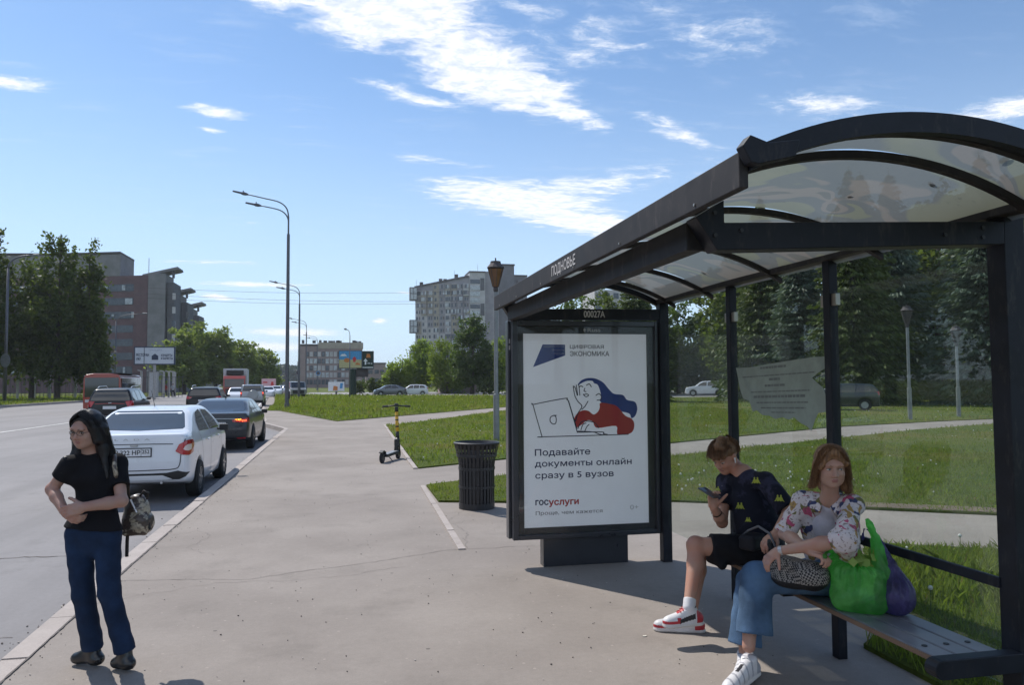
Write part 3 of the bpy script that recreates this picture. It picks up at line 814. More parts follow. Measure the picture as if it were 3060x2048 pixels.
def ppoly(name, pts, mat, lvl, parent=PO, smooth=0):
    if smooth: pts = smooth_poly(pts, smooth)
    P = [pp(*q) for q in pts]
    me_pts = [Vector(p) for p in P]
    r = geometry.delaunay_2d_cdt(me_pts, [], [tuple(range(len(P)))], 1, 1e-6)
    V = [(p[0], 6.966 - .0006 * lvl, p[1]) for p in r[0]]
    F = [f if (Vector(V[f[1]]) - Vector(V[f[0]])).cross(Vector(V[f[2]]) - Vector(V[f[0]])).y < 0 else f[::-1] for f in r[2]]
    return mesh_obj(name, V, F, mat, parent)
def pstroke(name, lines, wd, mat, lvl, parent=PO):
    mb = MB()
    for L in lines:
        L = [pp(*q) for q in smooth_poly(L, 5, False)] if len(L) > 2 else [pp(*q) for q in L]
        for i, (a, b) in enumerate(zip(L[:-1], L[1:])):
            d = Vector((b[0] - a[0], b[1] - a[1]));
            if d.length < 1e-6: continue
            d.normalize(); n_ = Vector((-d.y, d.x)) * wd / 2; a2 = Vector(a) - d * wd * .4; b2 = Vector(b) + d * wd * .4; y = 6.966 - .0006 * lvl - .00001 * i
            mb.add([(a2.x - n_.x, y, a2.y - n_.y), (b2.x - n_.x, y, b2.y - n_.y), (b2.x + n_.x, y, b2.y + n_.y), (a2.x + n_.x, y, a2.y + n_.y)], [(0, 1, 2, 3)])
    return mb.build(name, mat, parent)
M_NAVY = pbr('ink_navy', (.022, .03, .095), .6, var=.03); M_BLUE = pbr('ink_blue', (.022, .055, .26), .6, var=.05); M_RED = pbr('ink_red', (.50, .035, .03), .6, var=.04)
M_INK = pbr('ink_dark', (.018, .02, .045), .6, var=.03); M_PALE = pbr('ink_pale', (.35, .38, .5), .6); M_GREYT = pbr('ink_grey', (.50, .50, .52), .6)
def ptext(s, x0, y0, x1, y1, mat, bold=.0, lvl=2):
    a = pp(x0, y1); b_ = pp(x1, y0)
    return text_mesh('lettering', s, (b_[0] - a[0], b_[1] - a[1]), ((a[0], 6.966 - .0006 * lvl, a[1]), (1, 0, 0), (0, 0, 1), (0, -1, 0)), mat, PO, t=0, bold=bold)
ppoly('emblem', [(234, 438), (343, 438), (344, 492), (188, 551)], M_BLUE, 1)
for i, s_ in enumerate(('НАЦИОНАЛЬНЫЕ', 'ПРОЕКТЫ', 'РОССИИ')):
    ptext(s_, (240, 280, 290)[i], 443 + i * 17, 340, 455 + i * 17, M_PALE, lvl=2)
ptext('ЦИФРОВАЯ', 367, 438, 534, 461, M_INK, .01); ptext('ЭКОНОМИКА', 367, 470, 561, 495, M_INK, .01)
ptext('Подавайте', 198, 950, 465, 996, M_NAVY, .012); ptext('документы онлайн', 198, 1000, 671, 1052, M_NAVY, .012); ptext('сразу в 5 вузов', 200, 1062, 581, 1110, M_NAVY, .012)
ptext('гос', 201, 1205, 262, 1232, M_NAVY, .03); ptext('услуги', 265, 1203, 408, 1240, M_RED, .03)
ptext('Проще, чем кажется', 202, 1250, 525, 1285, M_INK, 0); ptext('0+', 663, 1230, 705, 1255, M_GREYT, 0)
# illustration: hair, jumper, laptop and lines
ppoly('drawing', [(405, 640), (420, 618), (450, 605), (490, 606), (530, 625), (560, 660), (585, 682), (630, 688), (650, 712), (690, 722), (702, 755), (692, 790), (672, 803), (660, 780), (600, 765), (560, 745), (520, 725), (505, 700), (490, 690), (486, 640), (470, 620), (440, 622)], M_BLUE, 1, smooth=4)
ppoly('drawing', [(385, 815), (402, 780), (430, 765), (458, 768), (485, 785), (512, 755), (516, 728), (560, 732), (600, 745), (640, 790), (672, 805), (686, 830), (680, 865), (655, 882), (600, 883), (594, 842), (500, 852), (478, 820), (450, 815), (425, 835), (395, 850)], M_RED, 2, smooth=4)
ppoly('drawing', [(486, 630), (505, 640), (520, 690), (512, 715), (500, 712), (490, 720), (512, 745), (505, 770), (485, 785), (470, 775), (458, 745), (430, 722), (410, 690), (408, 650), (440, 622), (475, 618)], M_PAPER, 3, smooth=4)
ppoly('drawing', [(190, 735), (345, 705), (358, 715), (400, 870), (530, 872), (530, 885), (232, 897)], M_PAPER, 3)
ppoly('drawing', [(508, 855), (594, 842), (600, 883), (530, 886)], M_PAPER, 3)
pstroke('drawing', [[(232, 897), (190, 745), (196, 735), (340, 706), (352, 712), (362, 730), (402, 873)], [(232, 897), (232, 896), (528, 887), (530, 880), (522, 872), (402, 873)], [(360, 718), (400, 855)],
    [(300, 790), (287, 791), (272, 800), (271, 820), (283, 832), (296, 830), (300, 812), (296, 794), (286, 791)],
    [(383, 645), (390, 690), (405, 720), (425, 745), (405, 780), (395, 815), (390, 812)], [(383, 645), (392, 652), (402, 690)], [(398, 640), (405, 690)], [(410, 636), (415, 690)], [(425, 760), (440, 745), (455, 720)],
    [(432, 685), (445, 697), (458, 690), (450, 684), (436, 686)], [(448, 640), (462, 634), (472, 648)], [(412, 650), (420, 644), (430, 648)], [(440, 655), (436, 668), (445, 672)], [(495, 690), (510, 682), (521, 695), (518, 712), (500, 714)],
    [(405, 855), (420, 825), (445, 818), (485, 825), (508, 852)], [(420, 862), (430, 835), (445, 828)], [(440, 865), (450, 845), (460, 835)], [(405, 868), (480, 872), (530, 886), (655, 883)]], .0085, M_INK, 4)
text_mesh('lettering', 'Russ', (.125, .035), ((2.21, 6.954, 2.171), (1, 0, 0), (0, 0, 1), (0, -1, 0)), M_LET, AD, t=.001, bold=.02)
mb = MB(); mb.prism([(.02 * math.cos(q * PI / 6), .02 * math.sin(q * PI / 6)) for q in range(3, 10)] + [(-.006, -.016), (.004, 0), (-.006, .016)], .001, ((2.188, 6.954, 2.188), (1, 0, 0), (0, 0, 1), (0, -1, 0)))
mb.build('logo', M_LET, AD)
text_mesh('lettering', '00027A', (.205, .062), ((2.145, 6.861, 2.300), (1, 0, 0), (0, 0, 1), (0, -1, 0)), M_LET, SH, t=.002, bold=.015)

# ------------------------------------------------------------ vehicles
M_TYRE = pbr('tyre_rubber', (.018, .018, .019), .85, bump=.2)
M_RIM = pbr('alloy_rim', (.42, .43, .45), .3, .9)
M_DRIM = pbr('dark_alloy', (.10, .10, .11), .3, .8)
M_WIN = pbr('car_glass', (.020, .024, .028), .04, var=.02, rvar=0, coat=.3, spec=.9)
M_PLAST = pbr('black_trim', (.018, .018, .020), .5)
M_TAIL = pbr('tail_lamp_red', (.42, .012, .02), .12, var=.15, coat=.8, rvar=.02)
M_TAILO = pbr('lit_tail_lamp', (.8, .1, .02), .3, emit=(1.0, .10, .03, 3.2))
M_TAILY = pbr('lit_indicator', (.9, .35, .02), .3, emit=(1.0, .42, .03, 5.0))
M_CLEAR = pbr('clear_lamp', (.75, .62, .58), .1, coat=.8)
M_HEAD = pbr('head_lamp', (.55, .58, .62), .08, .2, coat=.8)
M_PLATE = pbr('plate_white', (.72, .73, .75), .4, var=.05); M_PINK = pbr('plate_ink', (.03, .03, .035), .5)
M_SEAM = pbr('panel_gap', (.05, .05, .055), .7)
def paint(name, c, metal=0.0, rough=.28, coat=.9): return pbr(name, c, rough, metal, var=.03, vscale=2, rvar=.04, coat=coat, spec=.5 if coat > .5 else .25)
M_WHITE = paint('white_paint', (.74, .76, .80)); M_BLACK = paint('black_paint', (.009, .010, .012), coat=.4); M_GREYP = paint('dark_grey_paint', (.030, .034, .041), .3, coat=.5)
M_SILV = paint('silver_paint', (.34, .35, .37), .5); M_DGREEN = paint('green_black_paint', (.012, .018, .020)); M_SEDGREY = paint('dull_grey_paint', (.16, .17, .19), .2)

def poly_sdf(A, B, P):
    P = np.array(P, float); d = np.full(A.shape, 1e9); s = np.ones(A.shape)
    n = len(P)
    for i in range(n):
        a = P[i]; b = P[(i - 1) % n]; e = b - a; wx, wy = A - a[0], B - a[1]
        L = max(e.dot(e), 1e-12); t = np.clip((wx * e[0] + wy * e[1]) / L, 0, 1)
        bx, by = wx - e[0] * t, wy - e[1] * t; d = np.minimum(d, bx * bx + by * by)
        c1 = B >= a[1]; c2 = B < b[1]; c3 = e[0] * wy > e[1] * wx
        s = np.where((c1 & c2 & c3) | (~c1 & ~c2 & ~c3), -s, s)
    return s * np.sqrt(d)

def car_shell(side, plan, sect, axles, rw, vox, k=.09, gap=.05, bulge=0.0):
    """body = side outline x plan outline x cross-section, rounded together, wheel arches cut out"""
    side = smooth_poly(side, 5); ys = [p[0] for p in side]; zs = [p[1] for p in side]
    xm = max(p[1] for p in plan)
    lo = np.array([-xm - .08, min(ys) - .08, min(zs) - .08]); hi = np.array([xm + .08, max(ys) + .08, max(zs) + .08])
    n = np.ceil((hi - lo) / vox).astype(int)
    X, Y, Z = [lo[d] + np.arange(n[d]) * vox for d in range(3)]
    a, b = np.meshgrid(Y, Z, indexing='ij'); Sd = poly_sdf(a, b, side)
    pl = smooth_poly(plan, 4, False); pl = pl + [(-y if False else y, -x) for y, x in pl[::-1]]
    a, b = np.meshgrid(Y, X, indexing='ij'); Pd = poly_sdf(a, b, pl)
    sc = smooth_poly(sect, 4, False); sc = sc + [(-x, z) for x, z in sc[::-1]]
    a, b = np.meshgrid(X, Z, indexing='ij'); Fd = poly_sdf(a, b, sc)
    D = smax(smax(Sd[None, :, :], Fd[:, None, :], k), Pd.T[:, :, None], k)
    XX, YY, ZZ = np.meshgrid(X, Y, Z, indexing='ij')
    for ya in axles:
        c = np.sqrt((YY - ya) ** 2 + (ZZ - rw) ** 2) - (rw + gap)
        c = smax(c, .52 - np.abs(XX), .02)
        D = smax(D, -c, .025)
    return surface_nets(D.astype(np.float32), lo, vox)

def wheel(parent, x, y, r, w, rim_mat, side, name='wheel'):
    root = MB()
    c = (0, y, r)
    prof = [(r * .62, -w / 2), (r * .92, -w / 2), (r, -w / 2 + .03), (r, w / 2 - .03), (r * .92, w / 2), (r * .62, w / 2), (r * .60, w / 2 - .03)]
    root.lathe(prof, (x, y, r), 28, 0, 'X')
    o = root.build(name, M_TYRE, parent, smooth=True, world=False, angle=35)
    m = MB(); xo = x + side * (w / 2 - .02)
    m.cyl((x + side * (w / 2 - .06), y, r), (x + side * (w / 2 - .05), y, r), r * .60, n=24)
    m.lathe([(r * .63, -.01), (r * .63, .012), (r * .56, .012), (r * .55, -.04)], (xo, y, r), 24, 0, 'X')
    for k in range(7):
        t_ = 2 * PI * k / 7
        m.bar((xo, y, r), (xo, y + math.cos(t_) * r * .6, r + math.sin(t_) * r * .6), .035, .03, up=(1, 0, 0))
    m.cyl((xo - side * .02, y, r), (xo + side * .012, y, r), r * .16, n=12)
    m.build('rim', rim_mat, o, world=False)
    return o

def side_frame(s): return ((s * 1.6, 0, 0), (0, 1, 0), (0, 0, 1), (-s, 0, 0))
REAR = ((0, -3.4, 0), (1, 0, 0), (0, 0, 1), (0, 1, 0)); FRONT = ((0, 3.4, 0), (-1, 0, 0), (0, 0, 1), (0, -1, 0))

SEDAN = dict(side=[(-1.90, .30), (-2.08, .36), (-2.13, .55), (-2.11, .80), (-2.08, 1.04), (-1.98, 1.085), (-1.72, 1.13), (-1.40, 1.26), (-1.02, 1.41), (-.55, 1.485), (0, 1.50), (.45, 1.45), (.85, 1.26), (1.18, 1.05), (1.45, .97), (1.85, .86), (2.08, .68), (2.13, .45), (2.06, .22), (1.2, .19), (0, .18), (-1.2, .20)],
    plan=[(-2.13, .0), (-2.12, .66), (-2.02, .78), (-1.7, .835), (-1.0, .85), (0, .85), (1.2, .845), (1.7, .80), (2.0, .68), (2.13, .45), (2.14, 0)],
    sect=[(0, .17), (.70, .17), (.80, .26), (.845, .5), (.85, .72), (.835, .90), (.80, 1.0), (.75, 1.12), (.655, 1.32), (.58, 1.44), (.46, 1.495), (0, 1.515)], axles=(-1.24, 1.24), rw=.30)
SUV = dict(side=[(-2.15, .32), (-2.28, .50), (-2.30, .75), (-2.27, 1.0), (-2.20, 1.12), (-2.06, 1.42), (-1.92, 1.64), (-1.5, 1.69), (-.6, 1.73), (.1, 1.70), (.55, 1.58), (.95, 1.30), (1.2, 1.13), (1.7, 1.05), (2.15, .92), (2.3, .68), (2.28, .42), (2.15, .28), (1.2, .24), (0, .24), (-1.2, .24)],
    plan=[(-2.30, 0), (-2.29, .72), (-2.18, .86), (-1.8, .925), (-1, .94), (0, .94), (1.2, .935), (1.8, .88), (2.15, .74), (2.29, .5), (2.31, 0)],
    sect=[(0, .22), (.78, .22), (.89, .34), (.935, .6), (.94, .85), (.92, 1.05), (.87, 1.18), (.78, 1.42), (.70, 1.60), (.58, 1.70), (0, 1.735)], axles=(-1.42, 1.38), rw=.36)
OFFR = dict(side=[(-2.0, .42), (-2.1, .55), (-2.12, .8), (-2.1, 1.1), (-2.02, 1.5), (-1.95, 1.74), (-1.6, 1.80), (-.4, 1.82), (.3, 1.78), (.6, 1.62), (.95, 1.22), (1.7, 1.14), (2.0, 1.02), (2.08, .75), (2.0, .42), (1, .36), (0, .34), (-1, .36)],
    plan=[(-2.12, 0), (-2.11, .74), (-2.0, .84), (-1.6, .88), (0, .88), (1.4, .87), (1.9, .80), (2.08, .6), (2.09, 0)],
    sect=[(0, .32), (.78, .32), (.86, .42), (.885, .7), (.885, 1.0), (.84, 1.2), (.76, 1.6), (.70, 1.76), (.58, 1.81), (0, 1.83)], axles=(-1.25, 1.3), rw=.37)
HATCH = dict(side=[(-1.85, .22), (-1.95, .4), (-1.97, .7), (-1.93, 1.0), (-1.80, 1.22), (-1.55, 1.42), (-.9, 1.50), (0, 1.53), (.5, 1.44), (1.0, 1.10), (1.4, .98), (1.8, .82), (1.97, .6), (1.95, .3), (1.85, .2), (0, .18)],
    plan=[(-1.97, 0), (-1.96, .68), (-1.8, .80), (-1.2, .85), (0, .85), (1.2, .84), (1.75, .72), (1.97, .4), (1.98, 0)],
    sect=[(0, .18), (.72, .18), (.82, .3), (.85, .6), (.84, .9), (.79, 1.05), (.68, 1.32), (.6, 1.46), (.45, 1.52), (0, 1.54)], axles=(-1.2, 1.2), rw=.30)

def make_car(name, label, loc, spec, body_mat, rz=0.0, vox=.04, cat='car', group=None, lit=False, windows=None, rear=None, tail=None, rim=M_RIM, detail=2, sc=(1, 1, 1)):
    t_ = thing(name, (0, 0, 0), label, cat, group)
    V, F = car_shell(vox=vox, **spec)
    bo = mesh_obj('body', V, F, body_mat, t_, False, True)
    bv = BVHTree.FromPolygons([Vector(v) for v in V], [tuple(int(i) for i in f) for f in F])
    def pt(nm, poly, fr, mat, par=bo, off=.004, res=.06, cuts=True):
        r_ = patch(nm, poly, fr, bv, mat, None, off, res)
        if r_: r_.parent = par
        return r_
    for s in (-1, 1):
        for P in windows: pt('side_window', P if s > 0 else [(p[0], p[1]) for p in P], side_frame(s), M_WIN)
    pt('rear_window', rear, REAR, M_WIN)
    ws = spec.get('ws')
    zt = max(p[1] for p in spec['side'])
    pt('windscreen', [(-.56, zt - .12), (.56, zt - .12), (.66, zt * .70), (-.66, zt * .70)], FRONT, M_WIN)
    for s in (-1, 1):
        for (P, mat) in tail:
            pt('tail_lamp', [(p[0] * s, p[1]) for p in (P if s > 0 else P)], REAR, mat, off=.008, res=.035)
    xw = max(p[1] for p in spec['plan']) - .10
    for ya in spec['axles']:
        for s in (-1, 1): wheel(t_, s * xw, ya, spec['rw'], .20, rim, s)
    if detail:
        for s in (-1, 1):
            mb = MB(); zb = zt * .70; mb.box((s * (xw + .17), .62 if zt < 1.6 else .72, zb - .02), (.16, .09, .12)); mb.box((s * (xw + .06), .66 if zt < 1.6 else .76, zb - .05), (.10, .05, .04))
            mb.build('mirror', M_PLAST, bo, world=False, bevel=.02)
            pt('head_lamp', [(s * .42, zt * .47), (s * .72, zt * .50), (s * .74, zt * .42), (s * .48, zt * .42)], FRONT, M_HEAD, off=.006)
    t_.location = loc; t_.rotation_euler = (0, 0, rz); t_.scale = sc
    return t_, bo, bv, pt
def copy_tree(o, parent=None):
    c = o.copy(); COL.objects.link(c)
    if parent is not None: c.parent = parent
    for ch in list(KIDS(o)): copy_tree(ch, c)
    return c
def KIDS(o): return [c for c in S.objects if c.parent == o]

# the white saloon parked in the lay-by
WCY = 14.95
wc, wb, wv, wp = make_car('parked_car', 'white saloon parked at the kerb, nearest the woman in black', (-3.24, WCY, -.15), SEDAN, M_WHITE, vox=.022,
    windows=[[(-1.08, 1.06), (-1.00, 1.22), (-.72, 1.36), (-.30, 1.41), (-.22, 1.04)], [(-.12, 1.04), (-.18, 1.41), (.28, 1.37), (.62, 1.20), (.80, 1.03)]],
    rear=[(-.50, 1.405), (.50, 1.405), (.56, 1.36), (.66, 1.16), (.64, 1.135), (0, 1.115), (-.64, 1.135), (-.66, 1.16), (-.56, 1.36)], tail=[])
MSI = side_frame(1)
for s in (-1, 1):
    fr = ((s * 1.8, -3.2, 0), (.80, s * .60, 0), (0, 0, 1), (-s * .60, .80, 0))
    u0 = .02 if s > 0 else -.02
    P = [(-.26, .80), (-.20, .92), (-.06, .99), (.24, .985), (.28, .90), (.22, .76), (.02, .72), (-.16, .74)]
    P = [(p[0] * s * .72 - .10 * s, .86 + (p[1] - .86) * .88) for p in P]
    patch('tail_lamp', P, fr, wv, M_TAIL, None, .010, .03).parent = wb
    P2 = [(p[0] * .5 - .10 * s * .5, .86 + (p[1] - .86) * .42) for p in P]
    patch('tail_lamp', P2, fr, wv, M_CLEAR, None, .013, .02).parent = wb
def strip(pts, wd):
    L = []; Rr = []
    for i, p in enumerate(pts):
        q = pts[min(i + 1, len(pts) - 1)]; r_ = pts[max(i - 1, 0)]; d = Vector((q[0] - r_[0], q[1] - r_[1])).normalized(); n_ = Vector((-d.y, d.x)) * wd / 2
        L.append((p[0] + n_.x, p[1] + n_.y)); Rr.append((p[0] - n_.x, p[1] - n_.y))
    return L + Rr[::-1]
wp('seam', strip(smooth_poly([(.76, 1.03), (.70, .80), (.68, .60), (.60, .535), (.3, .525), (0, .52), (-.3, .525), (-.60, .535), (-.68, .60), (-.70, .80), (-.76, 1.03)], 4, False), .014), REAR, M_SEAM, off=.0035, res=.03)
wp('seam', strip([(-.58, .92), (-.30, .925), (.30, .925), (.58, .92)], .012), REAR, M_SEAM, off=.0035, res=.03)
wp('bumper_trim', [(-.80, .47), (-.66, .51), (-.50, .48), (-.30, .475), (.30, .475), (.50, .48), (.66, .51), (.80, .47), (.76, .41), (.68, .375), (-.68, .375), (-.76, .41)], REAR, M_PLAST, off=.008, res=.035)
wp('bumper_insert', [(-.58, .385), (-.44, .445), (.44, .445), (.58, .385), (.48, .375), (-.48, .375)], REAR, M_WHITE, off=.016, res=.035)
for s in (-1, 1):
    for yy in (-.17, .93): wp('seam', strip([(yy, 1.02), (yy - .02 if yy < 0 else yy + .03, .7), (yy, .32)], .010), side_frame(s), M_SEAM, off=.003, res=.03)
    wp('seam', strip([(-1.15, 1.05), (-1.05, .9), (-.93, .6), (-.9, .36)], .010), side_frame(s), M_SEAM, off=.003, res=.03)
    for yy in (-.62, .42):
        mb = MB(); mb.box((s * .862, yy, .90), (.03, .17, .03)); mb.build('door_handle', M_WHITE, wb, world=False, bevel=.01)
def rear_plate(bo, bv, y, z, txt, reg, x=0.0, w=.52, h=.112):
    hit = bv.ray_cast(Vector((x, -3.4, z)), Vector((0, 1, 0)), 5)[0]; yy = hit.y - .012
    mb = MB(); mb.box((x, yy, z), (w + .03, .012, h + .03)); fr_ = mb.build('plate_frame', M_PLAST, bo, world=False)
    mb = MB(); mb.box((x, yy - .008, z), (w, .006, h)); pl_ = mb.build('licence_plate', M_PLATE, bo, world=False)
    if txt:
        t1 = text_mesh('lettering', txt, (w * .70, h * .62), ((x - w * .48, yy - .0115, z - h * .30), (1, 0, 0), (0, 0, 1), (0, -1, 0)), M_PINK, None, t=.0005, bold=.02); t1.parent = pl_
        t2 = text_mesh('lettering', reg, (w * .20, h * .50), ((x + w * .27, yy - .0115, z - h * .14), (1, 0, 0), (0, 0, 1), (0, -1, 0)), M_PINK, None, t=.0005, bold=.02); t2.parent = pl_
        mb = MB(); mb.box((x + w * .245, yy - .0115, z), (.005, .002, h)); mb.build('plate_bar', M_PINK, pl_, world=False)
rear_plate(wb, wv, 0, .80, 'Р 322 НР', '252')
tm = text_mesh('lettering', 'L  A  D  A', (.50, .028), ((-.25, -2.122, .985), (1, 0, 0), (0, 0, 1), (0, -1, 0)), M_RIM, None, t=.001, bold=.01); tm.parent = wb
mb = MB(); mb.tube([(-.05, -.55, 1.48), (-.05, -.60, 1.54), (-.05, -.78, 1.74)], [.008, .005, .003], 6); mb.build('aerial', M_PLAST, wb, world=False)
mb = MB(); mb.tube([(.42, -1.95, .33), (.42, -2.10, .33)], .02, 12); mb.build('exhaust_pipe', M_RIM, wb, world=False)
mb = MB(); mb.box((.02, -2.10, .905), (.11, .02, .03)); mb.build('boot_handle', M_RIM, wb, world=False, bevel=.008)

# dark saloon with its brake lights and right indicator on
AU = dict(SEDAN); AU['side'] = [(p[0] * 1.10, p[1] * .965) for p in SEDAN['side']]; AU['plan'] = [(p[0] * 1.10, p[1] * 1.07) for p in SEDAN['plan']]; AU['sect'] = [(p[0] * 1.07, p[1] * .965) for p in SEDAN['sect']]
AU['axles'] = (-1.42, 1.40); AU['rw'] = .33
ac, ab, av, ap = make_car('parked_car', 'dark grey saloon with lit brake light, parked ahead of the white one', (-3.55, 24.7, -.15), AU, M_GREYP, vox=.032, rim=M_DRIM,
    windows=[[(-1.22, 1.02), (-1.12, 1.17), (-.80, 1.31), (-.30, 1.36), (-.22, 1.0)], [(-.12, 1.0), (-.18, 1.36), (.32, 1.31), (.68, 1.15), (.90, .99)]],
    rear=[(-.54, 1.35), (.54, 1.35), (.60, 1.29), (.70, 1.115), (.68, 1.085), (0, 1.07), (-.68, 1.085), (-.70, 1.115), (-.60, 1.29)],
    tail=[([(.42, .86), (.84, .91), (.86, .79), (.60, .78), (.44, .80)], M_TAIL), ([(.52, .845), (.80, .86), (.80, .815), (.62, .80)], M_TAILO), ([(.50, .875), (.66, .885), (.66, .855), (.50, .85)], M_TAILY)])
rear_plate(ab, av, 0, .74, 'А 717 НК', '152')
ap('boot_trim', strip([(-.5, .885), (0, .893), (.5, .885)], .014), REAR, M_RIM, off=.006)
ap('bumper_trim', [(-.80, .30), (.80, .30), (.74, .21), (-.74, .21)], REAR, M_PLAST, off=.008)
ap('bumper_trim', strip([(-.72, .33), (-.5, .315), (.5, .315), (.72, .33)], .018), REAR, M_RIM, off=.014)
for s in (-1, 1): ap('reflector', [(s * .55, .37), (s * .78, .38), (s * .78, .345), (s * .57, .34)], REAR, M_TAIL, off=.01)
mb = MB(); mb.prism([(0, 0), (.14, 0), (.06, .06), (0, .07)], .02, ((0, -.72, 1.425), (0, 1, 0), (0, 0, 1), (1, 0, 0))); mb.build('roof_fin', M_PLAST, ab, world=False)

SW = [[(-1.95, 1.16), (-1.82, 1.42), (-1.55, 1.54), (-1.20, 1.57), (-1.1, 1.15)], [(-1.0, 1.15), (-1.05, 1.58), (-.25, 1.60), (-.18, 1.15)], [(-.08, 1.15), (-.12, 1.60), (.30, 1.56), (.60, 1.38), (.85, 1.16)]]
SR = [(-.62, 1.60), (.62, 1.60), (.78, 1.20), (.72, 1.15), (-.72, 1.15), (-.78, 1.20)]
ST = [([(.60, 1.12), (.88, 1.16), (.90, .92), (.72, .88), (.64, 1.02)], M_TAIL)]
k1, kb, kv, kp = make_car('passing_car', 'black estate car in front of the orange bus', (-10.15, 38.3, -.15), SUV, M_BLACK, rz=R(3), vox=.04, cat='car', windows=SW, rear=SR, tail=ST, rim=M_DRIM)
rear_plate(kb, kv, 0, .86, None, '', h=.13)
kp('bumper_trim', [(-.80, .46), (.80, .46), (.74, .30), (-.74, .30)], REAR, M_PLAST, off=.008)
kp('bumper_trim', strip([(-.7, .50), (.7, .50)], .02), REAR, M_RIM, off=.014)
kp('badge', [(-.06, 1.07), (.06, 1.07), (.06, 1.04), (-.06, 1.04)], REAR, M_RIM, off=.01)
kp('tailgate_trim', strip([(-.58, 1.02), (0, 1.04), (.58, 1.02)], .02), REAR, M_TAIL, off=.006)
for s in (-1, 1):
    mb = MB(); mb.tube([(s * .66, -1.5, 1.69), (s * .66, -1.2, 1.76), (s * .66, 0, 1.78), (s * .66, .3, 1.70)], .018, 6); mb.build('roof_rail', M_RIM, kb, world=False)
k2, kb2, kv2, kp2 = make_car('passing_car', 'glossy dark crossover just ahead of the dark saloon, red lamps on its corners', (-7.6, 45.3, -.15), SUV, M_BLACK, rz=R(4), vox=.045, windows=SW,
    rear=[(-.60, 1.58), (.60, 1.58), (.76, 1.30), (.70, 1.24), (-.70, 1.24), (-.76, 1.30)], tail=[([(.56, 1.16), (.90, 1.24), (.90, 1.08), (.70, 1.06)], M_TAIL), ([(.60, 1.13), (.72, 1.15), (.72, 1.11), (.62, 1.10)], M_CLEAR)])
rear_plate(kb2, kv2, 0, .98, None, '')
for s in (-1, 1):
    mb = MB(); mb.tube([(s * .66, -1.5, 1.69), (s * .66, -1.2, 1.77), (s * .66, 0, 1.79), (s * .66, .3, 1.70)], .02, 6); mb.build('roof_rail', M_RIM, kb2, world=False)
k3, kb3, kv3, kp3 = make_car('passing_car', 'silver off-road car with a spare wheel on its back door', (-7.2, 62.6, -.15), OFFR, M_SILV, rz=R(4), vox=.05,
    windows=[[(-1.8, 1.22), (-1.72, 1.62), (-1.1, 1.65), (-1.05, 1.22)], [(-.95, 1.22), (-.97, 1.66), (-.2, 1.66), (-.15, 1.22)], [(-.05, 1.22), (-.08, 1.66), (.35, 1.62), (.7, 1.24)]],
    rear=[(-.60, 1.68), (.60, 1.68), (.70, 1.28), (-.70, 1.28)], tail=[([(.70, 1.26), (.84, 1.28), (.86, .92), (.74, .92)], M_TAIL), ([(.72, 1.20), (.80, 1.20), (.80, 1.10), (.72, 1.10)], M_TAILO)])
mb = MB(); mb.cyl((0.08, -2.28, 1.02), (.08, -2.08, 1.02), .36, .38, n=28); mb.cyl((.08, -2.30, 1.02), (.08, -2.281, 1.02), .30, n=28)
mb.build('spare_wheel_cover', M_SILV, kb3, world=False, bevel=.02)
kp3('bumper_trim', [(-.80, .62), (.80, .62), (.76, .42), (-.76, .42)], REAR, M_PLAST, off=.01)
# oncoming pale cars and the parked ones
OC = [('white hatchback coming the other way beside the lorry', (-10.75, 80, -.15), HATCH, M_WHITE, PI + R(5)),
      ('white car coming past the pink billboard, on the left of two', (-10.25, 105, -.15), HATCH, M_WHITE, PI + R(6)),
      ('white car behind and right of the one below the pink billboard', (-10.8, 123, -.15), HATCH, M_WHITE, PI + R(6)),
      ('small pale car farthest away between two white cars on the road', (-12.2, 152, -.15), HATCH, M_SILV, PI + R(6)),
      ('dark car coming out of the distance just left of the lamp post', (-10.7, 142, -.15), HATCH, M_SILV, PI + R(6))]
HW = [[(-1.55, 1.05), (-1.45, 1.26), (-1.2, 1.38), (-.85, 1.41), (-.8, 1.02)], [(-.72, 1.02), (-.75, 1.42), (-.05, 1.43), (0, 1.0)], [(.08, 1.0), (.03, 1.43), (.45, 1.35), (.9, 1.05)]]
for lb, lc, sp_, mt, rz_ in OC:
    make_car('oncoming_car', lb, lc, sp_, mt, rz=rz_, vox=.06, windows=HW, rear=[(-.5, 1.40), (.5, 1.40), (.62, 1.12), (-.62, 1.12)], tail=[([(.6, 1.02), (.78, 1.05), (.78, .85), (.64, .85)], M_TAIL)], detail=1, group='cars coming along the road')
make_car('parked_car', 'dull grey saloon parked beyond the lawn in front of the willow trees', (5.35, 103.6, -.05), SEDAN, M_SEDGREY, rz=R(94), vox=.05,
    windows=[[(-1.08, 1.04), (-.95, 1.22), (-.7, 1.36), (-.2, 1.41), (-.16, 1.02)], [(-.08, 1.02), (-.12, 1.41), (.25, 1.38), (.8, 1.05)]], rear=[(-.55, 1.40), (.55, 1.40), (.68, 1.14), (-.68, 1.14)], tail=[([(.5, .95), (.78, .95), (.78, .78), (.5, .78)], M_TAIL)])
make_car('parked_car', 'white hatchback parked nose to the dull grey saloon', (8.55, 104.0, -.05), HATCH, M_WHITE, rz=R(86), vox=.05, windows=HW,
    rear=[(-.5, 1.40), (.5, 1.40), (.62, 1.12), (-.62, 1.12)], tail=[([(.6, 1.08), (.78, 1.12), (.78, .85), (.64, .85)], M_TAIL)])
make_car('parked_car', 'white crossover standing side-on at the forest edge, seen through the shelter glass', (39.2, 80.0, .0), SUV, M_WHITE, rz=R(62), vox=.05, windows=SW, rear=SR, tail=ST)
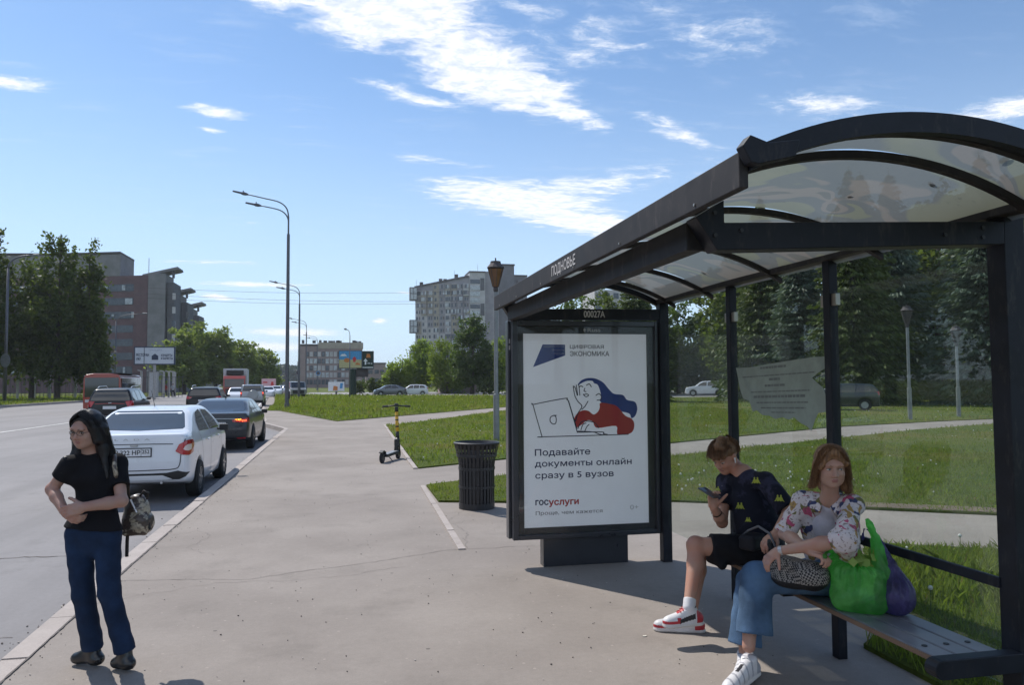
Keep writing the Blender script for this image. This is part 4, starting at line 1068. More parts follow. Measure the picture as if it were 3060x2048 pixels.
make_car('parked_car', 'added dark hatchback standing in for a reflected car, by the spruces behind the torn notice', (27.1, 38.5, .03), HATCH, M_DGREEN, rz=R(50), vox=.05, windows=HW, rear=[(-.5, 1.40), (.5, 1.40), (.62, 1.12), (-.62, 1.12)], tail=[([(.6, 1.02), (.78, 1.05), (.78, .85), (.64, .85)], M_TAIL)])  # solid car added where the shelter glass mirrored a passing one

# lorry, van and bus: boxes with shaped cabs
M_ORANGE = paint('orange_paint', (.34, .038, .018)); M_BOX = pbr('white_box_body', (.55, .56, .58), .5); M_GRAYV = paint('van_grey', (.30, .32, .34), .3)
M_WINB = glass_mat('bus_window', (.28, .30, .30), .12, .9, (.05, .06, .06))
def big(name, label, loc, rz, cat, parts, axles, rw=.45, w=2.4):
    t_ = thing(name, loc, label, cat, rz=rz)
    first = None
    for nm, fn, mat in parts:
        mb = MB(); fn(mb); o = mb.build(nm, mat, t_ if first is None or nm in ('body', 'box', 'cab') else first, world=False, bevel=.03)
        if first is None: first = o
    for ya in axles:
        for s in (-1, 1): wheel(t_, s * (w / 2 - .16), ya, rw, .26, M_DRIM, s)
    return t_
big('lorry', 'lorry with white box body and red cab behind the pale hatchback', (-12.5, 92, -.15), PI + R(5), 'lorry',
    [('box', lambda m: m.box2((-1.25, -4.5, .95), (1.25, 1.3, 3.55)), M_BOX), ('chiller', lambda m: m.box2((-.9, 1.31, 2.85), (.9, 1.75, 3.35)), M_PLAST),
     ('cab', lambda m: m.prism([(1.35, .5), (3.1, .5), (3.15, 1.4), (2.95, 2.4), (2.6, 2.72), (1.35, 2.75)], 2.3, ((-1.15, 0, 0), (0, 1, 0), (0, 0, 1), (1, 0, 0))), M_ORANGE),
     ('windscreen', lambda m: m.prism([(3.17, 1.5), (3.19, 1.5), (3.0, 2.38), (2.98, 2.38)], 2.0, ((-1.0, 0, 0), (0, 1, 0), (0, 0, 1), (1, 0, 0))), M_WIN),
     ('grille', lambda m: m.box2((-.9, 3.12, .55), (.9, 3.17, 1.3)), M_PLAST)], (-2.9, 2.3))
big('van', 'grey off-road van standing at the verge right of the lamp post', (-6.4, 102, -.1), PI + R(8), 'van',
    [('body', lambda m: m.prism([(-2.2, .4), (2.2, .4), (2.25, 1.05), (1.4, 1.25), (.9, 2.0), (-2.15, 2.05), (-2.25, 1.2)], 1.85, ((-.92, 0, 0), (0, 1, 0), (0, 0, 1), (1, 0, 0))), M_GRAYV),
     ('windscreen', lambda m: m.prism([(1.42, 1.3), (1.44, 1.3), (.96, 1.95), (.94, 1.95)], 1.6, ((-.8, 0, 0), (0, 1, 0), (0, 0, 1), (1, 0, 0))), M_WIN),
     ('side_window', lambda m: m.box2((.928, -1.9, 1.25), (.935, .8, 1.85)), M_WIN), ('side_window', lambda m: m.box2((-.935, -1.9, 1.25), (-.928, .8, 1.85)), M_WIN),
     ('grille', lambda m: m.box2((-.7, 2.24, .5), (.7, 2.28, .95)), M_PLAST)], (-1.4, 1.4), .36, 1.8)
BL = 7.0
def buswin(m, s):
    for i in range(5): m.box2((s * 1.156, -BL / 2 + .45 + i * 1.24, 1.35), (s * 1.164, -BL / 2 + 1.60 + i * 1.24, 2.35))
bus = big('bus', 'small orange bus coming past behind the black estate car', (-15.3, 55.9, -.15), PI + R(3), 'bus',
    [('body', lambda m: m.prism([(-1.12, .38), (1.12, .38), (1.15, 1.2), (1.12, 2.45), (.98, 2.66), (.5, 2.74), (-.5, 2.74), (-.98, 2.66), (-1.12, 2.45), (-1.15, 1.2)], BL, ((0, -BL / 2, 0), (1, 0, 0), (0, 0, 1), (0, 1, 0))), M_ORANGE),
     ('windscreen', lambda m: m.box2((-1.04, BL / 2 + .002, 1.15), (1.04, BL / 2 + .014, 2.46)), M_WIN), ('grille', lambda m: m.box2((-.8, BL / 2 + .002, .5), (.8, BL / 2 + .016, .72)), M_PLAST)], (-2.1, 2.2), .42, 2.2)
bus.scale = (.93, .93, .93)
bb = [c for c in KIDS(bus) if c.name.startswith('body')][0]
for s in (-1, 1):
    for i in range(5):
        mb = MB(); mb.box2((s * 1.156, -BL / 2 + .45 + i * 1.24, 1.15), (s * 1.164, -BL / 2 + 1.66 + i * 1.24, 2.42)); mb.build('side_window', M_WIN, bb, world=False)
    mb = MB(); mb.box2((s * 1.05, -BL / 2 + .1, 2.56), (s * 1.125, BL / 2 - .1, 2.60)); mb.build('roof_strip', M_BOX, bb, world=False)
    mb = MB(); mb.box2((s * .72, BL / 2 + .003, .8), (s * 1.0, BL / 2 + .02, .98)); mb.build('head_lamp', M_HEAD, bb, world=False)
mb = MB(); mb.box2((-1.1, -BL / 2 + .6, 2.742), (1.1, BL / 2 - .6, 2.78)); mb.build('roof_panel', M_PLAST, bb, world=False)

# ------------------------------------------------------------ buildings
M_BRICK = pbr('dark_red_brick', (.130, .078, .084), .9, var=.15, vscale=.6, bump=.2)
M_BRICKD = pbr('brown_grey_render', (.115, .095, .095), .9, var=.12, vscale=.3)
M_CONC = pbr('grey_concrete', (.20, .195, .20), .9, var=.15, vscale=.4)
M_CONCD = pbr('dark_concrete', (.10, .10, .11), .9, var=.15, vscale=.4)
M_BW = pbr('dark_window', (.055, .07, .09), .15, var=.3, vscale=1.5)
M_BWL = pbr('pale_window', (.42, .45, .48), .3, var=.3, vscale=1.2)
M_PALEB = pbr('pale_panel', (.46, .445, .45), .85, var=.12, vscale=.4)
M_BEIGE = pbr('beige_panel', (.34, .30, .245), .85, var=.12, vscale=.4)
M_LILAC = pbr('grey_panel', (.27, .255, .275), .85, var=.12, vscale=.4)
M_DKROOF = pbr('roof_edge', (.07, .06, .065), .8)
M_PINKB = pbr('pink_brick', (.27, .205, .20), .9, var=.12, vscale=.3)

def facade(b, a, c, z0, z1, fh, wpat, mats, parent, proud=.12, nmax=98, wh=1.5, hmat=None):
    """windows along the wall a->c (xy), outward = left side of a->c; wpat = list of (offset, width)"""
    a = Vector((a[0], a[1], 0)); c = Vector((c[0], c[1], 0)); d = (c - a); L = d.length; d.normalize(); n = Vector((d.y, -d.x, 0))
    rest = MB(); k = 0; z = z0
    rows = []
    while z + wh < z1: rows.append(z); z += fh
    for z in rows[::-1]:
        for (o_, w_) in wpat:
            if o_ + w_ > L: continue
            p = a + d * (o_ + w_ / 2) + n * (proud / 2)
            mt = random.choice(mats)
            if k < nmax:
                mb = MB(); mb.bar(p - d * w_ / 2 + Vector((0, 0, z + wh / 2)), p + d * w_ / 2 + Vector((0, 0, z + wh / 2)), proud, wh)
                mb.build('window', mt, parent)
            else: rest.bar(p - d * w_ / 2 + Vector((0, 0, z + wh / 2)), p + d * w_ / 2 + Vector((0, 0, z + wh / 2)), proud, wh)
            k += 1
    if rest.V:
        o = rest.build('window', mats[0], parent); o['kind'] = 'stuff'
random.seed(11)
# left: long curved dark red office block with grey fin towers
b1 = thing('office_block', (-50, 205, 0), 'curved dark red brick office block with stepped grey fin towers behind the birches', 'building')
curve = []
for i in range(15):
    t_ = i / 14; curve.append((-95 + 48 * t_, 208 - 11 * t_ + 2.5 * math.sin(PI * t_)))
def curved_wall(mb, z0, z1, pts, depth=16, mi=0):
    for (xa, ya), (xb, yb) in zip(pts[:-1], pts[1:]):
        mb.add([(xa, ya, z0), (xb, yb, z0), (xb, yb + depth, z0), (xa, ya + depth, z0), (xa, ya, z1), (xb, yb, z1), (xb, yb + depth, z1), (xa, ya + depth, z1)],
               [(0, 1, 5, 4), (1, 2, 6, 5), (2, 3, 7, 6), (3, 0, 4, 7), (4, 5, 6, 7), (3, 2, 1, 0)], mi)
mb = MB(); curved_wall(mb, -1, 27.8, curve); mb.build('wall', M_BRICK, b1)
mb = MB(); curved_wall(mb, 27.85, 33.2, curve[:13], 12); mb.build('attic_storey', M_CONC, b1)
mb = MB(); curved_wall(mb, 33.25, 33.7, [(x, y - .3) for x, y in curve[:13]], 12.6); mb.build('cornice', M_DKROOF, b1)
k = 0
for zi, z in enumerate(np.arange(24.2, 2, -3.3)):
    mb = MB(); pts = [(x, y - .10) for x, y in curve[3:14]]; curved_wall(mb, z - .15, z + 1.55, pts, .2); mb.build('window_band', M_BW, b1)
    for j in range(8):
        if random.random() < .55: continue
        t_ = random.uniform(.25, .93); i = int(t_ * 14); f_ = t_ * 14 - i; x = curve[i][0] + (curve[i + 1][0] - curve[i][0]) * f_; y = curve[i][1] + (curve[i + 1][1] - curve[i][1]) * f_
        mb = MB(); mb.box((x, y - .28, z + .7), (random.choice((.5, .7, 1.6)), .3, random.choice((.5, 1.2, 1.4)))); mb.build('pale_sash', M_BWL, b1)
for (x, y, top, wd) in ((-42.3, 198, 29.0, 5.0), (-41.9, 212, 25.6, 4.2), (-41.6, 226, 23.4, 4.2)):
    mb = MB(); mb.box((x - 2.6, y + 3, top / 2 - .8), (3.8, 9, top + .0)); tw = mb.build('fin_tower', M_CONC, b1)
    mb = MB(); mb.box((x + .35, y + 3.2, top / 2 - 1.8), (1.5, 7.6, top - 2)); mb.build('fin', M_CONCD, tw)
    mb = MB(); mb.prism([(-6.2, -1.3), (1.7, .75), (1.9, .25), (1.5, .02), (-6.2, -1.9)], 6, ((x, y, top + .4), (1, 0, 0), (0, 0, 1), (0, 1, 0))); mb.build('roof_plate', M_CONC, tw)
    mb = MB(); mb.box((x + .6, y + 1.0, top - .7), (.5, .6, 1.7)); mb.build('prop', M_CONCD, tw)
    for z in np.arange(3, top - 4, 3.3):
        mb = MB(); mb.box((x + 1.14, y - .65, z), (.7, .2, 1.6)); mb.build('balcony', random.choice((M_PALEB, M_BW, M_CONC)), tw)
mb = MB(); mb.tube([(-48.5, 204, 28), (-48.5, 204, 33)], .07, 5); mb.build('mast', M_CONCD, b1)

# right: tall apartment house with glazed balconies
b2 = thing('apartment_block', (58, 372, 0), 'tall grey and cream apartment block with irregular glazed balconies and stepped roof', 'building')
def blk(x0, x1, y0, y1, z, mat, nm='wall', par=b2):
    mb = MB(); mb.box2((x0, y0, -1), (x1, y1, z)); return mb.build(nm, mat, par)
AF = [(31.0, 366.5), (55.6, 357.5)]
def wing(z1a, z1b, mat):
    mb = MB(); (xa, ya), (xb, yb) = AF
    V = [(xa, ya, -1), (xb, yb, -1), (xb + 3, yb + 14, -1), (xa + 3, ya + 14, -1), (xa, ya, z1a), (xb, yb, z1b), (xb + 3, yb + 14, z1b), (xa + 3, ya + 14, z1a)]
    mb.add(V, [(0, 1, 5, 4), (1, 2, 6, 5), (2, 3, 7, 6), (3, 0, 4, 7), (4, 5, 6, 7), (3, 2, 1, 0)]); return mb.build('wall', mat, b2)
wing(47.0, 51.6, M_LILAC)
dW = Vector((24.6, -9.0, 0)); LW = dW.length; dW.normalize(); nW = Vector((dW.y, -dW.x, 0))
AMATS = [M_PALEB, M_BEIGE, M_LILAC, M_CONCD, M_BW, M_BWL, M_BRICKD]
rest = MB(); k = 0; NC = 9; cw = LW / NC
for ci in range(NC):
    st_ = 0; left_ = 0; zi = 15
    while zi >= 0:
        z = 1.2 + zi * 2.95
        if z + 2.9 > 47.0 + 4.6 * (ci / NC): zi -= 1; continue
        if left_ <= 0: st_ = random.choice((0, 1, 1, 2, 3)) if ci % 2 else random.choice((0, 0, 1, 2)); left_ = random.choice((2, 2, 3, 4)); body = random.choice((0, 0, 1, 2)) if st_ != 3 else 3
        left_ -= 1
        pr = (.10, 1.0, .5, .8)[st_]; u = ci * cw + .1; wd = cw - (.2 if st_ else .1)
        a = Vector((AF[0][0], AF[0][1], z + 1.4)) + dW * u + nW * (pr / 2); bq = a + dW * wd; q = nW * (pr / 2 + .04)
        indiv = k < 92 and zi > 5
        tgt = MB() if indiv else rest
        tgt.bar(a, bq, pr, 2.85, body)
        sub_ = MB() if indiv else rest
        if st_ in (1, 2, 3):
            for f0, f1 in ((.06, .33), (.36, .64), (.67, .94)):
                sub_.bar(a + q + dW * wd * f0 + Vector((0, 0, .25)), a + q + dW * wd * f1 + Vector((0, 0, .25)), .05, 1.75, random.choice((4, 4, 5, 5, 2)))
            sub_.bar(a + q * 1.0 + Vector((0, 0, -.78)), bq + q + Vector((0, 0, -.78)), .08, .10, 3)
        else:
            o1 = random.uniform(.1, .25); sub_.bar(a + q + dW * wd * o1 + Vector((0, 0, .1)), a + q + dW * wd * (o1 + .33) + Vector((0, 0, .1)), .05, 1.5, 4)
            if random.random() < .6: sub_.bar(a + q + dW * wd * .62 + Vector((0, 0, .1)), a + q + dW * wd * .82 + Vector((0, 0, .1)), .05, 1.5, random.choice((4, 6)))
        if indiv:
            ba = tgt.build('balcony', AMATS, b2); sub_.build('pane', AMATS, ba); k += 1
        zi -= 1
o = rest.build('balcony', AMATS, b2); o['kind'] = 'stuff'
for z0 in (10.5, 25, 40.5):
    mb = MB(); mb.box((29.9, 365.0, z0 + 3.2), (3.6, 3.4, 6.2)); bx = mb.build('bay', M_CONCD, b2)
    mb = MB(); mb.box((29.9, 363.25, z0 + 3.2), (2.9, .12, 5.4)); mb.build('pane', M_BWL, bx)
    mb = MB(); mb.box((29.9, 363.15, z0 + 3.2), (.2, .12, 5.4)); mb.box((29.9, 363.15, z0 + 3.2), (2.9, .12, .3)); mb.build('pane_bar', M_CONCD, bx)
blk(55.6, 63.0, 357, 371, 53.6, M_PALEB)
for z in np.arange(5, 52, 2.95):
    mb = MB(); mb.box((58.2, 356.9, z), (4.6, .3, 2.0)); mb.build('glazed_bay', random.choice((M_BWL, M_BW, M_BWL)), b2)
for z in (12, 24, 36, 48):
    mb = MB(); mb.box((61.7, 356.9, z), (1.9, .3, 5.8)); mb.build('dark_panel', M_CONCD, b2)
blk(63.02, 70, 359, 372, 54.5, M_LILAC)
M_DLIL = pbr('dark_grey_panel', (.15, .145, .165), .85, var=.12, vscale=.4)
blk(70.02, 78.2, 362, 376, 58.1, M_DLIL); blk(78.22, 85, 364, 376, 53.2, M_DLIL)
mb = MB(); mb.box((74.1, 369, 58.4), (8.8, 15, .7)); mb.box((81.7, 370, 53.5), (6.9, 13, .7)); mb.box((59.3, 364, 53.9), (7.8, 15, .6)); mb.build('parapet', M_DKROOF, b2)
mb = MB(); mb.bar((AF[0][0], AF[0][1] + 1, 47.2), (AF[1][0], AF[1][1] + 1, 51.8), 3, .8); mb.build('parapet', M_DKROOF, b2)
facade(b2, (70.1, 361.95), (84.8, 363.9), 5.5, 53, 2.95, [(1.5, 1.1), (4.6, 1.1), (9.3, 1.1), (12.5, 1.1)], [M_BW, M_BW, M_DKROOF], b2, nmax=66)
for (x, y, z, h_) in ((34, 368, 47.6, 2.2), (43, 366, 49.5, 1.9), (50, 362, 51, 2.1), (45, 365, 50, 1.2)):
    mb = MB(); mb.box((x, y, z + h_ / 2), (1.6, 1.4, h_)); mb.build('chimney', M_DKROOF, b2)
mb = MB(); mb.tube([(31.5, 367, 47), (31.5, 367, 51)], .06, 4); mb.tube([(49, 361, 51), (49, 361, 55)], .06, 4); mb.tube([(60, 360, 54), (60, 360, 58)], .06, 4)
mb.build('mast', M_CONCD, b2)
# middle: long low brick block
b3 = thing('apartment_block', (-7, 335, 0), 'low pink brick apartment block behind the colourful billboard', 'building')
blk(-19.7, 5.6, 330, 344, 17.9, M_PINKB, par=b3)
mb = MB(); mb.box2((-12.4, 329.7, 16.2), (6.0, 344.5, 18.7)); mb.build('cornice', M_BEIGE, b3)
mb = MB(); mb.box2((-19.9, 329.75, 17.2), (-12.5, 344.2, 18.0)); mb.build('cornice', M_DKROOF, b3)
facade(b3, (-17.4, 329.98), (5.4, 329.98), 1.2, 16.2, 2.9, [(i * 1.62, 1.25) for i in range(14)], [M_BWL, M_BW, M_PALEB], b3, nmax=96, wh=2.0, proud=.25)
for i in range(14):
    x = random.uniform(-19, 5); mb = MB(); mb.box((x, 335, 18.9 + .3), (random.uniform(.8, 2.2), 2, random.uniform(.7, 1.5))); mb.build('chimney', M_DKROOF, b3)
# far ridge with blocks and a low building beside the billboards
hb = leaf_mat('far_wood', (.030, .055, .042), (.05, .085, .05), .1)
def hill(name, x0, x1, y, h0, seed, n=16000, s_=3.2):
    rs = np.random.RandomState(seed); X_ = rs.uniform(x0, x1, n); t_ = (X_ - x0) / (x1 - x0)
    top = h0 * (np.sin(PI * np.clip(t_, .0, 1)) ** .35) * (1 + .08 * np.sin(X_ * .11) + .06 * np.sin(X_ * .31))
    Z_ = rs.uniform(0, 1, n) ** .7 * top; Y_ = y + rs.uniform(0, 60, n) * (Z_ / np.maximum(top, 1)) ; C = np.stack([X_, Y_, Z_], 1)
    a = rs.normal(size=(n, 3)) * s_ * .6; b_ = rs.normal(size=(n, 3)) * s_ * .6
    V = np.stack([C - a, C - b_, C + a, C + b_], 1).reshape(-1, 3)
    o = fast_quads(name, V, hb); o['kind'] = 'stuff'; return o
tag(hill('distant_wood', -150, 30, 640, 13.5, 3, 14000), 'dark blue-green wood on the far ridge at the end of the road', 'wood', kind='stuff')
b4 = thing('far_block', (-48, 700, 0), 'tiny pale block with small tower on the ridge above the far wood', 'building')
blk(-78, -44, 700, 712, 17.5, M_PALEB, par=b4); blk(-44, -28, 700, 712, 21, M_PALEB, par=b4)
facade(b4, (-77, 699.9), (-29, 699.9), 6, 20, 3.2, [(i * 3, 1.8) for i in range(15)], [M_BW], b4, nmax=60)
b5 = thing('low_shed', (10, 300, 0), 'low dark brick shed right of the billboard column', 'building')
blk(6.5, 14, 300, 310, 9.0, M_PINKB, par=b5); blk(14.1, 17, 302, 310, 7.6, M_LILAC, par=b5)
mb = MB(); mb.box2((6.2, 299.7, 9.0), (14.2, 310, 9.5)); mb.build('roof', M_DKROOF, b5)
facade(b5, (6.8, 299.95), (13.8, 299.95), 2, 9, 3.2, [(.6, 1.6), (3, 1.6), (5.2, 1.4)], [M_BW], b5)
b6 = thing('brick_garage', (17, 125, 0), 'small brown brick garage glimpsed under the dark tree', 'building')
blk(14.5, 20.5, 122, 128, 2.9, M_PINKB, par=b6)
mb = MB(); mb.box2((14.2, 121.7, 2.9), (20.8, 128.3, 3.15)); mb.build('roof', M_DKROOF, b6)
mb = MB(); mb.box2((15.3, 121.9, -.2), (17.6, 121.98, 2.1)); mb.build('door', M_CONC, b6)
b7 = thing('pale_block', (60, 210, 0), 'pale apartment block showing over the trees between the shelter beams', 'building')
blk(64, 74, 195, 207, 26.2, M_PALEB, par=b7); facade(b7, (64.3, 194.95), (73.8, 194.95), 15, 26.0, 2.95, [(i * 2.5, 1.4) for i in range(5)], [M_BW], b7)

# ------------------------------------------------------------ billboards, lamps, signs, wires, fence
M_POLE = pbr('galvanised_pole', (.13, .13, .15), .5, .3); M_POLEG = pbr('grey_pole', (.24, .25, .26), .5, .4)
M_BFR = pbr('billboard_frame', (.03, .045, .09), .5); M_BPAP = pbr('billboard_paper', (.62, .66, .72), .7, var=.05)
M_SKY_ = pbr('print_sky', (.08, .32, .62), .7); M_SAND = pbr('print_sand', (.55, .50, .28), .7); M_ORNG = pbr('print_orange', (.60, .22, .06), .7)
M_DGRN = pbr('print_dark_green', (.008, .030, .022), .6); M_PWHT = pbr('print_white', (.8, .82, .85), .6); M_PRED = pbr('print_red', (.62, .05, .05), .6); M_PPINK = pbr('print_pink', (.72, .45, .48), .7)
M_CONCP = pbr('concrete_leg', (.42, .41, .40), .9)
# left billboard
A_ = (-23.99, 95.0); TL = Vector((-23.99, 95, 6.05))
bl = thing('billboard', (-21.5, 95.1, 0), 'wide white billboard with dark blue frame in front of the red office block', 'billboard', rz=0)
mb = MB(); mb.box2((-24.0, 95, 3.94), (-19.6, 95.25, 6.02)); mb.build('frame', M_BFR, bl)
mb = MB(); mb.box2((-23.87, 94.96, 4.06), (-19.73, 94.99, 5.90)); bp_ = mb.build('paper', M_BPAP, bl)
FB = lambda x, z: ((x, 94.955, z), (1, 0, 0), (0, 0, 1), (0, -1, 0))
text_mesh('lettering', 'РЕСТОРАН\n1907', (1.35, .78), FB(-23.75, 4.45), M_BFR, bp_, t=.004, bold=.02); text_mesh('lettering', 'КОНЦЕРТЫ\nИ БАНКЕТЫ', (1.25, .62), FB(-21.1, 4.55), M_BFR, bp_, t=.004, bold=.02)
text_mesh('lettering', 'ГЕРАЛЬДИКА', (1.4, .17), FB(-22.4, 5.52), M_PALE, bp_, t=.004, bold=.02)
mb = MB(); mb.prism([(0, 0), (.7, 0), (.7, .45), (.35, .72), (0, .45)], .01, FB(-22.1, 4.50)); mb.build('print', M_BFR, bp_)
mb = MB(); mb.box2((-22.93, 94.93, 4.06), (-22.87, 94.955, 5.90)); mb.build('joint', M_BFR, bl)
mb = MB(); mb.cyl((-21.8, 95.1, -.1), (-21.8, 95.1, 3.93), .16, n=12); mb.build('column', M_CONCP, bl)
# grey kiosk panel below
ki = thing('utility_cabinet', (-24.2, 105, 0), 'tall grey blank cabinet standing on the verge below the white billboard', 'cabinet')
mb = MB(); mb.box2((-24.75, 105, 0), (-23.7, 105.6, 3.3)); kb_ = mb.build('casing', M_CONCP, ki, bevel=.04)
mb = MB(); mb.box2((-24.65, 104.97, .15), (-23.8, 104.99, 3.15)); mb.build('door', M_BOX, kb_); mb = MB(); mb.box2((-24.8, 104.95, 3.3), (-23.65, 105.65, 3.4)); mb.build('lid', M_CONCD, kb_)
# right billboards
br = thing('billboard', (.8, 105, 0), 'colourful holiday picture billboard on a thick dark column', 'billboard')
mb = MB(); mb.box2((-1.3, 105, 3.66), (1.76, 105.3, 6.05)); mb.build('frame', M_DKROOF, br)
mb = MB(); mb.box2((-1.22, 104.96, 3.74), (1.70, 104.99, 5.98)); pc = mb.build('picture', M_SAND, br)
FR2 = lambda x, z: ((x, 104.95, z), (1, 0, 0), (0, 0, 1), (0, -1, 0))
mb = MB(); mb.prism([(0, 0), (2.92, 0), (2.92, 1.15), (0, 1.15)], .004, FR2(-1.22, 4.83)); mb.build('print', M_SKY_, pc)
mb = MB(); mb.prism([(.3 + .42 * math.cos(q * .7), .3 + .3 * math.sin(q * .7)) for q in range(9)], .012, FR2(-.5, 4.45)); mb.build('print', M_ORNG, pc)
mb = MB(); mb.prism([(0, 0), (.28, 0), (.4, .5), (.15, .75), (-.1, .5)], .012, FR2(.62, 4.5)); mb.build('print', M_PRED, pc)
mb = MB(); mb.prism([(0, 0), (.7, -.05), (.6, .2), (.2, .3)], .016, FR2(.85, 4.15)); mb.build('print', M_ORNG, pc)
mb = MB(); mb.prism([(0, 0), (.9, 0), (.6, .3), (.2, .25)], .008, FR2(-1.1, 5.3)); mb.build('print', M_PWHT, pc)
mb = MB(); mb.cyl((.62, 105.5, -.1), (.62, 105.5, 3.6), .42, n=14); mb.build('column', M_DGRN, br)
bs = thing('billboard', (2.5, 105.4, 0), 'narrow dark green billboard with white up arrow right of the holiday picture', 'billboard')
mb = MB(); mb.box2((1.78, 105, 3.55), (3.32, 105.35, 5.98)); mb.build('frame', M_BFR, bs)
mb = MB(); mb.box2((1.84, 104.96, 3.62), (3.24, 104.99, 5.92)); pc = mb.build('picture', M_DGRN, bs)
mb = MB(); mb.prism([(.15, 0), (.35, 0), (.35, .45), (.55, .45), (.25, .85), (-.05, .45), (.15, .45)], .01, FR2(1.98, 4.15)); mb.build('print', M_PWHT, pc)
text_mesh('lettering', '100 м', (.6, .17), FR2(2.5, 4.25), M_PWHT, pc, t=.01, bold=.03)
mb = MB(); mb.prism([(0, 0), (.6, 0), (.5, .5), (.1, .5)], .01, FR2(2.3, 5.1)); mb.build('print', M_ORNG, pc)
mb = MB(); mb.prism([(0, 0), (1.4, 0), (1.4, .12), (0, .12)], .01, FR2(1.84, 3.72)); mb.build('print', M_PWHT, pc)
mb = MB(); mb.box2((1.0, 105.2, 2.5), (2.6, 105.6, 3.5)); mb.box2((1.05, 105.3, 3.5), (2.5, 105.5, 3.7)); mb.build('bracket_box', M_DKROOF, bs)
def small_board(name, label, x0, x1, y, z0, z1, pm, prints):
    t_ = thing(name, ((x0 + x1) / 2, y, 0), label, 'billboard')
    mb = MB(); mb.box2((x0, y, z0), (x1, y + .2, z1)); f_ = mb.build('board', pm, t_)
    for (pts, mt) in prints:
        mb = MB(); mb.prism(pts, .02, ((x0, y - .002, z0), (1, 0, 0), (0, 0, 1), (0, -1, 0))); mb.build('print', mt, f_)
    mb = MB(); mb.cyl(((x0 + x1) / 2, y + .3, -.2), ((x0 + x1) / 2, y + .3, z0), .15, n=8); mb.build('column', M_POLE, t_)
small_board('billboard', 'small pale pink billboard with red spot at the far end of the road', -13.7, -11.5, 130, .9, 2.5, M_PPINK, [([(1.4, .5), (1.9, .5), (1.8, 1.1), (1.5, 1.1)], M_PRED), ([(.2, .9), (.9, .9), (.9, 1.1), (.2, 1.1)], M_PRED)])
small_board('billboard', 'small white billboard with orange picture low in front of the brick block', -3.0, -.6, 120, .5, 1.9, M_PWHT, [([(.7, .1), (1.4, .1), (1.4, .7), (.8, .8)], M_ORNG), ([(1.7, .4), (2.1, .4), (2.2, 1.2), (1.8, 1.2)], M_SKY_)])

def street_lamp(loc, H, s=1.0, arm=1.0, label='', tilt=0.0):
    t_ = thing('street_lamp', loc, label, 'street lamp', 'double-arm street lamps along the pavement')
    mb = MB(); mb.tube([(0, 0, -.1), (0, 0, .35), (0, 0, .36), (0, 0, H * .80), (0, 0, H * .80 + .01), (0, 0, H * .88)], [.17, .17, .135, .10, .06, .055], 12); p_ = mb.build('pole', M_POLE, t_, smooth=True, world=False, angle=40)
    mb = MB(); mb.box((0.13, -.02, .9), (.14, .16, .5)); mb.build('hatch', M_DKROOF, p_, world=False, bevel=.02)
    for (dz, L, e) in ((0.0, 3.1, 1.30), (-1.10, 2.1, 1.02)):
        ks = H / 15.0
        P = [(a * ks, 0, H * .87 + b * ks) for a, b in (smooth_poly([(0, 0), (-.02, .35), (-.12, .72), (-.38, 1.02), (-.80, 1.22), (-1.5, 1.36), (-2.70, 1.60)], 3, False) if dz == 0 else smooth_poly([(0, -.30), (-.03, .0), (-.16, .28), (-.42, .52), (-.85, .68), (-1.85, .86)], 3, False))]
        mb = MB(); mb.tube(P, [.05 - .015 * i / len(P) for i in range(len(P))], 8); a_ = mb.build('arm', M_POLE, t_, smooth=True, world=False)
        end = Vector(P[-1]); d_ = (end - Vector(P[-2])).normalized()
        mb = MB(); q1 = end + d_ * .3; q2 = end + d_ * 1.0
        mb.tube([end - d_ * .05, end + d_ * .15, q1, q1 + d_ * .15, q2], [.05, .11, .12, .075, .06], 8); mb.cyl(q1 + Vector((0, 0, .08)), q1 + Vector((0, 0, .2)), .035, n=6)
        mb.build('lamp_head', M_POLE, a_, world=False)
    return t_
LAMPS = [((-4.10, 54.7, 0), 15.0, 'tallest double-arm street lamp, nearest along the pavement edge'), ((-5.85, 96.4, 0), 14.2, 'second double-arm street lamp, just right of the nearest tall pole'),
         ((-7.8, 150, 0), 14.2, 'third street lamp, seen against the left end of the brick block'), ((-7.9, 205, 0), 14.4, 'small distant street lamp, fourth from the camera')]
for i, (lc, hh, lb) in enumerate(LAMPS): street_lamp(lc, hh, label=lb, arm=1.1)
# single slim lamp beside the billboards
def slim_lamp(loc, H, dirx, label, L=2.0, r=.07, name='street_lamp', cat='street lamp'):
    t_ = thing(name, loc, label, cat)
    mb = MB(); mb.tube([(0, 0, -.1), (0, 0, H * .9)], [r, r * .7], 8); mb.build('pole', M_POLE, t_, smooth=True, world=False)
    P = [(dirx * L * (i / 8) ** 1.8, 0, H * .9 + H * .09 * (1 - (1 - i / 8) ** 2)) for i in range(9)]
    mb = MB(); mb.tube(P, r * .5, 6); a_ = mb.build('arm', M_POLE, t_, smooth=True, world=False)
    mb = MB(); e = Vector(P[-1]); mb.tube([e, e + Vector((dirx * .2, 0, .06)), e + Vector((dirx * .75, 0, .08))], [.05, .12, .07], 8); mb.build('lamp_head', M_POLEG, a_, world=False)
    return t_
slim_lamp((.14, 90, 0), 7.9, -.4, 'slim grey lamp post with short arm beside the holiday billboard', L=.9)
slim_lamp((-34.4, 88, 0), 15.3, .9, 'grey lamp post with two arms at the left edge of the photo', L=2.4, r=.17)
slim_lamp((-29.5, 108, 0), 11.0, .9, 'lamp post half lost in front of the red office block', L=3.4, r=.10)
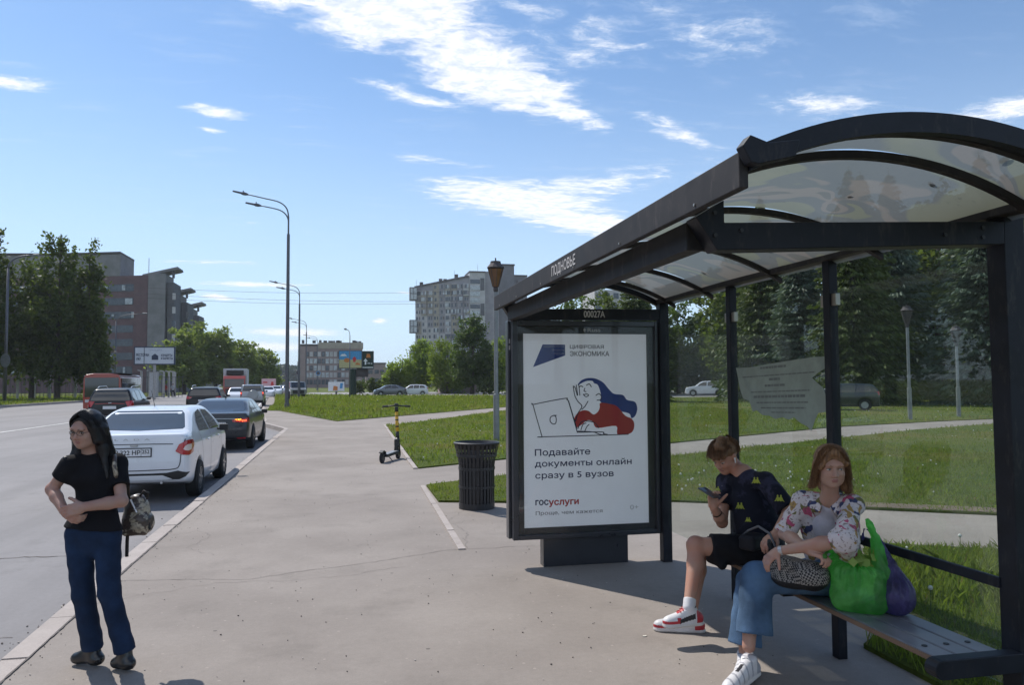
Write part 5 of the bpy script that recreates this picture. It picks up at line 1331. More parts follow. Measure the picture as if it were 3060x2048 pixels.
# traffic signs among the lamps
def round_sign(loc, H, col, label):
    t_ = thing('traffic_sign', loc, label, 'traffic sign')
    mb = MB(); mb.tube([(0, 0, -.1), (0, 0, H + .2)], .05, 8); mb.build('pole', M_POLE, t_, world=False)
    mb = MB(); mb.cyl((0, -.08, H), (0, -.04, H), .42, n=20); d_ = mb.build('sign_plate', col, t_, world=False)
    mb = MB(); mb.cyl((0, -.082, H), (0, -.0801, H), .32, n=20); mb.build('sign_face', M_DKROOF, d_, world=False)
round_sign((-7.9, 128, 0), 3.4, M_POLEG, 'round dark sign on the third lamp, back of plate to the camera')
round_sign((-5.6, 150, 0), 3.6, M_SKY_, 'round blue sign on a thin post in front of the brick block')
t_ = thing('hanging_sign', (-33.9, 86, 0), 'grey blank board fixed low on the left lamp post', 'sign')
mb = MB(); mb.prism([(.45 * math.cos(q * PI / 8), .7 * math.sin(q * PI / 8)) for q in range(16)], .05, ((-33.9, 86.6, 4.2), (1, 0, 0), (0, 0, 1), (0, 1, 0))); mb.build('board', M_POLEG, t_)
mb = MB(); mb.bar((-33.9, 86.66, 4.2), (-34.3, 87.9, 4.2), .05, .05); mb.build('bracket', M_POLE, t_)
# overhead wires
for i, (za, zb) in enumerate(((15.5, 15.9), (14.9, 14.4), (14.2, 14.1))):
    P = [(-42 + 62 * k / 16, 112 + 6 * k / 16, za + (zb - za) * k / 16 - .9 * math.sin(PI * k / 16)) for k in range(17)]
    mb = MB(); mb.tube(P, .018, 4, cap=False)
    tag(mb.build('overhead_wire', M_DKROOF), 'thin overhead wire, %s of three crossing the sky between left block and right block' % ('highest', 'middle', 'lowest')[i], 'wire', 'overhead wires')
# fence posts on the far verge
fp = [(-41.5 + 1.65 * i * 1.35, 103 - .0 * i, 0) for i in range(4)]
def fence_post(loc, h):
    t_ = thing('fence_post', loc, 'pale concrete fence post with bent top on the far verge', 'fence post', 'pale concrete fence posts on the far verge')
    mb = MB(); mb.bar((0, 0, -.1), (0, 0, h), .24, .24); mb.build('post', M_CONCP, t_, world=False)
    mb = MB(); mb.bar((0, 0, h), (-.45, -.1, h + .12), .2, .16); mb.build('post_head', M_CONCP, t_, world=False)
    return t_
FP = [(-39.283, 104, 0.994)[0], (-37.462, 104, 0.978)[0], (-35.772, 104, 0.964)[0], (-32.894, 104, 0.94)[0], (-31.713, 104, 0.93)[0], (-25.9, 106, 0.862)[0], (-25.33, 106, 0.857)[0], (-24.181, 110, 0.808)[0], (-24.012, 112, 0.787)[0], (-23.934, 114, 0.766)[0], (-24.13, 118, 0.728)[0]]
proto = None
for i, x in enumerate(FP):
    y = 104 + (0 if i < 5 else (i - 4) * 2.2)
    if proto is None: proto = fence_post((x, y, 0), 3.4)
    else: c = copy_tree(proto); c.location = (x, y, 0)
t_ = thing('mesh_fence', (-33, 107.5, 0), 'dark see-through mesh fence running behind the pale posts', 'fence')
mb = MB()
for k in range(60): mb.bar((-46 + k * .42, 107.4, 0), (-46 + k * .42, 107.4, 2.7), .05, .05)
mb.bar((-46, 107.4, 2.6), (-21, 107.4, 2.6), .06, .06); mb.bar((-46, 107.4, .4), (-21, 107.4, .4), .06, .06)
mb.build('mesh_panel', M_CONCD, t_)

# park lamp with lantern
def park_lamp(loc, H, label, M_LANT=None):
    M_LANT = M_LANT or M_LANT0
    t_ = thing('park_lamp', loc, label, 'lamp', 'lantern lamps on the lawns')
    mb = MB(); mb.tube([(0, 0, -.1), (0, 0, 1.35), (0, 0, 1.36), (0, 0, H - .7)], [.088, .088, .062, .058], 14); mb.build('pole', M_POLEG, t_, smooth=True, world=False, angle=40)
    mb = MB(); mb.lathe([(.03, H - .72), (.07, H - .66), (.07, H - .58), (.04, H - .56)], n=12); mb.lathe([(.245, H - .01), (.255, H + .02), (.16, H + .14), (.15, H + .2), (.02, H + .22), (.02, H + .30), (0, H + .31)], n=12); mb.lathe([(0, H - .01), (.245, H - .01)], n=12)
    lt = mb.build('lantern_frame', M_DKROOF, t_, world=False)
    mb = MB(); mb.lathe([(.085, H - .55), (.225, H - .03)], n=8); mb.build('lantern_glass', M_LANT, lt, world=False)
    mb = MB()
    for k in range(8):
        q = 2 * PI * k / 8; mb.bar((.088 * math.cos(q), .088 * math.sin(q), H - .55), (.23 * math.cos(q), .23 * math.sin(q), H - .02), .012, .012)
    mb.build('lantern_rib', M_DKROOF, lt, world=False)
    return t_
M_LANT0 = pbr('amber_lantern', (.16, .075, .035), .3)
park_lamp((4.18, 21.9, 0), 5.02, 'grey post with brown lantern behind the litter bin')
park_lamp((23.07, 28.25, 0), 4.6, 'brighter lantern post seen through the right glass pane', M_DKROOF)
park_lamp((26.9, 29.85, 0), 3.9, 'dimmer lantern post right of the brighter one in the right pane', M_DKROOF)

# ------------------------------------------------------------ litter bin and scooter
M_BIN = pbr('bin_black', (.022, .022, .025), .45, var=.15, vscale=8)
bn = thing('litter_bin', (1.708, 10.39, 0), 'black flared slatted metal litter bin on the pavement', 'litter bin')
mb = MB(); mb.lathe([(.205, .03), (.218, .06), (.225, .40), (.225, .62)], (0, 0, 0), 32); mb.lathe([(.19, .03), (.0, .03)], n=32); mb.lathe([(.21, .60), (.2, .3), (.19, .05)], n=32)
mb.build('liner', M_BIN, bn, world=False, smooth=True, angle=40)
mb = MB(); N_ = 30
for k in range(N_):
    q = 2 * PI * k / N_; e = Vector((math.cos(q), math.sin(q), 0))
    P = [(.232, .0), (.236, .30), (.238, .56), (.250, .66), (.275, .76), (.302, .865)]
    tq = Vector((-e.y, e.x, 0))
    for (r0, z0), (r1, z1) in zip(P[:-1], P[1:]):
        mb.bar(e * r0 + Vector((0, 0, z0)), e * r1 + Vector((0, 0, z1)), .032, .006, up=e)
mb.build('side_slats', M_BIN, bn, world=False)
for (r0, r1, z0, z1) in ((.236, .242, 0, .08), (.24, .246, .28, .31), (.242, .248, .52, .56), (.268, .276, .70, .735)):
    mb = MB(); mb.lathe([(r0, z0), (r1, z0), (r1, z1), (r0, z1), (r0, z0)], n=36); mb.build('hoop', M_BIN, bn, world=False, smooth=True, angle=40)
mb = MB(); mb.lathe([(.288, .862), (.312, .868), (.314, .885), (.295, .895), (.285, .88), (.26, .80)], n=36); mb.build('rim', M_BIN, bn, world=False, smooth=True, angle=50)
M_YEL = pbr('scooter_yellow', (.62, .36, .03), .45)
sc = thing('kick_scooter', (.97, 17.1, 0), 'black and yellow electric kick scooter parked at the pavement edge', 'scooter')
def sp1(nm, fn, mat, par=None, **kw):
    mb = MB(); fn(mb); return mb.build(nm, mat, par or sc, world=True, **kw)
DX = Vector((-.40, -.92, 0)).normalized()        # from front wheel to rear wheel
fw = Vector((1.10, 17.55, .11)); rw_ = fw + DX * .98
def wheel_at(c, r, nm):
    mb = MB(); a = Vector((DX.y, -DX.x, 0)) * .025
    mb.cyl(c - a, c + a, r, n=24); o = mb.build(nm, M_TYRE, sc, bevel=.008)
    mb = MB(); mb.cyl(c - a * 1.15, c + a * 1.15, r * .6, n=18); mb.build('hub', M_DRIM, o)
wheel_at(fw, .115, 'wheel'); wheel_at(rw_, .115, 'wheel')
d1 = fw + DX * .14 + Vector((0, 0, .05)); d2 = rw_ - DX * .12 + Vector((0, 0, .03))
sp1('deck', lambda m: m.bar(d1, d2, .17, .06), M_PLAST, bevel=.015)
sp1('deck_mat', lambda m: m.bar(d1 + Vector((0, 0, .033)), d2 + Vector((0, 0, .033)), .14, .006), M_POLEG)
sp1('mudguard', lambda m: m.prism([(-.15, .02), (-.13, .12), (0, .16), (.10, .12), (.08, .10), (0, .13), (-.1, .10)], .08, (rw_ - Vector((DX.y, -DX.x, 0)) * .04, DX, (0, 0, 1), Vector((DX.y, -DX.x, 0)))), M_PLAST)
hb_ = fw + DX * .12 + Vector((0, 0, 1.08))
s0 = fw + Vector((0, 0, .12)) + DX * .01
def at_(t_): return s0 + (hb_ - s0) * t_
sp1('fork', lambda m: (m.bar(fw + Vector((DX.y, -DX.x, 0)) * .04, at_(.10) + Vector((DX.y, -DX.x, 0)) * .04, .02, .04), m.bar(fw - Vector((DX.y, -DX.x, 0)) * .04, at_(.10) - Vector((DX.y, -DX.x, 0)) * .04, .02, .04)), M_PLAST)
sp1('neck', lambda m: m.tube([d1, fw + DX * .08 + Vector((0, 0, .22)), at_(.24)], [.05, .055, .05], 10), M_PLAST, smooth=True)
sp1('control_box', lambda m: m.box(at_(.14) + DX * .05, (.12, .13, .16)), M_PLAST, bevel=.02)
st = sp1('stem', lambda m: m.tube([at_(.10), at_(.96)], .036, 14), M_YEL, smooth=True)
for a_, b_ in ((.20, .40), (.50, .535), (.66, .685), (.76, .775), (.86, .97)): sp1('band', lambda m: m.tube([at_(a_), at_(b_)], .0385, 14), M_PLAST, st, smooth=True)
hx = Vector((1, -.05, 0)).normalized()
sp1('handlebar', lambda m: m.tube([hb_ - hx * .30 + Vector((0, 0, -.02)), hb_, hb_ + hx * .30 + Vector((0, 0, -.02))], .017, 10), M_PLAST, smooth=True)
sp1('grip', lambda m: m.tube([hb_ - hx * .31 + Vector((0, 0, -.02)), hb_ - hx * .19 + Vector((0, 0, -.012))], .024, 10), M_PLAST); sp1('grip', lambda m: m.tube([hb_ + hx * .31 + Vector((0, 0, -.02)), hb_ + hx * .19 + Vector((0, 0, -.012))], .024, 10), M_PLAST)
sp1('display', lambda m: m.box(hb_ + Vector((0, 0, .02)), (.09, .12, .06)), M_PLAST, bevel=.015)
sp1('brake_lever', lambda m: m.bar(hb_ + hx * .10 + Vector((0, -.03, 0)), hb_ + hx * .24 + Vector((0, -.06, -.01)), .012, .012), M_DRIM)
sp1('kickstand', lambda m: m.bar(d2 - DX * .25 + Vector((0, 0, -.03)), d2 - DX * .15 + Vector((.14, -.06, -.14)), .014, .014), M_DRIM)

# ------------------------------------------------------------ trees
M_BARK = pbr('dark_bark', (.07, .055, .045), .95, var=.3, vscale=5, bump=.4); M_BIRCH = pbr('birch_bark', (.22, .20, .18), .9, var=.5, vscale=3)
L_BIR = leaf_mat('birch_leaf', (.030, .046, .010), (.095, .125, .022), .40)
L_POP = leaf_mat('poplar_leaf', (.11, .15, .04), (.23, .27, .08), .5)
L_WIL = leaf_mat('willow_leaf', (.12, .18, .03), (.22, .28, .05), .55)
L_DRK = leaf_mat('dark_leaf', (.042, .075, .018), (.09, .13, .028), .4)
L_FOR = leaf_mat('forest_leaf', (.045, .075, .016), (.12, .15, .03), .42)
L_SPG = leaf_mat('spruce_green', (.014, .030, .011), (.14, .18, .045), .2)
L_SPB = leaf_mat('spruce_blue', (.020, .040, .028), (.16, .21, .15), .2)
L_BUSH = leaf_mat('bush_leaf', (.035, .06, .014), (.10, .13, .03), .3)

def leaf_cards(C, s_, rs, droop=0.0, asp=.62):
    n = len(C); d = rs.normal(size=(n, 3)); d[:, 2] = d[:, 2] * .6 - droop; d /= np.linalg.norm(d, axis=1)[:, None]
    e = rs.normal(size=(n, 3)); e -= d * (e * d).sum(1)[:, None]; e /= np.linalg.norm(e, axis=1)[:, None]
    ss_ = s_ * rs.uniform(.6, 1.3, (n, 1)); a = d * ss_; b_ = e * ss_ * asp
    return np.stack([C - a, C - b_ * .9, C + a, C + b_], 1).reshape(-1, 3)

def tree(name, loc, H, lobes, leaf, label, n=7000, s_=.3, bark=None, group=None, seed=0, droop=.2, trunk_r=.25, clump=.8, lean=0.0, crown_lo=.2, fill=.45, cat='tree'):
    """lobes: (dx, dy, z, rx, rz) ellipsoids filled with leaf clumps hung on limbs"""
    rs = np.random.RandomState(seed); t_ = thing(name, loc, label, cat, group)
    mb = MB(); top = H * .86
    tp_ = [(0, 0, -.2), (lean * .1, 0, H * .15), (lean * .4 + .1, .1, H * .45), (lean * .8, 0, H * .7), (lean, 0, top)]
    mb.tube(tp_, [trunk_r * 1.25, trunk_r, trunk_r * .7, trunk_r * .4, trunk_r * .12], 9)
    CL = []
    vol = np.array([l[3] ** 2 * l[4] for l in lobes]); cnt = np.maximum(4, (vol / vol.sum() * n / 45).astype(int))
    for l, c_ in zip(lobes, cnt):
        u = rs.normal(size=(c_, 3)); u /= np.linalg.norm(u, axis=1)[:, None]; r_ = fill + (1 - fill) * rs.uniform(0, 1, (c_, 1)) ** .6
        P = u * r_ * np.array([l[3], l[3], l[4]]) + np.array([l[0], l[1], l[2]]); CL.append(P)
        for k in range(min(5, c_)):
            q = P[k]; z0 = max(H * crown_lo * .8, q[2] - l[3] * 1.3); z0 = min(z0, top * .9); f_ = z0 / top
            mb.tube([(lean * f_, 0, z0), ((lean * f_ + q[0]) / 2, q[1] / 2, (z0 + q[2]) / 2 + .3), tuple(q)], [trunk_r * .38 * (1 - f_ * .6), trunk_r * .22, .02], 5, cap=False)
    CL = np.concatenate(CL); per = max(8, n // len(CL))
    rad = clump * rs.uniform(.5, 1.2, len(CL))
    A = np.repeat(CL, per, 0); Rr = np.repeat(rad, per)[:, None]
    off_ = rs.normal(size=A.shape) * Rr * np.array([.55, .55, .42]); off_[:, 2] -= np.abs(rs.normal(size=len(A))) * Rr[:, 0] * droop * 1.6
    V = leaf_cards(A + off_, s_, rs, droop)
    mb.build('trunk', bark or M_BARK, t_, world=False)
    fast_quads('crown', V, leaf, t_, world=False)
    return t_

def spruce(name, loc, H, Rm, leaf, label, seed=0, dens=1.0, s_=.16, group=None, full=False):
    rs = np.random.RandomState(seed); t_ = thing(name, loc, label, 'tree', group)
    mb = MB(); mb.tube([(0, 0, -.2), (0, 0, H * .5), (0, 0, H)], [.22, .13, .02], 8); mb.build('trunk', M_BARK, t_, world=False)
    C = []; D = []
    z = H * .04
    while z < H * .985:
        f_ = z / H; rr = Rm * (1 - f_) ** .82 * rs.uniform(.82, 1.12); nb = int((7 + 6 * (1 - f_)) * dens); ph = rs.uniform(0, 6)
        for k in range(nb):
            a = ph + 2 * PI * k / nb + rs.uniform(-.25, .25); L = rr * rs.uniform(.7, 1.12); m_ = max(3, int(L / .13))
            q = np.linspace(.12, 1, m_); hd = np.array([math.cos(a), math.sin(a)])
            sag = L * (.10 + .28 * (1 - f_)); zz = z - sag * q ** 1.3 + L * .16 * q ** 3
            for j in range(m_):
                c_ = np.array([hd[0] * L * q[j], hd[1] * L * q[j], zz[j]]); wd_ = (.30 + .42 * (1 - q[j])) * min(1, L * .7)
                kk = 4
                sid = rs.uniform(-1, 1, kk)[:, None] * wd_ * np.array([-hd[1], hd[0], 0])
                P = c_ + sid; P[:, 2] -= np.abs(sid[:, 0] + sid[:, 1]) * .35 + rs.uniform(0, .10, kk)
                C.append(P); dd = np.tile(np.array([hd[0] * .8, hd[1] * .8, -.25]), (kk, 1)) + sid * 1.8; dd[:, 2] -= rs.uniform(0, .55, kk); D.append(dd)
        z += (.30 + .10 * (1 - f_)) * rs.uniform(.8, 1.2)
    C = np.concatenate(C); D = np.concatenate(D); D /= np.linalg.norm(D, axis=1)[:, None]
    e = np.cross(D, rs.normal(size=D.shape)); e /= np.linalg.norm(e, axis=1)[:, None]
    sz = s_ * rs.uniform(.7, 1.4, (len(C), 1))
    V = np.stack([C - D * sz, C - e * sz * .38, C + D * sz * 1.1, C + e * sz * .38], 1).reshape(-1, 3)
    fast_quads('crown', V, leaf, t_, world=False)
    return t_

# left: the dark birches on the verge
GB = 'tall dark birches on the far verge'
tree('birch', (-41.5, 101, 0), 22.5, [(0, 0, 19.5, 1.5, 3.2), (-.5, 0, 14, 3.4, 4.5), (.5, -1, 8.5, 4.2, 4)], L_BIR, 'birch at the left edge with the tallest loose pointed top', 9000, .24, M_BIRCH, GB, 1, .75, .28, .75, fill=.3)
tree('birch', (-37.4, 103, 0), 18.0, [(0, 0, 14.5, 2.2, 3.0), (.5, 0, 10, 3.6, 4.0), (-.5, 0, 6, 3.6, 3)], L_BIR, 'second birch from the left with a low rounded top', 7000, .26, M_BARK, GB, 2, .7, .25, .85)
tree('birch', (-33.9, 101, 0), 21.5, [(-.9, 0, 19, 1.0, 1.8), (.8, 0, 18.4, 1.2, 2.2), (0, 0, 14.5, 2.7, 4), (.3, -1, 9, 3.8, 4.2), (0, 0, 5.0, 3.4, 2.6)], L_BIR, 'birch with twin ragged tops in the middle of the dark group', 11000, .24, M_BARK, GB, 3, .75, .3, .75, fill=.3)
tree('birch', (-31.0, 102, 0), 20.2, [(.5, 0, 17.6, .9, 2.2), (.2, 0, 13.5, 1.5, 3.5), (-.4, 0, 8.5, 2.4, 4.2), (.2, 0, 5.0, 2.2, 2.6)], L_BIR, 'birch with one narrow ragged top, right of the twin-topped one', 9000, .24, M_BARK, GB, 4, .75, .26, .7, fill=.3)
tree('birch', (-29.7, 100, 0), 12.5, [(0, 0, 8.8, 1.1, 2.8), (.1, 0, 5.0, 1.5, 2.6)], L_BIR, 'lowest birch at the right end of the dark group', 5000, .24, M_BARK, GB, 5, .7, .2, .75)
# middle row
GM = 'poplars along the road beyond the white billboard'
tree('poplar', (-29.3, 150, 0), 13.3, [(1.2, 0, 9.4, 3.8, 3.9), (-2.6, 0, 6.4, 3.4, 3.4), (1, -1, 4.5, 4.6, 3.4)], L_POP, 'tallest roundest poplar of the row beside the white billboard', 9000, .33, M_BARK, GM, 6, .1, .3, .95, fill=.35)
tree('poplar', (-24.4, 153, 0), 12.2, [(.5, 0, 8.4, 3.4, 3.8), (0, 0, 4.6, 4.3, 3.2)], L_POP, 'second poplar of the row, pointed', 7000, .33, M_BARK, GM, 7, .1, .26, .95, fill=.35)
tree('poplar', (-20.4, 158, 0), 10.4, [(0, 0, 7.0, 3.4, 3.2), (0, 0, 4.0, 4.0, 2.8)], L_POP, 'third poplar of the row, lower', 6000, .33, M_BARK, GM, 8, .1, .24, .95)
tree('poplar', (-17.2, 164, 0), 9.0, [(0, 0, 5.8, 3.0, 3.0), (0, 0, 3.2, 3.6, 2.4)], L_POP, 'last and lowest poplar of the row behind the lorry', 5000, .33, M_BARK, GM, 9, .1, .22, .95)
# right group
GW = 'bright willows behind the parked cars'
tree('willow', (8.3, 122, 0), 6.6, [(0, 0, 3.8, 2.3, 2.2), (-1.4, 0, 2.4, 1.8, 1.6)], L_WIL, 'smallest bright willow above the dull grey saloon', 5000, .20, M_BARK, GW, 12, .6, .16, .6)
tree('willow', (11.6, 124, 0), 9.0, [(0, 0, 6.4, 1.9, 2.4), (-.4, 0, 3.4, 2.6, 2.4)], L_WIL, 'rounded willow between the smallest one and the yellowish one', 7000, .20, M_BARK, GW, 13, .6, .18, .65)
tree('willow', (14.9, 118, 0), 9.0, [(-.6, 0, 6.0, 2.4, 2.7), (.3, 0, 3.4, 3.2, 2.6)], leaf_mat('willow_leaf_yellow', (.11, .16, .022), (.20, .25, .04), .45), 'yellowish green willow left of the tall dark tree', 8000, .20, M_BARK, GW, 14, .6, .18, .7)
tree('linden', (17.8, 112, 0), 12.2, [(-.6, 0, 9.6, 1.7, 2.2), (.6, 0, 9.0, 1.8, 2.4), (0, 0, 6.2, 2.9, 3.6), (0, 0, 3.6, 3.2, 2.6)], L_DRK, 'tall dark tree in front of the grey apartment block', 13000, .20, M_BARK, None, 15, .35, .28, .6)
tree('willow', (22.0, 114, 0), 9.6, [(0, 0, 6.0, 2.0, 3.0), (0, 0, 3.0, 2.4, 2.4)], L_WIL, 'bright willow right of the tall dark tree, behind the lantern post', 5500, .20, M_BARK, GW, 16, .5, .2, .65)
for i, (x, y, h_, r_) in enumerate(((3.9, 123, 2.6, 1.3), (1.8, 128, 2.2, 1.2), (19.6, 108, 2.2, 1.5), (24.5, 108, 3.2, 1.8), (6.6, 121, 2.8, 1.6))):
    tree('bush', (x, y, 0), h_, [(0, 0, h_ * .55, r_, h_ * .45)], L_BUSH, ('round bush right of the billboard column', 'low bush left of the billboard column', 'low bush under the tall dark tree', 'taller bush behind the lantern post', 'bush just left of the dull grey saloon')[i], 1500, .18, M_BARK, 'bushes at the edge of the car park', 30 + i, .2, .06, .5, cat='bush')
# forest edge seen over and through the shelter
GF = 'broad-leaved trees of the wood behind the shelter'
FT = [(22.5, 90, 12.6, 3.0), (27.5, 91, 13.6, 3.4), (32.5, 92, 13.8, 3.6), (38.0, 94, 14.2, 4.0), (44.0, 98, 14.0, 4), (50.5, 99, 15, 4.4), (47.0, 86, 20.5, 5), (53.0, 86, 22, 5.4), (58.5, 86, 23, 5.4), (64, 84, 24, 6), (57, 75, 21, 5.4), (63, 72, 23, 5.6), (70, 74, 24, 6), (78, 70, 26, 6)]
FL = ['first low tree of the wood, just right of the lantern post', 'low tree of the wood behind the left corner of the advertising panel', 'third low tree of the wood, left of the pale block between the shelter beams', 'second tree of the wood between the shelter beams', 'third tree of the wood, above the number board', 'tree of the wood above the right end of the number board',
      'tree behind the white crossover, left side', 'tree behind the white crossover, middle', 'tree behind the white crossover, right side', 'broad tree rising behind the second shelter post', 'tree left of the blue spruce, in the middle pane',
      'tree deep behind the blue spruce', 'tree deep behind the green spruce', 'tree filling the gap at the top right behind the spruces']
protos = {}
for i, (x, y, h_, r_) in enumerate(FT):
    v = i % 3
    if v not in protos:
        t_ = tree('forest_tree', (x, y, 0), 14.0, [(0, 0, 10.4, 2.6, 3.4), (.8, 0, 7.2, 3.8, 3.8), (-1, .5, 4.4, 3.8, 3.4), (.5, -1, 3.0, 3.6, 2.2)], L_FOR if v != 1 else L_DRK, FL[i], 9000, .24, M_BARK, GF, 40 + v, .3, .26, .8)
        protos[v] = t_
    else:
        t_ = copy_tree(protos[v]); t_['label'] = FL[i]; t_.location = (x, y, 0); t_.rotation_euler = (0, 0, i * 1.3)
    k = h_ / 14.0; t_.scale = (r_ / 4.0 * 1.1, r_ / 4.0 * 1.1, k)
GS = 'spruces behind the right side of the shelter'
SPR = [(33.1, 52, 14, 3.8, L_SPB, 'pale blue spruce left of the third shelter post'), (33.7, 46.5, 16.5, 4.0, L_SPG, 'green spruce with yellowish tips right of the third shelter post'),
       (41.5, 43.5, 17, 4.8, L_SPB, 'widest blue spruce at the right of the right pane'), (36.5, 49, 17, 4.2, L_SPG, 'dark green spruce between the two lantern posts'), (50.5, 48, 18, 4.8, L_SPG, 'dark spruce at the right edge beside the near post'),
       (33.0, 57, 17, 4.2, L_SPG, 'dark spruce behind the pale blue one'), (38.0, 66, 18, 4.8, L_SPG, 'dark spruce farthest back above the torn notice'), (46, 58, 20, 5.0, L_SPB, 'tall blue spruce behind the widest one'), (23.5, 61, 12, 3.4, L_SPG, 'lowest spruce left of the pale blue one'), (56, 56, 20, 5, L_SPG, 'last spruce, half out of the photo at the right')]
sp_g = sp_b = None
for i, (x, y, h_, r_, mt, lb) in enumerate(SPR):
    if mt is L_SPB:
        if sp_b is None: sp_b = t_ = spruce('spruce', (x, y, 0), 14, 4.0, L_SPB, lb, 60, group=GS, s_=.17)
        else: t_ = copy_tree(sp_b); t_['label'] = lb
    else:
        if sp_g is None: sp_g = t_ = spruce('spruce', (x, y, 0), 14, 4.0, L_SPG, lb, 61, group=GS, s_=.17)
        else: t_ = copy_tree(sp_g); t_['label'] = lb
    t_.location = (x, y, 0); t_.rotation_euler = (0, 0, 2.1 * i); t_.scale = (r_ / 4, r_ / 4, h_ / 14)

# unseen birches added left of view to darken what the shelter glass reflects
for i, (x, y, k) in enumerate(((-40, 84, 1.0), (-37, 74, .9), (-41, 64, 1.05), (-36.5, 54, .95), (-39, 44, 1.1), (-36, 35, .9), (-40, 26, 1.0), (-37, 16, 1.1), (-41, 7, 1.0), (-37, -3, 1.0), (-40, -14, 1.1))):
    t_ = copy_tree([o for o in S.objects if o.name.startswith('birch') and o.parent is None][2]); t_.location = (x, y, 0); t_.rotation_euler = (0, 0, i * 1.7); t_.scale = (1.25, 1.25, k * .9)
    t_['label'] = 'birch of the roadside row, outside the left edge of the photo'; t_['group'] = 'birches of the roadside row outside the photo'
rs = np.random.RandomState(77); n_ = 26000
X_ = rs.uniform(24, 120, n_); Yb = np.interp(X_, [24, 45, 60, 80, 120], [97, 101, 92, 82, 60]); Z_ = rs.uniform(0, 1, n_) ** .8 * (6.5 + 1.2 * np.sin(X_ * .7) + np.sin(X_ * .23 + 1) * 1.5)
o = fast_quads('undergrowth', leaf_cards(np.stack([X_, Yb + rs.uniform(0, 5, n_), Z_], 1), .42, rs, .1), L_FOR); tag(o, 'dense dark undergrowth at the foot of the wood behind the shelter', 'undergrowth', kind='stuff')
# ------------------------------------------------------------ grass
GR = leaf_mat('grass_blade', (.085, .135, .018), (.20, .240, .045), .45, .6, patch=(.24, .20, .055))
GRD = leaf_mat('grass_blade_dry', (.17, .15, .05), (.24, .20, .08), .3, .7)
def grass(name, regions, seed, mats=(GR, GRD), dry=.06, label=None, cat='grass'):
    """regions: (polygon, holes, count, height, width, base z)"""
    rs = np.random.RandomState(seed); VV = []; MI = []
    for poly, n, h_, w_, z0, lim in regions:
        P = np.array(poly); lo = P.min(0); hi = P.max(0)
        if lim: lo = np.maximum(lo, lim[0]); hi = np.minimum(hi, lim[1])
        pts = np.zeros((0, 2))
        while len(pts) < n:
            q = lo + rs.uniform(0, 1, (n * 2, 2)) * (hi - lo); q = q[poly_inside(q[:, 0], q[:, 1], poly)]; pts = np.concatenate([pts, q])
            if len(q) == 0: break
        pts = pts[:n]
        tuft = .65 + .5 * np.sin(pts[:, 0] * 2.3 + np.sin(pts[:, 1] * 1.7) * 2) * np.sin(pts[:, 1] * 2.9 + 1)
        hh = h_ * rs.uniform(.35, 1.25, n) * np.clip(tuft, .35, 1.3); a = rs.uniform(0, 2 * PI, n); ln = rs.normal(size=(n, 2)) * hh[:, None] * .42
        B = np.column_stack([pts, np.full(n, z0)]); d = np.column_stack([np.cos(a), np.sin(a), np.zeros(n)]) * w_ * rs.uniform(.6, 1.3, (n, 1))
        M_ = B + np.column_stack([ln * .4, hh * .62]); T = B + np.column_stack([ln, hh])
        VV.append(np.stack([B - d, B + d, M_ + d * .75, T, M_ - d * .75], 1).reshape(-1, 3)); MI.append((rs.uniform(0, 1, n) < dry).astype(int))
    o = fast_quads(name, np.concatenate(VV), list(mats), None, np.concatenate(MI), 5)
    tag(o, label, cat, kind='stuff'); return o
grass('lawn_grass', [(LAWNS['side'], 26000, .17, .0045, .03, ((3.1, 1.5), (7.5, 7.2)))], 1, label='long unmown grass blades right behind the shelter bench')
grass('lawn_grass', [(LAWNS['near'], 45000, .075, .006, .03, ((1.2, 2), (14, 22))), (LAWNS['near'], 16000, .10, .011, .03, ((8, 8), (32, 30)))], 2, label='short sunlit grass of the lawn between the two paths behind the shelter')
grass('lawn_grass', [(LAWNS['mid'], 40000, .11, .012, .03, ((1.3, 15), (22, 46))), (LAWNS['mid'], 9000, .15, .025, .03, ((10, 18), (50, 70)))], 3, label='grass of the lawn behind the scooter')
grass('lawn_grass', [(LAWNS['far'], 26000, .17, .028, .03, ((-9, 34), (20, 80))), (LAWNS['far'], 9000, .26, .05, .03, ((-12, 70), (34, 124)))], 4, label='grass of the wedge-shaped lawn below the billboards')
grass('lawn_grass', [(LAWNS['verge'], 9000, .25, .05, .04, ((-50, 62), (-22, 122)))], 5, label='grass of the verge under the dark birches')
M_CLOCK = pbr('dandelion_clock', (.62, .62, .58), .9); M_DYEL = pbr('dandelion_yellow', (.75, .55, .04), .8); M_STEM = pbr('flower_stem', (.10, .15, .04), .8)
def dandelions(regs, seed, label):
    rs = random.Random(seed); mb = MB()
    for (x0, y0, x1, y1, n, h_, r_, poly) in regs:
        k = 0
        while k < n:
            x = rs.uniform(x0, x1); y = rs.uniform(y0, y1)
            if not bool(poly_inside(np.array([x]), np.array([y]), poly)[0]): k += .2; continue
            h2 = h_ * rs.uniform(.5, 1.3); r2 = r_ * rs.uniform(.6, 1.15); x2 = x + rs.uniform(-.04, .04); y2 = y + rs.uniform(-.04, .04); mi = 0 if rs.random() < .85 else 1
            if mi: r2 *= .7
            mb.tube([(x, y, .03), (x2, y2, h2)], .0025 + r_ * .03, 3, 2, False)
            prof = [(0, -r2), (r2 * .7, -r2 * .7), (r2, 0), (r2 * .7, r2 * .7), (0, r2)] if not mi else [(0, -r2 * .3), (r2, 0), (0, r2 * .4)]
            mb.lathe(prof, (x2, y2, h2), 7, mi); k += 1
    o = mb.build('dandelion', [M_CLOCK, M_DYEL, M_STEM]); tag(o, label, 'flowers', kind='stuff')
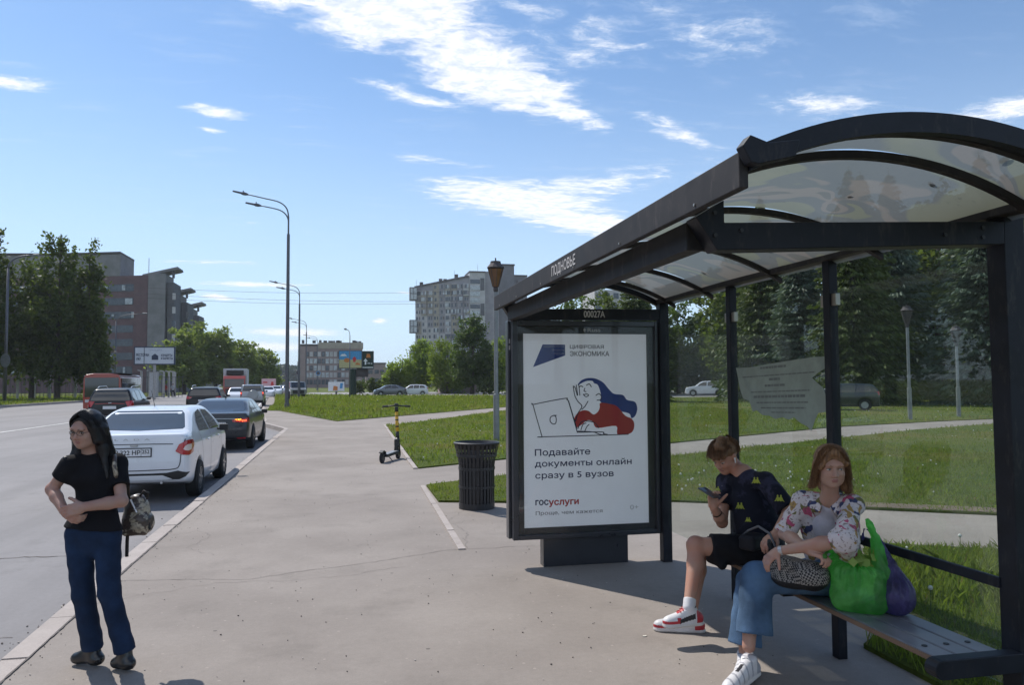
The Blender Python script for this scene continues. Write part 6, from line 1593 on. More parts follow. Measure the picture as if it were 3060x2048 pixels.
dandelions([(4.4, 10.2, 7.8, 13.5, 75, .16, .017, LAWNS['near']), (7.8, 9.0, 22, 21, 45, .15, .015, LAWNS['near']), (1.5, 13, 9, 15, 10, .12, .02, LAWNS['near']), (1.4, 15.5, 12, 30, 60, .13, .018, LAWNS['mid']),
            (10, 20, 40, 45, 70, .17, .022, LAWNS['mid']), (-4, 36, 20, 70, 35, .2, .03, LAWNS['far']), (3.3, 3.2, 7, 6.8, 8, .2, .018, LAWNS['side'])], 5, 'white dandelion clocks and few yellow flowers scattered over the lawns')
# scattered litter on the pavement: pale specks and fallen seeds
M_SEED = pbr('pale_seed', (.62, .58, .50), .9)
M_GRIT = pbr('grit_dark', (.12, .10, .09), .95); M_GRITP = pbr('grit_pale', (.50, .45, .40), .95)
rs = random.Random(21); mb = MB()
for k in range(900):
    y = 3.6 + 16 * rs.random() ** 1.7; x = rs.uniform(-2.25, 2.6 if y < 11 else 1.1); s_ = rs.uniform(.0025, .0075)
    if rs.random() < .35: x = rs.gauss(-1.95, .10)
    mb.box((x, y, s_ * .35 + .002), (s_, s_ * rs.uniform(.6, 1.4), s_ * .7), rz=rs.uniform(0, 3), mi=rs.choice((0, 0, 1)))
tag(mb.build('grit', [M_GRIT, M_GRITP]), 'tiny grit and pale seeds scattered over the pavement', 'grit', kind='stuff')
rs = random.Random(22); mb = MB()
for k in range(1200):
    y = 4.5 + 26 * rs.random() ** 1.4; x = np.interp(y, [p[1] for p in KERB], [p[0] for p in KERB]) - .17 - abs(rs.gauss(0, .09)); s_ = rs.uniform(.004, .014)
    mb.box((x, y, -.147 + s_ * .3), (s_, s_ * rs.uniform(.6, 1.4), s_ * .6), rz=rs.uniform(0, 3), mi=rs.choice((0, 0, 0, 1)))
tag(mb.build('gutter_grit', [M_GRIT, M_GRITP]), 'dark grit gathered in the gutter along the kerb', 'grit', kind='stuff')
rs = random.Random(8)
sd = thing('fallen_petal', (1.93, 4.93, 0), 'small pale petal lying left of the red and white trainers', 'petal')
mb = MB(); mb.prism([(0, 0), (.012, -.006), (.03, 0), (.034, .012), (.012, .014)], .004, ((1.92, 4.92, .002), (1, 0, 0), (0, 1, 0), (0, 0, 1))); mb.build('petal', M_SEED, sd)

# ------------------------------------------------------------ people
def skin_mat(name, c, red=.15):
    m, t, b = newmat(name); g = t.new('ShaderNodeTexCoord').outputs['Object']; n = t.noise(g, 9, 4, .6)
    t.l.new(t.mix(t.ss(n, .35, .7), c, (min(1, c[0] * 1.06), c[1] * .88, c[2] * .84)), b.inputs['Base Color'])
    b.inputs['Roughness'].default_value = .5; b.inputs['Subsurface Weight'].default_value = .12; b.inputs['Subsurface Radius'].default_value = (.02, .008, .004); b.inputs['Subsurface Scale'].default_value = .3
    return m
def cloth(name, c, rough=.85, bump=.4, bscale=180, var=.15, vscale=7): return pbr(name, c, rough, var=var, vscale=vscale, bump=bump, bscale=bscale, spec=.2)
SK1 = skin_mat('skin_pale', (.36, .225, .175)); SK2 = skin_mat('skin_tan', (.42, .235, .165)); SK3 = skin_mat('skin_warm', (.40, .245, .185))
LIP = pbr('lips', (.30, .13, .11), .5); EYEW = pbr('eye_white', (.55, .52, .50), .3); IRIS = pbr('iris', (.04, .03, .025), .2); IRISB = pbr('iris_grey', (.10, .12, .13), .2)
BROW = pbr('brow_dark', (.04, .028, .022), .9); BROWL = pbr('brow_light', (.20, .12, .07), .9)
def hair_mat(name, c1, c2, rough=.42):
    m, t, b = newmat(name); tc_ = t.new('ShaderNodeTexCoord').outputs['Object']
    mp_ = t.mapping(tc_, scale=(1, 1, .14)); n = t.noise(mp_, 95, 5, .7)
    t.l.new(t.mix(t.ss(n, .35, .65), c1, c2), b.inputs['Base Color']); b.inputs['Roughness'].default_value = rough; b.inputs['Specular IOR Level'].default_value = .35
    bp_ = t.new('ShaderNodeBump'); bp_.inputs['Strength'].default_value = .8; bp_.inputs['Distance'].default_value = .004; t.l.new(n, bp_.inputs['Height']); t.l.new(bp_.outputs[0], b.inputs['Normal'])
    return m
H_BLK = hair_mat('hair_black', (.006, .005, .006), (.014, .012, .013), .35); H_BRN = hair_mat('hair_brown', (.11, .055, .027), (.23, .12, .06), .5); H_RED = hair_mat('hair_auburn', (.105, .052, .026), (.27, .145, .07), .48)

class Head:
    """local frame at head middle: X to the person's right side in facing view, Y forward, Z up; unit = metres for a 0.225 m head"""
    def __init__(s, c, fwd, up=(0, 0, 1), k=1.0):
        s.c = np.array(c, float); s.M = ortho(fwd, up); s.k = k
    def p(s, x, y, z): return s.c + s.k * (s.M[0] * x + s.M[1] * y + s.M[2] * z)
    def add(s, F, male=False):
        k = s.k; e = lambda c, r, kk=.02, op=1: F.ell(s.p(*c), np.array(r) * k, s.M, kk, op)
        e((0, -.018, .032), (.076, .094, .083)); e((0, .022, -.02), (.062, .066, .082), .03)
        e((0, .052, -.086), (.026 if not male else .032, .028, .024), .03); e((.035, .012, -.062), (.026, .045, .03), .03); e((-.035, .012, -.062), (.026, .045, .03), .03)
        e((0, .074, .030), (.046, .018, .020), .02)
        F.cap(s.p(0, .082, .008), s.p(0, .103, -.028), .0075 * k, .0115 * k, .012); e((.011, .094, -.033), (.008, .009, .007), .008); e((-.011, .094, -.033), (.008, .009, .007), .008)
        for q in (-1, 1):
            e((q * .033, .058, -.028), (.024, .022, .020), .02); e((q * .031, .094, .004), (.017, .017, .010), .014, -1)
            e((q * .031, .072, .003), (.0135, .0125, .0115), .003); e((q * .077, -.004, -.006), (.010, .018, .031), .008); e((q * .085, .004, -.004), (.006, .010, .018), .004, -1)
            e((q * .030, .0885, .026), (.020, .008, .006), .01)
        e((0, .082, -.055), (.019, .009, .005), .006); e((0, .081, -.065), (.016, .008, .0055), .006); e((0, .094, -.0605), (.021, .008, .0018), .003, -1)
    def region(s, C, base=0, lip=1):
        L = (C - s.c) @ s.M.T / s.k; m = np.full(len(C), base)
        m[(np.abs(L[:, 0]) < .021 - np.abs(L[:, 2] + .0605) * .9) & (np.abs(L[:, 2] + .0605) < .0085) & (L[:, 1] > .07)] = lip
        return m
    def eyes(s, body, iris, gaze=(0, 0), brow=BROW, lid=.0):
        for q in (-1, 1):
            c = s.p(q * .031, .0735, .003)
            F = Field(.0022, .002); F.ell(c, np.array((.0138, .0125, .0072)) * s.k, s.M); F.build('eye', [EYEW], body)
            V = s.p(q * .031 + gaze[0], .0835, .003 + gaze[1]); F = Field(.0016, .002); F.ell(V, np.array((.0062, .0035, .0062)) * s.k, s.M); F.build('iris', [iris], body)
            pts = [s.p(q * .014, .0945, .022), s.p(q * .026, .0955, .028), s.p(q * .038, .088, .027), s.p(q * .050, .075, .021)]
            mb = MB(); mb.tube(pts, [.0018 * s.k, .0024 * s.k, .0021 * s.k, .0010 * s.k], 6); mb.build('eyebrow', brow, body, smooth=True)
            pts = [s.p(q * (.031 - .015), .0835, .004), s.p(q * .031, .0895, .0115), s.p(q * (.031 + .016), .080, .004)]
            mb = MB(); mb.tube(pts, .0017 * s.k, 5); mb.build('eyelid', brow, body, smooth=True)

def hand(F, wrist, palm_dir, palm_n, thumb_side, curl=(.5, .5, .5, .5), k=1.0, spread=.10, thumb_curl=.4):
    """palm, four jointed fingers of unequal length and a side thumb. palm_n = direction the palm faces"""
    w = np.array(wrist, float); f = np.array(palm_dir, float); f /= np.linalg.norm(f); n = np.array(palm_n, float); n -= f * n.dot(f); n /= np.linalg.norm(n)
    s_ = np.cross(f, n) * thumb_side
    L = .085 * k
    F.box(w + f * L * .52, np.array((.036, L * .50, .0125)) * np.array([k, 1, k]), np.stack([s_, f, n]), .011, .010)
    F.cap(w - f * .01, w + f * .03, .024 * k, .026 * k, .012, (n, 1.45))
    base = w + f * L * .92
    for i, (o, ln) in enumerate(((.027, .072), (.009, .080), (-.009, .075), (-.027, .058))):
        b = base + s_ * o * k - f * abs(o) * .15; ang = 0; p = b; c = curl[i]
        d0 = f + s_ * o * spread * 8; d0 /= np.linalg.norm(d0)
        for j, fr in enumerate((.45, .31, .24)):
            ang += c * (.75, 1.0, .7)[j]
            d = d0 * math.cos(ang) + n * math.sin(ang); q = p + d * ln * fr * k
            F.cap(p, q, (.0094, .0084, .0076)[j] * k, (.0084, .0076, .0066)[j] * k, .0035); p = q
    t0 = w + f * L * .22 + s_ * .022 * k + n * .004; d = f * .62 + s_ * .72 + n * .25; d /= np.linalg.norm(d); t1 = t0 + d * .040 * k
    d2 = d * math.cos(thumb_curl) + (f * .8 + n * .5) * math.sin(thumb_curl); d2 /= np.linalg.norm(d2); t2 = t1 + d2 * .032 * k
    d3 = d2 * math.cos(thumb_curl) + (n * .8 - s_ * .3) * math.sin(thumb_curl); d3 /= np.linalg.norm(d3); t3 = t2 + d3 * .024 * k
    F.cap(t0, t1, .0135 * k, .0105 * k, .008); F.cap(t1, t2, .0105 * k, .0095 * k, .004); F.cap(t2, t3, .0095 * k, .0078 * k, .003)

def strands(name, head, guides, n, mat, parent, seed=0, r=.0014, jit=.006, curl=0.0, between=True):
    """loose hairs between neighbouring guide lines (local head coordinates)"""
    rs = np.random.RandomState(seed); mb = MB(); G_ = []
    for g_ in guides: 
        g_ = np.array(smooth_poly3(g_)); u_ = np.linspace(0, 1, len(g_)); G_.append(np.stack([np.interp(np.linspace(0, 1, 17), u_, g_[:, d]) for d in range(3)], 1))
    for i in range(n):
        a = rs.randint(len(G_) - 1) if between else rs.randint(len(G_)); t_ = rs.uniform(0, 1) if between else 0
        A_ = G_[a]; B_ = G_[min(a + 1, len(G_) - 1)]; L_ = A_ * (1 - t_) + B_ * t_; o_ = rs.normal(size=3) * jit; e_ = rs.normal(size=3) * jit * 2.0
        m_ = len(L_); cut = int(m_ * rs.uniform(.72, 1.0)); ph = rs.uniform(0, 6)
        P = []
        for k in range(0, max(cut, 4)):
            q = k / (m_ - 1); p_ = L_[k] + o_ * .5 + e_ * q * q; p_ = p_ + np.array([math.sin(q * 9 + ph), math.cos(q * 8 + ph), 0]) * curl * q
            P.append(tuple(head.p(*p_)))
        mb.tube(P, [r * (1 - .7 * k / len(P)) for k in range(len(P))], 3, cap=False)
    return mb.build(name, mat, parent, smooth=True)
def smooth_poly3(P):
    P = [np.array(p, float) for p in P]; out = []; n = len(P)
    for i in range(n - 1):
        p0 = P[max(i - 1, 0)]; p1 = P[i]; p2 = P[i + 1]; p3 = P[min(i + 2, n - 1)]
        for t in (0, .25, .5, .75): out.append(.5 * ((2 * p1) + (-p0 + p2) * t + (2 * p0 - 5 * p1 + 4 * p2 - p3) * t * t + (-p0 + 3 * p1 - 3 * p2 + p3) * t ** 3))
    return out + [P[-1]]
A3 = lambda *a: np.array(a, float)
def lerp(a, b, t): return np.array(a, float) * (1 - t) + np.array(b, float) * t

# ---- woman in black, standing at the kerb
PW = thing('person', (-1.42, 5.08, 0), 'standing person in black T-shirt and blue jeans with long black hair and folded arms', 'person')
hd = Head((-1.536, 5.06, 1.427), (-.34, -.92, -.16), (.05, 0, 1), .93)
nb = A3(*(-1.522, 5.12, 1.278)); chest = A3(*(-1.507, 5.12, 1.16)); waist = A3(*(-1.481, 5.1, 0.997)); hips = A3(*(-1.495, 5.1, 0.854))
RS = A3(*(-1.62, 5.06, 1.219)); LS = A3(*(-1.382, 5.14, 1.22)); RE = A3(*(-1.723, 5.09, 1.079)); LE = A3(*(-1.319, 5.01, 1.006)); RW = A3(*(-1.603, 4.94, 0.967)); LW_ = A3(*(-1.494, 4.9, 0.994))
facing = A3(-.30, -.95, 0); facing /= np.linalg.norm(facing)
HL = A3(*(-1.414, 5.09, 0.803)); HR = A3(*(-1.582, 5.12, 0.8)); KL = A3(*(-1.379, 5.02, 0.472)); KR = A3(*(-1.536, 5.08, 0.45)); AL = A3(*(-1.294, 5.04, 0.126)); AR_ = A3(*(-1.503, 5.16, 0.126))
F = Field(.005, .02); hd.add(F)
F.chain([hd.p(0, -.02, -.05), hd.p(0, -.03, -.10), nb], [.048, .045, .052]); F.chain([nb, chest, waist, hips], [.06, .10, .085, .10], flat=(facing, 1.35))
F.chain([LS, LE, LW_], [.040, .032, .021]); F.chain([LE, lerp(LE, LW_, .35), LW_], [.031, .033, .021]); F.chain([RS, RE, RW], [.040, .031, .020]); F.chain([RE, lerp(RE, RW, .35), RW], [.030, .031, .020])
hand(F, LW_, A3(-.95, .05, -.22), A3(.1, .9, -.2), -1, (.35, .45, .5, .6)); hand(F, RW, A3(.62, -.25, -.40), A3(.3, .85, .2), 1, (.7, .8, .8, .9), .95)
for a, b, c in ((HL, KL, AL), (HR, KR, AR_)): F.chain([a, b, c], [.075, .05, .035])
PWb = F.build('body', [SK1, LIP], PW, region=lambda C: hd.region(C))
hd.eyes(PWb, IRIS, (-.002, -.002))
F = Field(.0055, .03)
F.cap(lerp(nb, chest, .50), chest, .075, .108, .05, (facing, 1.35)); F.cap(chest, waist, .118, .104, .05, (facing, 1.35)); F.cap(waist, hips + A3(0, 0, -.015), .110, .176, .05, (facing, 1.62), True)
F.cap(chest + facing * .055 + A3(-.055, 0, -.02), chest + facing * .055 + A3(.045, 0, -.02), .050, .050, .05)
F.cap(lerp(nb, LS, .2) + A3(0, 0, -.03), LS, .050, .055, .04); F.cap(lerp(nb, RS, .2) + A3(0, 0, -.03), RS, .050, .055, .04)
F.cap(LS, lerp(LS, LE, .62), .054, .056, .03, None, True); F.cap(RS, lerp(RS, RE, .52), .054, .056, .03, None, True)
F.build('t_shirt', [cloth('black_tshirt', (.0085, .0085, .011))], PW, folds(.0035, .55, 1))
F = Field(.006, .03)
F.cap(hips + A3(0, 0, .03), hips + A3(0, 0, -.05), .130, .150, .03, (facing, 1.5))
for a, b, c in ((HL, KL, AL), (HR, KR, AR_)): F.cap(a + A3(0, 0, .0), b, .079, .060, .020); F.cap(b, lerp(b, c, 1.03), .059, .060, .02, None, True)
DEN = cloth('blue_denim', (.012, .028, .068), .8, .5, 260, .35, 5)
F.build('jeans', [DEN], PW, folds(.0065, .7, 3, 7))
def boot(par, ank, toe, mat, sole, nm='shoe', h_=.095, r_=.037, sock=None):
    ank = A3(*ank); toe = A3(*toe); d = toe - ank; d[2] = 0; L = np.linalg.norm(d); d /= L; g0 = toe[2]
    F = Field(.005, .03); heel = A3(ank[0], ank[1], g0) - d * .045
    F.cap(heel + A3(0, 0, .05), A3(*toe[:2], g0 + .040) - d * .03, r_ * .92, r_ * .90, .03, ((0, 0, 1), 1.1)); F.cap(heel + A3(0, 0, .05) + d * .02, A3(ank[0], ank[1], g0 + h_ + .03), r_ * .95, r_ * .95, .03, None, True)
    F.cap(A3(ank[0], ank[1], g0 + h_), A3(*toe[:2], g0 + .045) - d * .05, r_ * .85, r_ * .75, .03)
    F.box(A3(*((heel + toe)[:2] / 2), g0 - .19), (.3, .3, .2), None, .0, .002, -1)
    return F.build(nm, [mat, sole], par, region=lambda C: (C[:, 2] < g0 + .028).astype(int))
LEA = pbr('black_leather', (.012, .012, .013), .28, var=.1, coat=.3); RUB = pbr('black_rubber', (.015, .015, .015), .7)
boot(PW, AR_, (-1.634, 5.231, -0), LEA, RUB, h_=.11); boot(PW, AL, (-1.372, 5.098, 0), LEA, RUB, h_=.11)
# hair
F = Field(.0045, .025)
F.ell(hd.p(0, -.026, .040), (.083, .098, .088), hd.M); F.ell(hd.p(0, .075, -.03), (.058, .07, .100), hd.M, .012, -1)
F.cap(hd.p(.074, -.01, .01), hd.p(.082, -.02, -.17), .024, .026); F.cap(hd.p(-.072, -.01, .01), hd.p(-.092, -.04, -.15), .024, .034)
F.cap(hd.p(0, -.080, .02), hd.p(-.01, -.09, -.24), .066, .072); F.cap(hd.p(-.07, -.06, 0), (-1.446, 5.18, 1.271), .036, .040); F.cap((-1.449, 5.18, 1.285), (-1.424, 5.21, 1.12), .040, .024)
F.cap(hd.p(.078, -.03, -.12), (-1.647, 5.05, 1.221), .020, .008); F.cap(hd.p(.070, -.06, -.10), (-1.609, 5.03, 1.173), .036, .016); F.cap((-1.634, 5.03, 1.264), (-1.647, 5.01, 1.184), .016, .006); F.cap(hd.p(-.088, -.03, -.12), (-1.41, 5.05, 1.147), .028, .014); F.cap(hd.p(.06, .02, .055), hd.p(.082, .015, -.05), .018, .016); F.cap(hd.p(-.05, .03, .06), hd.p(-.080, .012, -.06), .022, .024)
F.build('hair', [H_BLK], PW, folds(.002, 1.6, 4))
strands('loose_hair', hd, [[(.004, .07, .118), (.055, .070, .075), (.082, .03, .0), (.092, .0, -.09), (.088, -.01, -.20), (.10, -.02, -.30)], [(.004, .03, .132), (.075, .02, .085), (.098, -.01, .0), (.103, -.03, -.12), (.098, -.04, -.26)], [(0, -.06, .13), (.07, -.075, .08), (.088, -.085, -.02), (.085, -.09, -.2), (.07, -.09, -.33)]], 150, H_BLK, PW, 1)
strands('loose_hair', hd, [[(-.004, .07, .118), (-.052, .072, .078), (-.078, .035, .01), (-.094, .0, -.09), (-.105, -.02, -.19), (-.125, -.05, -.29)], [(-.004, .03, .132), (-.072, .02, .085), (-.098, -.01, .0), (-.118, -.04, -.12), (-.15, -.07, -.26)], [(0, -.06, .13), (-.07, -.075, .08), (-.095, -.09, -.02), (-.13, -.10, -.2), (-.17, -.10, -.34)]], 190, H_BLK, PW, 2)
mb = MB()
for x in (-.028, .028):
    q = [tuple(hd.p(x + .021 * math.cos(a), .098 - abs(x + .021 * math.cos(a)) * .18, .002 + .015 * math.sin(a))) for a in np.linspace(0, 2 * PI, 17)]; mb.tube(q, .0013, 5, cap=False)
mb.tube([hd.p(-.007, .099, .004), hd.p(.007, .099, .004)], .0013, 5)
for x in (-1, 1): mb.tube([hd.p(x * .049, .092, .006), hd.p(x * .078, .03, .006), hd.p(x * .080, -.01, .004)], .0013, 5)
GL = mb.build('glasses_frame', pbr('thin_frame', (.06, .045, .04), .3, .5)); GL.name = 'glasses'
tag(GL, 'thin rimmed glasses on the face of the person in black', 'glasses')
# backpack
BP = thing('backpack', tuple((-1.3, 5.28, 0.881)), 'small brown and cream patterned backpack hanging behind the standing person in black', 'backpack')
m, t, b = newmat('patterned_leather'); g = t.new('ShaderNodeTexCoord').outputs['Object']; n = t.noise(g, 14, 3, .6); n2 = t.noise(g, 60, 3, .6)
c = t.mix(t.ss(n, .50, .56), (.075, .055, .045), (.40, .35, .27)); c = t.mix(t.math('MULTIPLY', t.ss(n2, .5, .6), .5), c, (.03, .025, .022)); t.l.new(c, b.inputs['Base Color']); b.inputs['Roughness'].default_value = .35
M_BAG = m; M_STRAP = pbr('dark_strap', (.018, .014, .012), .6)
BC = A3(*(-1.299, 5.28, 0.876)); F = Field(.005, .03)
F.ell(BC + A3(0, 0, .01), (.078, .072, .125)); F.box(BC + A3(0, 0, -.06), (.078, .068, .06), None, .03, .03); F.ell(BC + A3(.03, -.055, -.04), (.05, .035, .055)); F.ell(BC + A3(.075, .01, -.05), (.025, .05, .055), None, .015)
bpm = F.build('bag', [M_BAG], BP, folds(.004, 1.0, 8))
mb = MB(); mb.tube([BC + A3(.02, -.02, .12), BC + A3(.045, -.03, .155), BC + A3(.07, -.02, .14), BC + A3(.06, -.01, .10)], .007, 6); mb.build('loop', M_STRAP, BP, smooth=True)
mb = MB(); mb.tube([(-1.339, 5.24, 0.817), (-1.34, 5.23, 0.724), (-1.338, 5.22, 0.633)], .011, 6); mb.build('strap', M_STRAP, BP)
mb = MB(); mb.tube([(-1.334, 5.12, 1.194), (-1.336, 5.2, 1.105), BC + A3(-.05, -.01, .10)], .012, 6); mb.build('strap', M_STRAP, BP, smooth=True)
mb = MB(); mb.tube([(-1.419, 5.22, 1.208), (-1.398, 5.16, 1.269), (-1.379, 5.08, 1.263), (-1.367, 5.03, 1.215), (-1.353, 5.04, 1.125)], .013, 6); mb.build('strap', M_BAG, BP, smooth=True)
mb = MB(); mb.tube([(-1.22, 5.24, 0.838), (-1.207, 5.22, 0.793)], .008, 6); mb.build('strap', M_STRAP, BP)
mb = MB(); mb.tube([BC + A3(-.02, -.07, .11), BC + A3(.02, -.085, .03)], .006, 5); mb.tube([BC + A3(.0, -.08, .05), BC + A3(.05, -.085, .06)], .006, 5); mb.build('buckle', M_RIM, BP)

# ---- young man with a phone on the bench
PB = thing('person', (2.75, 4.9, .46), 'seated young person in dark patterned T-shirt and black shorts looking down at a phone', 'person')
hb2 = Head((2.6, 5.031, 1.164), (-.80, -.40, -.48), (-.30, -.12, 1), 1.0)
sd_ = A3(-.86, -.50, 0); sd_ /= np.linalg.norm(sd_)      # facing of the trunk
pel = A3(2.80, 4.86, .56); ch = A3(*(2.74, 4.915, 0.858)); nk = A3(*(2.69, 4.936, 1.05)); bl_ = lerp(pel, ch, .5)
LSh = A3(*(2.74, 4.736, 1.036)); RSh = A3(*(2.66, 5.148, 0.976)); LEl = A3(*(2.8, 4.563, 0.847)); LWr = A3(*(2.62, 4.424, 0.742)); REl = A3(*(2.52, 4.939, 0.726)); RWr = A3(*(2.42, 4.858, 0.844))
LH = pel + A3(-.02, -.09, 0); RH = pel + A3(-.02, .09, 0); LK = A3(*(2.3, 4.891, 0.586)); RK = A3(2.40, 5.06, .52); LA = A3(*(2.17, 4.728, 0.248)); RA = A3(2.28, 4.95, .10)
F = Field(.005, .02); hb2.add(F, True)
F.chain([hb2.p(0, -.02, -.05), hb2.p(0, -.045, -.10), nk], [.054, .052, .058]); F.chain([nk, ch, bl_, pel], [.07, .12, .11, .12], flat=(sd_, 1.3))
F.chain([LSh, LEl, LWr], [.048, .038, .026]); F.chain([RSh, REl, lerp(REl, RWr, .35), RWr], [.048, .036, .037, .025])
hand(F, RWr, A3(-.10, -.05, .98), A3(-.05, -.9, .25), 1, (.75, .8, .85, .9), 1.02, .06, .2); hand(F, LWr, A3(-.8, -.1, -.5), A3(.2, .2, -.9), 1, (.5, .5, .5, .5))
F.chain([LH, LK, lerp(LK, LA, .32) + A3(.02, .015, 0), LA], [.085, .058, .056, .036]); F.ell(LK + A3(-.008, -.008, .012), (.052, .052, .058)); F.chain([RH, RK, lerp(RK, RA, .32) + A3(.02, .01, 0), RA], [.085, .055, .054, .036])
PBb = F.build('body', [SK2, LIP], PB, region=lambda C: hb2.region(C)); hb2.eyes(PBb, IRIS, (0, -.004), BROWL)
m, t, b = newmat('dark_print_shirt'); g = t.new('ShaderNodeTexCoord').outputs['Object']; n = t.noise(g, 7, 4, .6, dist=.6)
c = t.mix(t.ss(n, .48, .60), (.010, .011, .020), (.034, .034, .060)); c = t.mix(t.ss(n, .66, .70), c, (.12, .12, .18)); t.l.new(c, b.inputs['Base Color']); b.inputs['Roughness'].default_value = .85; b.inputs['Specular IOR Level'].default_value = .2
M_BSH = m
F = Field(.0055, .03)
F.cap(lerp(nk, ch, .20), ch, .080, .132, .05, (sd_, 1.2)); F.cap(ch, bl_ + sd_ * .03, .140, .145, .05, (sd_, 1.15)); F.cap(bl_ + sd_ * .03, pel + sd_ * .06 + A3(0, 0, -.0), .145, .135, .05, (sd_, 1.1))
F.cap(lerp(nk, LSh, .25) + A3(0, 0, -.022), LSh + A3(0, 0, -.01), .058, .058, .05); F.cap(lerp(nk, RSh, .3) + A3(0, 0, -.03), RSh, .056, .060, .05)
F.cap(LSh + A3(0, 0, -.01), lerp(LSh, LEl, .92), .060, .070, .03, None, True); F.cap(RSh, lerp(RSh, REl, .62), .060, .064, .03, None, True)
tsh = F.build('t_shirt', [M_BSH], PB, folds(.005, .6, 11, 6))
BSH = cloth('black_shorts', (.009, .009, .012), .7)
F = Field(.006, .03); F.cap(pel + A3(0, 0, .02), pel + A3(0, 0, -.02), .13, .13, .04); F.cap(LH, lerp(LH, LK, .80), .095, .088, .05, None, True); F.cap(RH, lerp(RH, RK, .82), .095, .085, .05, None, True)
F.cap(lerp(LH, LK, .2) + A3(0, 0, -.03), lerp(LH, LK, .72) + A3(.0, .02, -.06), .07, .055, .05)
F.cap(lerp(LH, LK, .72) + A3(0, .0, -.05), (2.44, 4.795, 0.467), .05, .028, .04); F.build('shorts', [BSH], PB, folds(.006, .6, 12, 6))
# yellow emblems on the T-shirt: two figures back to back
M_EMB = pbr('emblem_yellow', (.30, .33, .03), .7)
EMB = [(-.5, -.34), (-.38, -.20), (-.30, .02), (-.22, .12), (-.24, .26), (-.16, .36), (-.07, .28), (-.09, .14), (0, .05), (.09, .14), (.07, .28), (.16, .36), (.24, .26), (.22, .12), (.30, .02), (.38, -.20), (.5, -.34),
       (.30, -.28), (.22, -.12), (.24, -.30), (.05, -.30), (0, -.18), (-.05, -.30), (-.24, -.30), (-.22, -.12), (-.30, -.28)]
tb = world_bvh(tsh)
for (px_, s_) in (((2.3, 4.08, 1.125), .062), ((2.3, 4.275, 0.95), .066), ((2.3, 3.839, 1.058), .064), ((2.3, 4.564, 1.013), .05), ((2.3, 4.18, 0.884), .045)):
    o_ = A3(*px_); n_ = o_ - A3(0, 0, 1.7); n_ /= np.linalg.norm(n_); u_ = np.cross(n_, (0, 0, 1)); u_ /= np.linalg.norm(u_); v_ = np.cross(u_, n_)
    patch('emblem', [(p[0] * s_, p[1] * s_) for p in EMB], (tuple(o_ - n_ * .5), tuple(u_), tuple(v_), tuple(n_)), tb, M_EMB, tsh, .0025, .012, 2.0)
# hair, ear bud, bracelet
F = Field(.0045, .02); F.ell(hb2.p(0, -.020, .050), (.084, .102, .083), hb2.M); F.ell(hb2.p(0, .085, -.045), (.075, .075, .075), hb2.M, .008, -1); F.box(hb2.p(0, -.01, -.07), (.12, .09, .055), hb2.M, .01, .01, -1)
for q in range(9):
    a = -1 + q / 4.0; F.cap(hb2.p(a * .045, .045, .108 - .02 * abs(a)), hb2.p(a * .068, .100 - .03 * abs(a), .055 - .012 * (q % 2)), .026, .014, .012)
F.cap(hb2.p(.0, -.02, .125), hb2.p(-.03, .06, .12), .03, .028, .02); F.ell(hb2.p(.077, -.004, -.004), (.012, .02, .03), hb2.M, .004, -1); F.ell(hb2.p(-.077, -.004, -.004), (.012, .02, .03), hb2.M, .004, -1)
F.build('hair', [H_BRN], PB, folds(.0035, 1.8, 5))
strands('loose_hair', hb2, [[(.075, -.03, .06), (.08, .02, .085), (.07, .07, .075), (.055, .115, .03)], [(.03, -.03, .135), (.04, .04, .135), (.035, .09, .105), (.02, .125, .045)], [(-.03, -.03, .135), (-.035, .04, .135), (-.03, .09, .105), (-.035, .120, .050)], [(-.075, -.03, .06), (-.085, .02, .085), (-.078, .07, .07), (-.065, .105, .02)]], 260, H_BRN, PB, 3, .0016, .007, .006)
strands('loose_hair', hb2, [[(.05, -.08, .11), (.09, -.06, .05), (.085, -.03, .005)], [(0, -.10, .12), (.03, -.125, .05), (.02, -.115, -.03)], [(-.05, -.08, .11), (-.06, -.115, .05), (-.05, -.10, -.03)], [(-.06, -.04, .12), (-.092, -.05, .05), (-.086, -.035, .005)]], 140, H_BRN, PB, 4, .0016, .006)
M_WPL = pbr('white_plastic', (.8, .8, .8), .25)
eb = hb2.p(-.086, .006, -.002); mb = MB(); mb.tube([eb + hb2.M[2] * .004, eb - hb2.M[2] * .010 + hb2.M[1] * .006, eb - hb2.M[2] * .030 + hb2.M[1] * .012], [.007, .0045, .0035], 8)
tag(mb.build('earbud', M_WPL), 'white wireless earbud in the ear of the seated young person', 'earbud')
mb = MB(); d_ = (RWr - REl) / np.linalg.norm(RWr - REl); wp_ = lerp(REl, RWr, .66); mb.tube([wp_ - d_ * .006, wp_ + d_ * .006], .036, 14, cap=False); tag(mb.build('bracelet', M_STRAP), 'dark cord bracelet on the wrist of the phone holder', 'bracelet')
